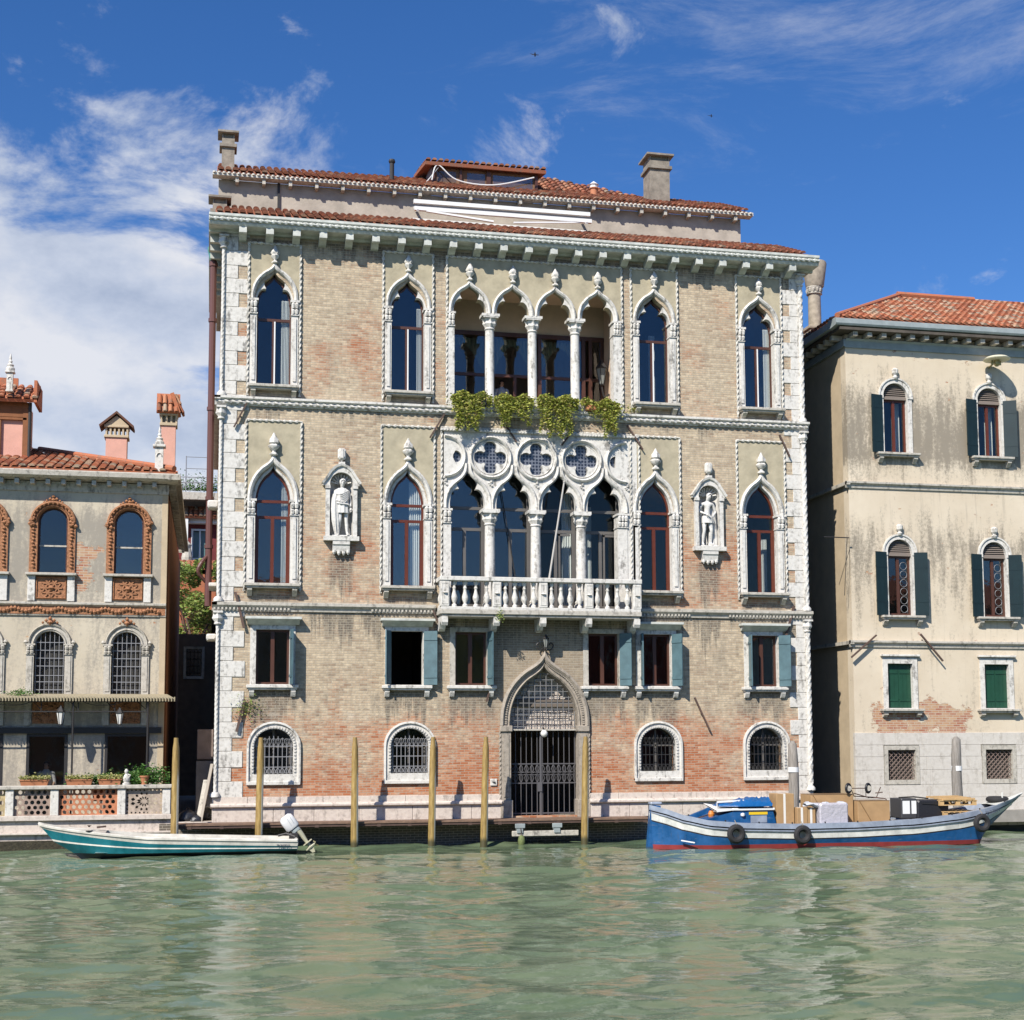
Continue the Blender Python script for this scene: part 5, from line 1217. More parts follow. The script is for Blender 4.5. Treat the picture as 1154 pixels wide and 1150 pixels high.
# ================================================================== lamps
GL=mat('milky globe glass',(.75,.73,.68),.25)
h=thing('globe_lamp','white globe lamp hanging above the iron water gate','lamp',(10.58,-.2,3.35)); m=MB(); m.lathe([(.01,-.12),(.07,-.1),(.115,-.03),(.115,.03),(.07,.1),(.03,.12)],(10.58,-.2,3.32),16); m.build('globe',GL,h,smooth=True); m=MB(); m.tube([(10.62,.2,3.5),(10.6,-.1,3.5),(10.58,-.2,3.43)],.018,6); m.build('bracket',IRON,h)
def lantern(x,y,z,k,lab,wall=None,glass=None):
    h=thing('lantern',lab,'lantern',(x,y,z)); 
    m=MB(); m.lathe([(.05*k,0),(.06*k,.03*k)],(x,y,z),6); m.lathe([(.13*k,.36*k),(.14*k,.38*k),(.05*k,.5*k),(.02*k,.56*k)],(x,y,z),6)
    for q in range(6): a=q*PI/3; m.tube([(x+.055*k*math.cos(a),y+.055*k*math.sin(a),z+.02*k),(x+.12*k*math.cos(a),y+.12*k*math.sin(a),z+.37*k)],.008*k,4)
    if wall: m.tube(catmull(wall,5),.02*k,6)
    m.build('cage',IRON,h); m=MB(); m.lathe([(.05*k,.03*k),(.112*k,.36*k)],(x,y,z),6); m.build('glass',glass or mat('dusty lantern glass',(.25,.26,.24),.15),h)
lantern(10.62,-.35,6.08,.8,'dark iron lantern with scrolled arms above the tip of the gate arch',[(10.62,0,6.3),(10.62,-.2,6.02),(10.62,-.35,6.08)])
m=MB()
for s in (-1,1): m.tube(catmull([(10.62,-.1,6.1),(10.62+s*.16,-.2,6.02),(10.62+s*.28,-.2,6.16),(10.62+s*.2,-.2,6.26),(10.62+s*.14,-.2,6.18)],4),.022,6)
m.build('scroll_bracket',IRON,pal)
lantern(13.02,1.2,15.25,1.6,'black wall lantern inside the right end of the upper loggia',[(13.28,1.2,14.95),(13.1,1.2,14.85),(13.02,1.2,15.2)])
lantern(-4.52,1.05,3.62,1.1,'small glazed lantern hanging under the shop canopy by its middle post',[(-4.52,1.05,4.2),(-4.52,1.05,4.18)],GL)
lantern(-2.75,1.05,3.62,1.0,'small lantern hanging under the right part of the shop canopy',[(-2.75,1.05,4.14),(-2.75,1.05,4.12)],GL)
# flag poles
for a,b,r,mt,lab in (((10.48,-.74,7.26),(11.2,-.62,11.5),.035,mat('worn pale flagpole',(.45,.42,.38),.6),'pale flagpole leaning on the balcony in front of the grand loggia'),((9.95,.42,7.45),(9.30,.42,11.4),.02,IRON,'thin dark pole leaning behind the grand loggia columns')):
    h=thing('flagpole',lab,'flagpole',a); m=MB(); m.tube([a,b],[r,r*.8],8); m.build('pole',mt,h); m=MB(); m.lathe([(.01,-.05),(.05,0),(.01,.05)],b,8); m.build('knob',mt,h)
m=MB(); m.bbox(8.84,9.06,-.05,0,1.66,1.88,.01); m.build('wall_plaque',STONE,pal)
m=MB(); m.lathe([(.05,0),(.05,.02)],(8.95,-.055,1.77),8); m.build('plaque_bolt',IRON,pal)
# ================================================================== people and statues
def skin(V,E,R,sub=2):
    me=bpy.data.meshes.new('s'); me.from_pydata([tuple(v) for v in V],E,[]); o=bpy.data.objects.new('s',me); COL.objects.link(o)
    md=o.modifiers.new('k','SKIN'); md.use_smooth_shade=True; md.branch_smoothing=.4
    if not me.skin_vertices: me.attributes.new('skin','FLOAT',  'POINT')
    for i,sv in enumerate(me.skin_vertices[0].data): r=R[i]; sv.radius=(r,r) if not isinstance(r,tuple) else r; sv.use_root=(i==0)
    s2=o.modifiers.new('u','SUBSURF'); s2.levels=sub; s2.render_levels=sub
    bpy.context.view_layer.update(); ev=o.evaluated_get(bpy.context.evaluated_depsgraph_get()); mm=bpy.data.meshes.new_from_object(ev)
    vs=[tuple(v.co) for v in mm.vertices]; fs=[tuple(p.vertices) for p in mm.polygons]; bpy.data.objects.remove(o); bpy.data.meshes.remove(mm); return vs,fs
def body_mesh(x,y,z,H,arms,head=(0,0),hip=(0,0),feet=((-.12,0),(.12,0)),knees=None,face=1):
    # y grows away from the viewer; figure faces -y
    k=H/1.8; P=lambda a,b,c:(x+a*k,y+b*k,z+c*k)
    hx,hy=hip; V=[P(hx,hy,.98),P(hx*.6,hy,1.12),P(0,0,1.30),P(0,0,1.43),P(0,-.005,1.52),P(head[0]*.4,-.02+head[1]*.4,1.60),P(head[0]*.8,-.03+head[1],1.68),P(head[0],-.03+head[1],1.765)]
    R=[(.155,.115),(.13,.10),(.165,.115),(.145,.10),(.055,.055),(.072,.082),(.088,.10),(.062,.075)]
    E=[(0,1),(1,2),(2,3),(3,4),(4,5),(5,6),(6,7)]
    def chain(root,pts,rs):
        prev=root
        for p,r in zip(pts,rs): V.append(P(*p)); R.append(r); E.append((prev,len(V)-1)); prev=len(V)-1
        return prev
    for s,(fx,fy) in zip((-1,1),feet):
        kn=(knees or {}).get(s,(fx*1.02,-.04)); 
        chain(0,[(hx+s*.10,hy,.90),(hx*.5+s*.10+(kn[0]-s*.10)*.5,kn[1]*.5,.72),(kn[0],kn[1],.50),((kn[0]+fx)/2,(kn[1]+fy)/2+.02,.33),(fx,fy,.10),(fx+s*.01,fy-.06,.045),(fx+s*.02,fy-.17,.035)],[.1,.085,.058,.062,.04,.045,.03])
    hands=[]
    for s in (-1,1):
        sh,el,wr=(s*.19,0,1.42),arms[s][0],arms[s][1]
        mid=tuple((a+b)/2 for a,b in zip(sh,el)); m2=tuple((a+b)/2 for a,b in zip(el,wr))
        e=chain(3,[sh,mid,el,m2,wr],[.062,.052,.042,.040,.028]); hands.append((s,el,wr))
    vs,fs=skin(V,E,R)
    mb=MB(); mb.add(vs,fs)
    for s,el,wr in hands:          # palm, four curled fingers and a thumb
        d=(Vector(wr)-Vector(el)).normalized(); sdv=d.cross(Vector((0,1,0))); sdv=(sdv.normalized() if sdv.length>.1 else Vector((1,0,0))); nn=sdv.cross(d)
        w=Vector(wr); mb.tube([P(*w),P(*(w+d*.04)),P(*(w+d*.09))],[.026*k,.036*k,.03*k],8)
        for q,L in zip((-1.5,-.5,.5,1.5),(.055,.07,.066,.05)):
            b0=w+d*.085+sdv*q*.018; mb.tube([P(*b0),P(*(b0+d*L*.6+nn*.008)),P(*(b0+d*L+nn*.03))],[.010*k,.009*k,.006*k],6)
        b0=w+d*.03+sdv*.03*s; mb.tube([P(*b0),P(*(b0+d*.035+sdv*.025*s)),P(*(b0+d*.065+sdv*.03*s+nn*.01))],[.012*k,.010*k,.007*k],6)
    hc=Vector(P(head[0],-.03+head[1],1.69))
    mb.add(*(lambda c:([c+Vector(q)*k for q in ((-.016,-.085,-.03),(.016,-.085,-.03),(0,-.088,.035),(0,-.122,-.025))],[(0,1,3),(0,3,2),(1,2,3)]))(hc))     # nose
    for s in (-1,1):
        mb.lathe([(.004,-.028),(.016,-.01),(.018,.01),(.004,.03)],tuple(hc+Vector((s*.088,.01,0))*k),6)      # ears
        mb.lathe([(.003,-.008),(.012,0),(.003,.008)],tuple(hc+Vector((s*.034,-.088,.025))*k),6)                # eyes
    mb.tube([tuple(hc+Vector((-.025,-.088,-.055))*k),tuple(hc+Vector((0,-.096,-.058))*k),tuple(hc+Vector((.025,-.088,-.055))*k)],.006*k,5)
    return mb,P,hc,k
def drape(mb,P,rows,a0,a1,folds,n=26,amp=.018):
    # rows: (cx,cy,z,rx,ry), angle 0 = towards the right, -90 deg = towards the viewer
    secs=[]
    for j,(cx,cy,z,rx,ry) in enumerate(rows):
        q=[]
        for i in range(n+1):
            a=rad(a0+(a1-a0)*i/n); w=1+amp/max(rx,.05)*math.sin(folds*a+j*.35)*(.5+j/len(rows))
            q.append(P(cx+rx*w*math.cos(a),cy+ry*w*math.sin(a),z))
        secs.append(q)
    mb.loft(secs)
def hair(mb,hc,k,r=.1,long=0):
    mb.lathe([(.001,.115),(.05,.105),(.085,.06),(.102,.0),(.095,-.05-long)],(hc.x,hc.y+.018*k,hc.z+.01*k),14,mod=lambda a,z:k*(1+.06*math.cos(7*a+z*40))*(.72 if (math.sin(a)<-.35 and z<.05) else 1)) if False else None
    n=14; secs=[]
    for z,rr_ in ((.118,.01),(.108,.05),(.075,.09),(.03,.104),(-.02,.103),(-.06-long,.09)):
        secs.append([tuple(hc+Vector((rr_*math.cos(a)*(1+.05*math.cos(9*a+z*60)),.012+rr_*1.12*math.sin(a)*(1+.05*math.cos(9*a+z*60)),z))*k) for a in [rad(-52+284*i/n) if z<.06 else rad(-90+360*i/n) for i in range(n+1)]])
    mb.loft(secs)
st=thing('statue','white stone statue of a robed man in the left wall niche','statue',(4.0,-.02,9.6))
mb,P,hc,k=body_mesh(4.02,.0,9.6,1.86,{-1:((-.30,.02,1.16),(-.12,-.14,1.10)),1:((.27,.04,1.15),(.27,-.04,.90))},head=(.03,-.01),hip=(.03,0),feet=((-.10,.02),(.17,-.03)),knees={-1:(-.06,-.08),1:(.14,-.02)})
mb.build('body',CARVED,st,smooth=60)
m=MB(); drape(m,P,[(0,0,1.50,.12,.10),(0,0,1.44,.215,.15),(0,0,1.30,.22,.165),(0,0,1.15,.20,.155),(.01,0,1.02,.20,.16),(.02,0,.86,.20,.17),(.02,0,.72,.21,.18)],-200,20,9,amp=.014)
drape(m,P,[(-.17,.02,1.40,.09,.10),(-.22,.0,1.15,.12,.13),(-.22,-.02,.85,.14,.14),(-.19,-.02,.5,.13,.13),(-.16,0,.22,.09,.10),(-.14,.02,.03,.05,.06)],-250,30,7)
for j in range(6): m.tube(catmull([P(-.20+j*.03,-.10,1.32-.05*j),P(-.02+j*.02,-.175,1.30-.05*j),P(.19,-.10,1.42-.045*j)],4),.014*k,5)
m.tube(catmull([P(-.16,-.13,1.03),P(0,-.18,1.0),P(.2,-.12,.98),P(.24,-.05,.9)],4),.03*k,6)
m.build('robe',CARVED,st,smooth=60); m=MB(); hair(m,hc,k); m.build('hair',CARVED,st,smooth=60)
m=MB(); m.bbox(3.72,4.34,-.14,.2,9.595,9.63,.008); m.build('base',CARVED,st)
st=thing('statue','white stone statue of a nearly nude man looking aside, in the right wall niche','statue',(16.35,-.02,9.6))
mb,P,hc,k=body_mesh(16.33,.0,9.6,1.80,{-1:((-.31,.0,1.18),(-.10,-.17,1.06)),1:((.30,.03,1.16),(.17,-.16,1.03))},head=(.07,-.02),hip=(-.02,0),feet=((-.17,.02),(.10,-.02)),knees={-1:(-.13,-.05),1:(.11,-.09)})
mb.build('body',CARVED,st,smooth=60)
m=MB(); drape(m,P,[(.0,0,1.02,.18,.15),(0,0,.94,.20,.165),(0,0,.84,.205,.17),(0,0,.77,.21,.18)],-260,80,11)
drape(m,P,[(.13,.08,1.45,.13,.05),(.2,.1,1.2,.14,.05),(.22,.1,.9,.13,.06),(.23,.1,.5,.13,.07),(.22,.08,.15,.14,.07),(.22,.08,.02,.15,.08)],-180,20,8)
drape(m,P,[(-.2,.12,1.35,.08,.05),(-.24,.12,1.0,.09,.05),(-.24,.12,.5,.08,.05),(-.24,.12,.02,.09,.05)],-180,20,8)
m.build('robe',CARVED,st,smooth=60); m=MB(); hair(m,hc,k,long=.03); m.build('hair',CARVED,st,smooth=60)
m=MB(); m.bbox(16.05,16.68,-.16,.2,9.575,9.61,.008); m.build('base',CARVED,st)
SKN=mat('skin',(.45,.27,.18),.6); SHIRT=mat('grey blue shirt cloth',(.38,.43,.50),.9); TROU=mat('dark trousers cloth',(.03,.035,.05),.9); HAIRD=mat('dark hair',(.02,.015,.012),.7); SHIRTW=mat('pale shirt cloth',(.55,.52,.50),.9)
def person(x,y,z,H,lab,sh):
    pr=thing('person',lab,'person',(x,y,z)); mb,P,hc,k=body_mesh(x,y,z,H,{-1:((-.27,.0,1.15),(-.28,-.06,.92)),1:((.27,.02,1.15),(.24,-.16,.98))})
    mb.build('body',SKN,pr,smooth=60)
    m=MB(); drape(m,P,[(0,0,1.54,.075,.075),(0,0,1.49,.12,.09),(0,0,1.44,.20,.125),(0,0,1.30,.20,.145),(0,0,1.12,.175,.135),(0,0,.93,.19,.145)],-180,180,8,amp=.006)
    for s in (-1,1):
        e=P(s*.27,.01,1.15); w=P(s*.275,-.03,1.02); m.tube([P(s*.15,0,1.43),P(s*.20,0,1.41),P(s*.245,.0,1.27),e,w],[.07*k,.082*k,.07*k,.06*k,.055*k],12)
    m.build('shirt',sh,pr,smooth=60)
    m=MB(); drape(m,P,[(0,0,.99,.175,.135),(0,0,.84,.195,.14)],-180,180,5,amp=.003)
    for s in (-1,1): m.tube([P(s*.09,0,.88),P(s*.11,-.02,.7),P(s*.12,-.04,.5),P(s*.12,-.02,.3),P(s*.12,0,.07)],[.105*k,.1*k,.08*k,.075*k,.07*k],12)
    m.build('trousers',TROU,pr,smooth=60); m=MB(); hair(m,hc,k); m.build('hair',HAIRD,pr,smooth=60)
    m=MB(); 
    for s in (-1,1): m.lathe([(.05,0),(.055,.04),(.04,.08)],P(s*.13,-.09,.0),10,sy=2.2)
    m.build('shoe',TROU,pr)
person(9.74,2.4,13.975,1.58,'person in a grey blue shirt standing in the open loggia doorway above the balcony',SHIRT)
person(-5.08,2.75,.76,1.72,'person in a pale shirt standing behind the shop doorway glass',SHIRTW)
# ================================================================== motor boat
WLZ=-.12
def hull(x0,x1,yc,stations,bands,rim=None,flip=False):
    pass
TB=thing('motorboat','open white motorboat with teal lower hull and an outboard engine, moored at left','boat',(-1.0,-2.3,WLZ))
def tb_sec(t):
    X=-4.72+7.27*t; zs=.82-.40*min(1,t/.42)**.75-.14*max(0,(t-.42)/.58); zs=max(zs,.27)
    b=.78*(1-(1-min(1,t/.45))**2.2); b=max(b,.02); b*=1-.10*max(0,(t-.7)/.3)
    rake=1.30*(1-min(1,t/.30))**1.0 if t<.30 else 0
    return X,zs,b,rake
N=30
def tb_pts(t,levels):
    X,zs,b,rk=tb_sec(t); out=[]
    for (lv,bf) in levels: out.append((X,b*bf,lv(zs,t)))
    return out
def hullstrip(mb,fa,fb,n=40,side=-1,yc=-2.3,t0=0,t1=1):
    secs=[]
    for i in range(n+1):
        t=t0+(t1-t0)*i/n; A=fa(t);B=fb(t); secs.append([(A[0],yc+side*A[1],A[2]),(B[0],yc+side*B[1],B[2])])
    mb.loft(secs)
def TBp(kind):
    def f(t):
        X,zs,b,rk=tb_sec(t)
        wband=.15+.05*min(1,t/.5)
        if kind=='sheer': return (X,b,zs)
        if kind=='rail_out': return (X-.01,b+.03,zs-.02)
        if kind=='rail_low': return (X+.01,b+.03,zs-.075)
        if kind=='rail_in': return (X+.03,b-.0,zs-.085)
        if kind=='band': return (X+.10*(1-t)**3,b*.97,zs-wband)
        fr=(1-min(1,t/.34)); 
        if kind=='mid': return (X+.55*fr**1.0*.7,b*.92,(zs-wband)*.55+WLZ*.45+.04)
        if kind=='mid2': return (X+.55*fr*.76,b*.925,(zs-wband)*.50+WLZ*.5+.025)
        if kind=='chine': return (X+.98*fr,b*.86,WLZ+.075)
        if kind=='keel': return (X+1.35*fr,b*.05,WLZ-.22)
    return f
TEAL=mat('teal boat paint',fn=paint_fn((.0,.16,.20),.3),coord='Object'); CREAM=mat('cream boat gelcoat',fn=paint_fn((.66,.63,.55),.25),coord='Object'); NAVY=mat('dark navy antifouling',(.012,.02,.035),.5)
m=MB()
for s in (-1,1):
    for a,b,ci in (('rail_in','band',0),('band','mid',1),('mid','mid2',0),('mid2','chine',1),('chine','keel',2)):
        m.cur=ci; hullstrip(m,TBp(a),TBp(b),side=s)
m.cur=0; X,zs,b,_=tb_sec(1.0); m.add([(X,-2.3-b,zs-.085),(X,-2.3+b,zs-.085),(X,-2.3+b*.84,WLZ),(X,-2.3-b*.84,WLZ)],[(0,1,2,3)])
m.build('hull',[CREAM,TEAL,NAVY],TB,smooth=30)
m=MB()
for s in (-1,1):
    for a,b in (('sheer','rail_out'),('rail_out','rail_low'),('rail_low','rail_in')): hullstrip(m,TBp(a),TBp(b),side=s)
    hullstrip(m,TBp('sheer'),lambda t:(tb_sec(t)[0]+.02,max(0,tb_sec(t)[2]-.14),tb_sec(t)[1]),side=s)
    hullstrip(m,lambda t:(tb_sec(t)[0]+.02,max(0,tb_sec(t)[2]-.14),tb_sec(t)[1]),lambda t:(tb_sec(t)[0]+.03,max(0,tb_sec(t)[2]-.16),tb_sec(t)[1]-.3),side=s,t0=.25)
X,zs,b,_=tb_sec(1.); m.bbox(X-.06,X+.02,-2.3-b,-2.3+b,zs-.1,zs+.01,.01)
m.build('gunwale',CREAM,TB,smooth=30)
m=MB(); secs=[]
for i in range(12): t=i/11*.26; X,zs,b,_=tb_sec(t); secs.append([(X,-2.3-b,zs+.003),(X,-2.3,zs+.03),(X,-2.3+b,zs+.003)])
m.loft(secs); m.build('foredeck',CREAM,TB,smooth=True)
m=MB(); secs=[]
for i in range(20): t=.22+.78*i/19; X,zs,b,_=tb_sec(t); secs.append([(X,-2.3-b*.8,-.02),(X,-2.3+b*.8,-.02)])
m.loft(secs); m.box(-1.5,-1.2,-2.9,-1.7,.0,.2); m.box(1.0,1.3,-2.9,-1.7,.0,.18); m.build('floor',CREAM,TB)
m=MB(); m.lathe([(.03,0),(.035,.03),(.07,.05)],(-3.3,-2.65,.70),8); m.bar((-3.1,-2.5,.68),(-2.85,-2.45,.7),.05); m.build('cleat',RUST,TB)
m=MB(); m.lathe([(.01,-.02),(.1,-.01),(.1,.01)],(-3.28,-2.83,.60),14); m.build('fairlead',IRON,TB)
textmesh('7V46952',.105,'registration_number',mat('dark blue lettering',(.02,.03,.07),.5),TB,(2.14,-3.03,.075))
m=MB()  # outboard, tilted up
R_=Matrix.Rotation(rad(-38),3,'Y'); C0=Vector((2.50,-2.3,.55))
def ob(mb,c,sx,sy,sz,b=.06,taper=.8):
    n=14; secs=[]
    for z,f in ((-1,.86),(-.8,1),(.3,1),(.75,.92),(1,.6)):
        q=[]
        for k in range(n):
            a=2*PI*k/n; ca,sa=math.cos(a),math.sin(a); x=sx*f*math.copysign(abs(ca)**.6,ca); y=sy*f*math.copysign(abs(sa)**.6,sa); v=R_@Vector((c[0]+x,c[1]+y,c[2]+z*sz))*.86; q.append(tuple(C0+v))
        secs.append(q)
    mb.loft(secs,closed=True,caps=True)
ob(m,(-.02,0,.28),.25,.17,.26); om=m.build('outboard_motor',mat('white engine cowling',(.72,.72,.72),.3),TB,smooth=45)
m=MB(); 
for dx in (-.02,.08): 
    p=[C0+R_@Vector((dx+q*.02,-.176,.18+q*.24)) for q in (0,1)]; m.bar(p[0],p[1],.02,.008)
m.build('cowling_stripe',LEAD,om)
m=MB(); ob(m,(0,0,-.06),.16,.12,.08); m.build('engine_pan',LEAD,om,smooth=45)
m=MB(); p=lambda a,b,c:tuple(C0+R_@Vector((a,b,c)))
m.tube([p(.04,0,-.1),p(.05,0,-.3),p(.04,0,-.55),p(.05,0,-.72)],[.1,.075,.05,.05],10); m.tube([p(-.12,0,-.74),p(.02,0,-.72),p(.2,0,-.72)],[.02,.055,.04],8)
m.add([p(-.05,-.01,-.75),p(.12,-.01,-.75),p(.06,0,-.93),p(-.02,0,-.9)],[(0,1,2,3)]); m.add([p(-.1,-.11,-.56),p(.2,-.12,-.56),p(.2,.12,-.56),p(-.1,.11,-.56),p(-.1,-.11,-.575),p(.2,-.12,-.575),p(.2,.12,-.575),p(-.1,.11,-.575)],[(0,1,2,3),(7,6,5,4),(0,4,5,1),(1,5,6,2),(2,6,7,3),(3,7,4,0)])
m.build('drive_leg',mat('yellowed engine leg',(.52,.50,.36),.45),om)
m=MB()
for q in range(3):
    a=q*2*PI/3+.4; d=Vector((0,math.cos(a),math.sin(a))); e=Vector((0,-math.sin(a),math.cos(a))); b0=Vector((.22,0,-.72))
    m.add([tuple(C0+R_@(b0+d*.03-e*.02)),tuple(C0+R_@(b0+d*.12-e*.05+Vector((.03,0,0)))),tuple(C0+R_@(b0+d*.15+e*.02)),tuple(C0+R_@(b0+d*.05+e*.05-Vector((.03,0,0))))],[(0,1,2,3)])
m.build('propeller',mat('pale propeller',(.5,.47,.25),.4),om)
m=MB(); m.tube([(2.5,-2.75,.33),(2.25,-2.62,.42),(2.02,-2.55,.36)],.035,8); m.bbox(2.35,2.62,-2.45,-2.15,.2,.42,.03); m.build('tilt_bracket',IRON,om)
# ================================================================== cargo barge
CB=thing('cargo_barge','long blue and white cargo barge with grey gunwale and raised bow, moored at right','barge',(19,-3.7,WLZ))
YC=-3.7
def cb(t):
    X=12.98+12.45*t
    zz=[(0,1.17),(.03,1.06),(.07,.88),(.13,.72),(.22,.63),(.35,.585),(.5,.60),(.65,.66),(.78,.79),(.88,.97),(.95,1.18),(1,1.37)]
    for (a,za),(b,zb_) in zip(zz,zz[1:]):
        if t<=b: u=(t-a)/(b-a); u=u*u*(3-2*u)*.3+u*.7; zs=za+(zb_-za)*u; break
    b=.98*min(1,(t/.14))**.55 if t<.14 else (.98 if t<.66 else .98*(1-((t-.66)/.34)**2.1)); return X,zs,max(b,.035)
def CBp(kind):
    def f(t):
        X,zs,b=cb(t); fr=max(0,(t-.84)/.16); rk=lambda k:-1.75*fr**1.2*k
        H=zs-WLZ
        L={'rail_t':(0,.05,0.),'rail_b':(.15,.06,.04),'g1':(.155,.02,.04),'g2':(.175,.02,.05),'g3':(.19,.05,.05),'g4':(.23,.05,.06),'w0':(.235,.0,.07),'w1':(.235+.20*(1-.0*t),-.01,.27),'d1':(.235+.20+.04,-.01,.34),'bl':(max(.55,H-.10),-.06,.85),'rd':(H+.02,-.09,1.0),'kl':(H+.3,-.5,1.05)}[kind]
        d=L[0]
        if kind in('bl',): d=H-.115
        return (X+rk(min(1,d/H)),max(.0,b+L[1]*min(1,b*3)),zs-d)
    return f
BLUE=mat('blue barge paint',fn=paint_fn((.003,.080,.235),.55),coord='Object'); GREYB=mat('grey blue gunwale paint',fn=paint_fn((.27,.31,.38),.4),coord='Object'); WH=mat('scuffed white hull paint',fn=paint_fn((.62,.62,.57),.45),coord='Object'); BLK=mat('black rubbing strake',(.012,.012,.015),.5); RED=mat('dull red boot paint',(.26,.035,.035),.5,var=.2)
m=MB(); order=[('g4','w0',2),('w0','w1',1),('w1','d1',2),('d1','bl',0),('bl','rd',3),('rd','kl',2)]
for s in (-1,1):
    for a,b,ci in order: m.cur=ci; hullstrip(m,CBp(a),CBp(b),n=60,side=s,yc=YC)
m.build('hull',[BLUE,WH,BLK,RED],CB,smooth=30)
m=MB()
for s in (-1,1):
    for a,b,ci in (('rail_t','rail_b',0),('rail_b','g1',1),('g1','g2',1),('g2','g3',1),('g3','g4',0)): m.cur=ci; hullstrip(m,CBp(a),CBp(b),n=60,side=s,yc=YC)
    m.cur=0; hullstrip(m,CBp('rail_t'),lambda t:(cb(t)[0],max(0,cb(t)[2]-.16),cb(t)[1]),n=60,side=s,yc=YC); hullstrip(m,lambda t:(cb(t)[0],max(0,cb(t)[2]-.16),cb(t)[1]),lambda t:(cb(t)[0],max(0,cb(t)[2]-.18),cb(t)[1]-.25),n=60,side=s,yc=YC,t0=.03,t1=.97)
m.build('gunwale',[GREYB,BLK],CB,smooth=30)
m=MB(); secs=[]
for i in range(40): t=.03+.92*i/39; X,zs,b=cb(t); secs.append([(X,YC-b*.9,zs-.12),(X,YC+b*.9,zs-.12)])
m.loft(secs); m.build('deck',mat('grey brown deck boards',(.28,.24,.20),.9,var=.2),CB)
m=MB(); secs=[]
for i in range(8): t=.90+.10*i/7; X,zs,b=cb(t); secs.append([(X,YC-b,zs+.004),(X,YC,zs+.03),(X,YC+b,zs+.004)])
m.loft(secs); m.tube([(24.55,YC-.3,1.1),(24.55,YC-.3,1.42)],.025,6); m.build('foredeck',WH,CB)
m=MB(); m.add([(12.86,YC-.10,-.6),(13.30,YC-.12,-.6),(13.32,YC-.12,1.14),(13.02,YC-.09,1.17),(12.86,YC+.10,-.6),(13.30,YC+.12,-.6),(13.32,YC+.12,1.14),(13.02,YC+.09,1.17)],[(0,1,2,3),(7,6,5,4),(0,4,5,1),(1,5,6,2),(2,6,7,3),(3,7,4,0)]); m.build('stem_post',BLUE,CB)
m=MB(); m.bbox(13.0,13.36,YC-.14,YC+.14,1.17,1.25,.02); m.build('stem_cap',GREYB,CB)
m=MB(); 
for k in range(11): X,zs,b=cb(.08+k*.085); m.lathe([(.02,0),(.025,.05)],(X,YC-b-.03,zs-.0),6)
m.build('rail_stud',IRON,CB)
m=MB(); m.bar((13.75,YC-.72,.14),(14.1,YC-.93,.08),.06,.03); m.build('white_fin',WHITE,CB)
textmesh('RV 07071',.15,'registration_number',mat('dark grey lettering',(.06,.07,.10),.6),CB,(23.95,YC-.70,.80),rotz=rad(-12))
# engine cover and folded crane
m=MB(); y0,y1=YC-.62,YC+.55
m.prismx([(0,0)],0,0) if False else m.plate([(14.25,.5),(14.25,.66),(15.55,.98),(16.70,.98),(16.82,.5)],[],y0,y1); cr=m.build('engine_cover',BLUE,CB)
m=MB(); m.bbox(15.4,16.75,y0-.05,y1+.05,.985,1.06,.015); m.add([(14.9,y0-.03,.95),(15.45,y0-.03,1.0),(15.45,y1,1.0),(14.9,y1,1.13),(14.9,y0-.03,.99),(15.45,y0-.03,1.05),(15.45,y1,1.05),(14.9,y1,1.17)],[(0,1,2,3),(7,6,5,4),(0,4,5,1)]); m.build('cover_top',WHITE,cr)
m=MB(); m.box(15.93,16.52,y0-.012,y0,.86,.94); m.build('yellow_sticker',mat('yellow sticker',(.75,.50,.02),.5),cr)
m=MB(); m.box(15.98,16.5,y0-.01,y0,.62,.83); m.build('hatch',GREYB,cr)
m=MB(); m.lathe([(.01,-.06),(.06,-.03),(.07,.03),(.01,.06)],(15.72,y0-.03,.86),10); m.build('cover_lamp',WHITE,cr)
m=MB(); m.bar((13.95,YC+.1,.62),(15.1,YC+.1,1.05),.16,.14); m.bar((15.05,YC+.1,1.08),(15.75,YC+.1,1.12),.14,.12); m.build('crane_arm',BLUE,CB)
m=MB(); m.lathe([(.08,0),(.1,.1),(.06,.2)],(14.85,YC-.3,.78),10); m.build('orange_buoy',mat('orange plastic',(.6,.2,.03),.5),CB)
# tarpaulin over the crane
tp=thing('tarpaulin','crumpled blue tarpaulin bundled over a white board on the barge','tarpaulin',(15.9,YC,1.08))
m=MB(); rr=random.Random(4); secs=[]
for i in range(26):
    x=15.05+1.6*i/25; w=.16+.18*min(1,i/8); hgt=.10+.13*min(1,max(0,(i-5)/8)); secs.append([(x+rr.uniform(-.02,.02),YC-.25+w*1.4*math.cos(a),1.09+max(0,hgt*math.sin(a))*(1+rr.uniform(-.2,.25))+.02) for a in [PI-PI*q/12 for q in range(13)]])
m.loft(secs,caps=True); m.build('cloth',mat('blue tarpaulin plastic',(.006,.10,.30),.35,bump=.8,bscale=9),tp,smooth=60)
m=MB(); m.bbox(15.0,16.5,YC-.4,YC+.2,1.065,1.10,.01); m.bar((15.0,YC-.4,1.0),(15.0,YC-.4,1.22),.02); m.bar((15.0,YC-.4,1.24),(15.9,YC-.45,1.28),.05); m.build('white_board',WHITE,tp)
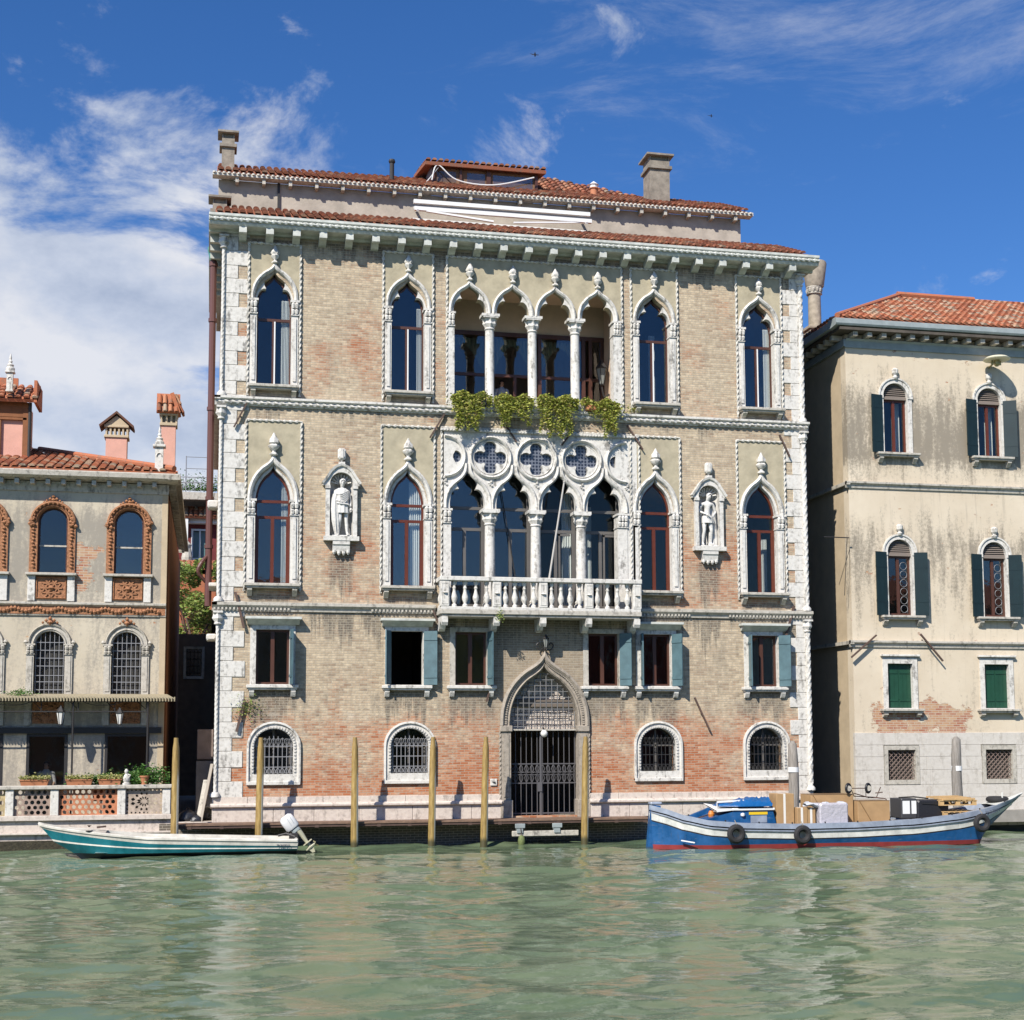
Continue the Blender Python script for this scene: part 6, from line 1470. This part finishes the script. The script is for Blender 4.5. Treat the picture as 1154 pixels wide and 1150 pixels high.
# cargo
CARD=mat('brown corrugated cardboard',(.40,.25,.12),.85,var=.12,vscale=3,coord='Object'); TAPE=mat('white packing tape',(.75,.72,.66),.4); TAPEB=mat('brown packing tape',(.20,.12,.06),.4)
def carton(x0,x1,y0,y1,z0,z1,lab,tape='v',lean=0,grp=None):
    h=thing('cardboard_box',lab,'box',((x0+x1)/2,(y0+y1)/2,z0),grp); m=MB(); m.bbox(x0,x1,y0,y1,z0,z1,.012); m.build('carton',CARD,h)
    m=MB()
    for f in ([.45] if tape=='v' else [.5]):
        if tape=='v': m.box(x0+(x1-x0)*f-.035,x0+(x1-x0)*f+.035,y0-.006,y1+.006,z0,z1+.005)
        else: m.box(x0,x1,y0-.005,y1+.005,z1-.008,z1+.005); m.bar((x0+.05,y0-.008,z1),(x0+(x1-x0)*.45,y0-.008,z0+.02),.05,.006)
    m.build('tape',TAPE if tape=='v' else TAPEB,h); return h
DZ=.475
carton(16.85,17.42,YC-.55,YC+.05,DZ,1.47,'tall narrow cardboard box with white tape beside the blue engine cover')
carton(17.45,17.78,YC-.7,YC-.3,DZ,1.05,'low cardboard box with white tape, left of the plastic wrapped parcel')
carton(17.79,18.05,YC-.68,YC-.3,DZ,1.04,'narrow low cardboard box with white tape touching the plastic wrapped parcel')
carton(18.1,19.50,YC-.25,YC+.55,DZ+.02,1.42,'largest cardboard box standing behind the plastic wrapped parcel on the barge','h')
carton(19.55,20.62,YC-.45,YC+.3,DZ+.02,1.22,'cardboard box with slanting brown tape, lying under the hand truck','h')
h=thing('wrapped_parcel','greyish parcel wrapped in crumpled clear plastic, in front of the big cardboard box','parcel',(18.6,YC-.6,DZ)); m=MB(); m.bbox(18.12,19.05,YC-.85,YC-.3,DZ,1.18,.04); m.build('parcel',mat('plastic wrapped grey',(.46,.44,.48),.25,bump=1.2,bscale=7),h)
m=MB(); rr=random.Random(9); secs=[]
for i in range(16): secs.append([(17.75+.085*i,YC-.6+.2*math.cos(a)+rr.uniform(-.03,.03),1.12+.05*math.sin(a)*(1 if i>3 else .8)+rr.uniform(-.03,.04)+.05*math.sin(i)) for a in [k*2*PI/8 for k in range(8)]])
m.loft(secs,closed=True); m.build('loose_film',mat('crumpled clear film',(.50,.52,.56),.2),h)
h=thing('hand_truck','upturned folding hand truck with two black wheels on top of the cardboard boxes','hand truck',(19.7,YC,1.43))
for x in (19.32,19.98):
    m=MB(); m.tube([(x+.11*math.sin(a)*.85,YC-.3+.05*math.sin(a),1.60+.13*math.cos(a)) for a in [k*2*PI/18 for k in range(18)]],.042,8,closed=True); wl=m.build('wheel',BLK,h,smooth=True)
    m=MB(); m.tube([(x,YC-.36,1.6),(x,YC-.24,1.6)],.085,12); m.build('hub',STONE2,wl)
m=MB(); m.tube([(19.32,YC-.3,1.6),(19.98,YC-.3,1.6)],.015,6); m.tube([(19.4,YC-.3,1.6),(19.6,YC-.1,1.35),(20.4,YC,1.30),(20.55,YC,1.62)],.016,6); m.tube([(19.9,YC-.3,1.6),(20.0,YC-.1,1.32),(20.55,YC-.25,1.27)],.016,6); m.tube([(19.5,YC-.3,1.45),(20.1,YC-.1,1.3)],.016,6); m.tube([(20.4,YC,1.30),(20.55,YC-.25,1.27),(20.62,YC-.25,1.24)],.016,6); m.tube([(20.32,YC-.1,1.44),(20.56,YC-.1,1.46)],.016,6); m.build('truck_frame',RUST,h)
h=thing('equipment_case','black equipment case with a white end panel on the barge deck','case',(21.9,YC,.60)); m=MB()
m.cur=0; m.bbox(21.55,22.62,YC-.45,YC+.35,.62,1.22,.04); m.build('case',mat('black plastic case',(.02,.02,.024),.4,bump=.3),h); m=MB(); m.bbox(21.02,21.54,YC-.42,YC+.35,.66,1.27,.02); m.build('end_box',mat('dark end box',(.05,.05,.055),.5),h); m=MB(); m.box(21.06,21.30,YC-.43,YC-.42,.80,1.20); m.box(21.36,21.52,YC-.43,YC-.42,.80,1.20); m.build('white_panel',WHITE,h); m=MB(); m.bar((21.7,YC-.47,1.12),(22.3,YC-.47,1.08),.02); m.tube([(21.0,YC-.3,1.30),(21.5,YC-.3,1.32),(22.0,YC-.3,1.26)],.02,6); m.build('handle',IRON,h)
PAL=mat('new pine pallet wood',(.56,.36,.16),.75,var=.15,coord='Object')
for k,(zb,lab,dx) in enumerate(((.70,'lower wooden pallet of the stack of two on the barge',0),(1.045,'upper wooden pallet of the stack of two on the barge',-.12))):
    h=thing('wooden_pallet',lab,'pallet',(22.95+dx,YC,zb),'pallets stacked on the barge'); tilt=Matrix.Rotation(rad(-1),3,'Y')
    x0=22.35+dx; x1=x0+1.25
    m=MB()
    for y in (YC-.6,YC-.1,YC+.4):
        for x in (x0,x0+.55,x1-.14): m.box(x,x+.14,y,y+.1,zb+.03,zb+.12)
    m.build('block',PAL,h); m=MB()
    for y in (YC-.6,YC-.1,YC+.4): m.box(x0,x1,y-.004,y+.104,zb+.12,zb+.142); m.box(x0,x1,y-.004,y+.104,zb,zb+.03)
    m.build('stringer',PAL,h); m=MB()
    for q in range(7): x=x0+q*.19; m.box(x,x+.13,YC-.62,YC+.52,zb+.142,zb+.164)
    m.build('deck_board',PAL,h)
    m=MB()
    if k==1:
        for q in range(5): m.bar((x0+.1,YC-.6+q*.25,zb+.19+.01*q),(x1-.05,YC-.55+q*.25,zb+.20+.01*q),.12,.05)
        m.build('loose_plank',PAL,h)
RUB=mat('worn tyre rubber',(.022,.021,.022),.75,bump=.5,bscale=40)
def tyre(c,R,r,lab,flat=False,rope=True,par=None):
    h=thing('fender_tyre',lab,'tyre',c,'tyre fenders of the barge'); m=MB()
    if flat: pts=[(c[0]+R*math.cos(a),c[1]+R*math.sin(a),c[2]) for a in [k*2*PI/26 for k in range(26)]]
    else: pts=[(c[0]+R*math.cos(a),c[1],c[2]+R*math.sin(a)) for a in [k*2*PI/26 for k in range(26)]]
    m.tube(pts,r,10,closed=True,mod=lambda a,d:1+.12*abs(math.cos(2*a))); m.build('tread',RUB,h,smooth=True)
    m=MB()
    if not flat: m.tube([(c[0],c[1]+.0,c[2]+R-.05),(c[0],c[1]-.03,c[2]+R+.1),(c[0],c[1]+.12,c[2]+R+.2)],.014,5)
    else: m.tube([(c[0]-R,c[1],c[2]+r),(c[0]-R,c[1]-.05,c[2]-.1)],.012,5)
    m.build('rope',mat('old rope',(.25,.22,.17),.9),h)
tyre((15.32,YC-1.13,.33),.195,.085,'black tyre fender hanging nearest the blue stem of the barge')
tyre((17.42,YC-1.14,.27),.195,.085,'black tyre fender hanging on the middle of the barge side')
tyre((23.42,YC-.98,.52),.195,.085,'black tyre fender hanging beside the registration number near the raised bow')
tyre((24.55,YC,1.19),.26,.085,'black tyre lying flat on the bow deck of the barge',flat=True)
# landing beam and float under the walkway
h=thing('landing_beam','pale stone beam with two blue grey hangers under the walkway at the water gate','beam',(10.5,-1.05,.2)); m=MB(); m.bbox(9.35,11.5,-1.02,-.90,.10,.27,.015); m.build('beam',STONE2,h)
m=MB(); 
for x in (9.55,10.75): m.bbox(x-.06,x+.14,-1.06,-.88,.20,.50,.01); m.bbox(x-.12,x+.2,-1.08,-1.03,.36,.50,.01)
m.build('hanger',LEAD,h)
h=thing('float','algae covered green float hanging beside the landing beam','float',(9.62,-1.1,-.1)); m=MB(); m.lathe([(.02,-.28),(.09,-.2),(.12,-.05),(.09,.08),(.03,.13)],(9.62,-1.12,.02),12); m.build('buoy',mat('green algae float',(.14,.17,.06),.8,var=.4,vscale=20),h,smooth=True); m=MB(); m.tube([(9.62,-1.12,.13),(9.6,-1.08,.36)],.012,5); m.build('cord',RUST,h)
# ================================================================== alley
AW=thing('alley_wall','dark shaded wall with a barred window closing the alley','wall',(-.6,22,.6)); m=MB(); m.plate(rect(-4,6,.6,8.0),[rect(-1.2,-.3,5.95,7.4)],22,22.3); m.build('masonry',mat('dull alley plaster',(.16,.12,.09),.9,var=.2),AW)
m=MB(); m.sweep(rect(-1.2,-.3,5.95,7.4),[(.1,21.98),(-.02,21.95),(-.02,22.1)],closed=True); m.build('window_frame',STONE2,AW); m=MB(); 
for k in range(5): m.box(-1.1+k*.17,-1.07+k*.17,22.05,22.08,5.95,7.4)
for k in range(4): m.box(-1.2,-.3,22.05,22.08,6.2+k*.32,6.23+k*.32)
m.build('window_grille',IRON,AW); m=MB(); m.box(-1.25,-.25,22.2,22.25,5.9,7.45); m.build('pane',mat('dark pane',(.015,.02,.025),.1),AW)
TR=thing('garden_tree','bright leafy tree behind the alley wall','tree',(-.9,27,.6)); m=MB(); m.tube([(-.9,27,.6),(-.8,27,5),(-.95,27.1,8.2)],[.22,.17,.1],8)
for a in range(5): m.tube([(-.85,27,6.5+a*.3),(-.85+1.3*math.cos(a*2.1),27+.8*math.sin(a*2.1),9+a*.35)],[.08,.03],6)
m.build('trunk',RUST,TR); m=MB(); rc=random.Random(77); cl=[(rc.uniform(-3,1.4),rc.uniform(26,28.5),rc.uniform(8.2,12.0),rc.uniform(.35,.7)) for _ in range(34)]
def smt(r):
    c=r.choice(cl); d=Vector((r.gauss(0,1),r.gauss(0,1),r.gauss(0,1))).normalized()*c[3]*r.uniform(.6,1.05); return (c[0]+d.x,c[1]+d.y,c[2]+d.z*.8)
leafcloud(m,smt,9000,.17,78); m.build('crown',LF_T,TR)
BH=thing('terrace_house','dark red house with a tiled porch and a roof terrace, seen far down the alley','house',(-1,36,.6))
REDP=mat('dark red plaster',(.16,.03,.03),.9,var=.2)
m=MB(); m.plate(rect(-6,3,.6,15.3),[rect(-1.15,-.25,13.2,14.9),rect(-2.6,-1.7,13.2,14.9)],36,36.4); m.box(-6,3,36.4,44,.6,15.3); m.build('front_wall',REDP,BH)
m=MB(); m.sweep(rect(-1.15,-.25,13.2,14.9),[(.08,35.96),(-.03,35.96),(-.03,36.1)],closed=True); m.box(-.74,-.66,35.98,36.05,13.2,14.9); m.build('window_frame',WHITE,BH); m=MB(); m.box(-1.2,-.2,36.2,36.22,13.1,15.0); m.build('pane',mat('pale teal pane',(.12,.2,.2),.2),BH)
m=MB(); m.box(-6,3,34.4,34.6,16.35,16.75); m.box(-6,3,34.6,44,16.5,16.75); m.build('terrace_slab',STONE2,BH)
m=MB(); tile_roof(m,(-6,35.1,15.5),(1,0,0),(0,1.2,.9),[(0,0),(9,0),(9,1.2),(0,1.2)],tw=.26,seed=51); m.build('porch_roof',TILE,BH)
m=MB(); m.box(-6,3,35.5,36,15.2,15.4); m.box(-1.55,-1.35,35.2,35.5,12.6,15.4); m.build('porch_post',WHITE,BH)
m=MB()
for z in (17.3,17.6): m.tube([(-6,34.5,z),(3,34.5,z)],.025,6)
for k in range(28): m.tube([(-5.8+k*.32,34.5,16.75),(-5.8+k*.32,34.5,17.6)],.014,5)
for z in (18.1,18.75): m.tube([(-1.5,34.6,z),(3,34.6,z)],.02,5)
m.tube([(-1.5,34.6,16.75),(-1.5,34.6,18.8)],.03,6); m.build('terrace_rail',IRONL,BH)
m=MB(); leafcloud(m,lambda r:(r.uniform(-2,1),34.9+r.gauss(0,.15),16.95+abs(r.gauss(0,.22))*(1+math.sin(r.random()*9))),1400,.12,88); m.build('terrace_plants',LF_G,BH)
m=MB(); tile_roof(m,(-6,30,12.0),(1,0,0),(0,2,.8),[(0,0),(9,0),(9,1.6),(0,1.6)],tw=.26,seed=52); m.box(-6,3,30,30.3,8,12.0); m.box(-6,3,30,32.5,11.7,11.95); m.build('lower_wing',TILE,BH)
m=MB(); m.lathe([(.28,0),(.3,.3),(.2,.8),(.24,1.0),(.05,1.2)],(-1.35,33.6,12.7),10); m.build('porch_urn',STONE2,BH)
BAGM=mat('black bin bag plastic',(.02,.022,.028),.35,bump=.8,bscale=9)
def bag(x,y,z,r,lab,seed):
    rr=random.Random(seed); m=MB(); m.lathe([(r*.7,0),(r*1.0,r*.35),(r*.85,r*.9),(r*.35,r*1.25),(r*.12,r*1.35),(r*.2,r*1.5)],(x,y,z),14,mod=lambda a,h:1+.12*math.cos(3*a+seed)+.08*math.cos(7*a+h*9)); tag(m.build('rubbish_bag',BAGM,smooth=50,loc=(x,y,z)),lab,'bag')
bag(-.62,.75,.6,.30,'dark rubbish bag at the left of the alley mouth',1); bag(-.1,1.1,.62,.34,'black rubbish bag leaning at the palace corner in the alley',5); bag(-.35,.4,.6,.18,'smallest rubbish bag, in front of the two bigger ones in the alley mouth',8)
h=thing('wooden_crate','stacked pale boards and a grey chest against the palace side in the alley','crate',(-.2,4,.6)); m=MB(); m.bbox(-.42,.14,3.7,4.5,.6,2.45,.02); m.build('lower_chest',mat('grey cupboard paint',(.22,.21,.2),.7,var=.2),h); m=MB(); m.bbox(-.40,.14,3.7,4.5,2.5,3.5,.02); m.build('upper_chest',mat('grey brown cupboard paint',(.24,.19,.17),.7,var=.2),h)
h=thing('leaning_board','pale plank leaning against the palace corner in the alley','board',(0,.6,.6)); m=MB(); m.bar((-.22,.3,.62),(.10,.8,2.4),.10,.03); m.build('plank',mat('grey plank',(.35,.31,.26),.8),h); m=MB(); m.bar((-.30,.5,.62),(-.08,.9,1.9),.16,.03); m.build('short_plank',STONE2,h)
m=MB(); m.bbox(-1.05,.15,.05,1.3,.601,.64,.01); struct(m.build('alley_pavement',PLINTH))
# birds
for x,y,z,s,lab in ((10.9,2,27.3,.16,'small dark bird flying above the roof, nearest the middle of the sky'),(18.2,4,26.6,.12,'tiny dark bird flying in the sky right of the chimneys')):
    m=MB(); m.lathe([(.01,-.5*s),(.18*s,-.2*s),(.2*s,.2*s),(.05*s,.6*s)],(x,y,z),6); m.add([(x,y,z+.1*s),(x-1.1*s,y+.1,z+.5*s),(x-.6*s,y,z-.1*s),(x,y-.01,z-.15*s)],[(0,1,2,3)]); m.add([(x,y,z+.1*s),(x+1.1*s,y+.1,z+.4*s),(x+.6*s,y,z-.1*s),(x,y-.01,z-.15*s)],[(0,1,2,3)])
    tag(m.build('bird',BLK,loc=(x,y,z)),lab,'bird')
# ================================================================== water
def water():
    xs=np.concatenate([-22-np.geomspace(3000,1,26),np.arange(-21,47,.11),48+np.geomspace(1,3000,26)])
    ys=np.concatenate([-36-np.geomspace(3000,.6,24),np.arange(-35.7,-10,.07),np.arange(-10,1.2,.12)])
    X,Y=np.meshgrid(xs,ys); rs=np.random.RandomState(11); Zz=np.zeros_like(X)
    for i in range(96):
        lam=float(np.exp(rs.uniform(np.log(.5),np.log(4.6)))) if i<54 else float(rs.uniform(.26,.6)); th=rs.normal(1.45,.5); k=2*np.pi/lam; a=.0054*lam**.92 if i<54 else .0040*lam
        px=X*np.cos(th)+Y*np.sin(th); w=.35*np.sin(px*.31+i)+.2*np.sin(X*.23-Y*.4+i*2)
        amp=np.clip(.5+.75*np.sin(X*np.cos(i)*.21+Y*np.sin(i*1.7)*.45+i)*np.sin(X*.11+Y*.27+i*.3),.08,1.3)
        ph=k*px+w*3+rs.uniform(0,6.28); s=np.sin(ph) if lam>.9 else 1.0-2.0*np.abs(np.sin(ph/2))**.85; Zz+=a*amp*s
    fall=np.exp(-np.maximum(0,np.maximum(np.abs(X-12.5)-34,-35.7-Y))/6.); Zz*=fall
    V=np.stack([X,Y,Zz-.12],-1).reshape(-1,3).astype(np.float32); ny,nx=X.shape
    idx=np.arange(ny*nx).reshape(ny,nx); q=np.stack([idx[:-1,:-1],idx[:-1,1:],idx[1:,1:],idx[1:,:-1]],-1).reshape(-1,4).astype(np.int32)
    me=bpy.data.meshes.new('water'); me.vertices.add(len(V)); me.vertices.foreach_set('co',V.ravel()); me.loops.add(q.size); me.loops.foreach_set('vertex_index',q.ravel()); me.polygons.add(len(q)); me.polygons.foreach_set('loop_start',np.arange(0,q.size,4,dtype=np.int32)); me.polygons.foreach_set('loop_total',np.full(len(q),4,dtype=np.int32)); me.polygons.foreach_set('use_smooth',np.ones(len(q),bool)); me.update(calc_edges=True)
    o=bpy.data.objects.new('water',me); COL.objects.link(o); o['kind']='structure'
    def f(g,b,p):
        n=g.noise(p,.35,4,.6); c=g.mix(g.mr(n,.35,.65),(.098,.145,.084),(.142,.186,.108)); g.put(b.inputs['Base Color'],c); b.inputs['IOR'].default_value=1.33; b.inputs['Roughness'].default_value=.012
        h=g.math('ADD',g.noise(g.vm('MULTIPLY',p,(1,1.9,1)),3.0,4,.55,.6),g.math('MULTIPLY',g.noise(g.vm('MULTIPLY',p,(1,1.6,1)),9,3,.5),.3))
        bp=g.n('ShaderNodeBump',Strength=.13,Distance=.05,Height=h); g.nt.links.new(bp.outputs[0],b.inputs['Normal'])
    me.materials.append(mat('green canal water',fn=f))
water()

# ================================================================== the bank behind the viewpoint, mirrored in glass and water
def bank_house(x0,x1,y,H,base,roofc,lab):
    h=thing('canal_house',lab,'house',((x0+x1)/2,y,0),'houses on the near bank'); n=max(2,int((x1-x0)/3.2)); hl=[]
    for j in range(int(H/3.6)):
        for i in range(n): cx=x0+(i+.5)*(x1-x0)/n; z=1.6+j*3.6; hl.append(closed_open(arc(cx,.5,z+1.7,.5,8),z))
    m=MB(); m.plate(rect(x0,x1,-1,H),hl,y,y-.4); m.box(x0,x1,y-12,y-.41,-1,H); m.build('wall',base,h)
    m=MB(); 
    for q in hl: m.sweep([(a,b) for a,b in q],[(-.02,y+.01),(-.02,y+.08),(.12,y+.08),(.12,y+.01)],closed=True)
    m.build('window_surround',STONE2,h)
    m=MB(); m.add([(x0-.3,y+.5,H),(x1+.3,y+.5,H),(x1+.3,y-12.5,H),(x0-.3,y-12.5,H),(x0+3,y-6,H+2.8),(x1-3,y-6,H+2.8)],[(0,1,5,4),(1,2,5),(2,3,4,5),(3,0,4),(3,2,1,0)]); m.build('roof',roofc,h)
rb=random.Random(21); x=-62; k=0
RT=mat('far tile red',(.40,.14,.07),.9,var=.3)
BL=['ochre house','pink house','grey house','cream house','rust house','pale brick house','yellow house','red house','white house','brown house','salmon house','stone house']
BC_=[(.5,.36,.2),(.5,.27,.2),(.35,.33,.3),(.55,.48,.36),(.35,.14,.07),(.45,.33,.22),(.5,.4,.16),(.36,.09,.06),(.6,.57,.5),(.25,.15,.09),(.55,.3,.22),(.45,.42,.37)]
while x<92 and k<12:
    w=rb.uniform(10,15); bank_house(x,x+w-.4,-62,rb.uniform(11,16),mat('far plaster %d'%k,BC_[k],.9,var=.15),RT,BL[k]+' on the near bank, behind the viewpoint'); x+=w; k+=1
m=MB(); m.box(-1500,1500,-2500,-60.5,-2,.8); struct(m.build('near_bank',mat('near paving',(.25,.23,.2),.9)))
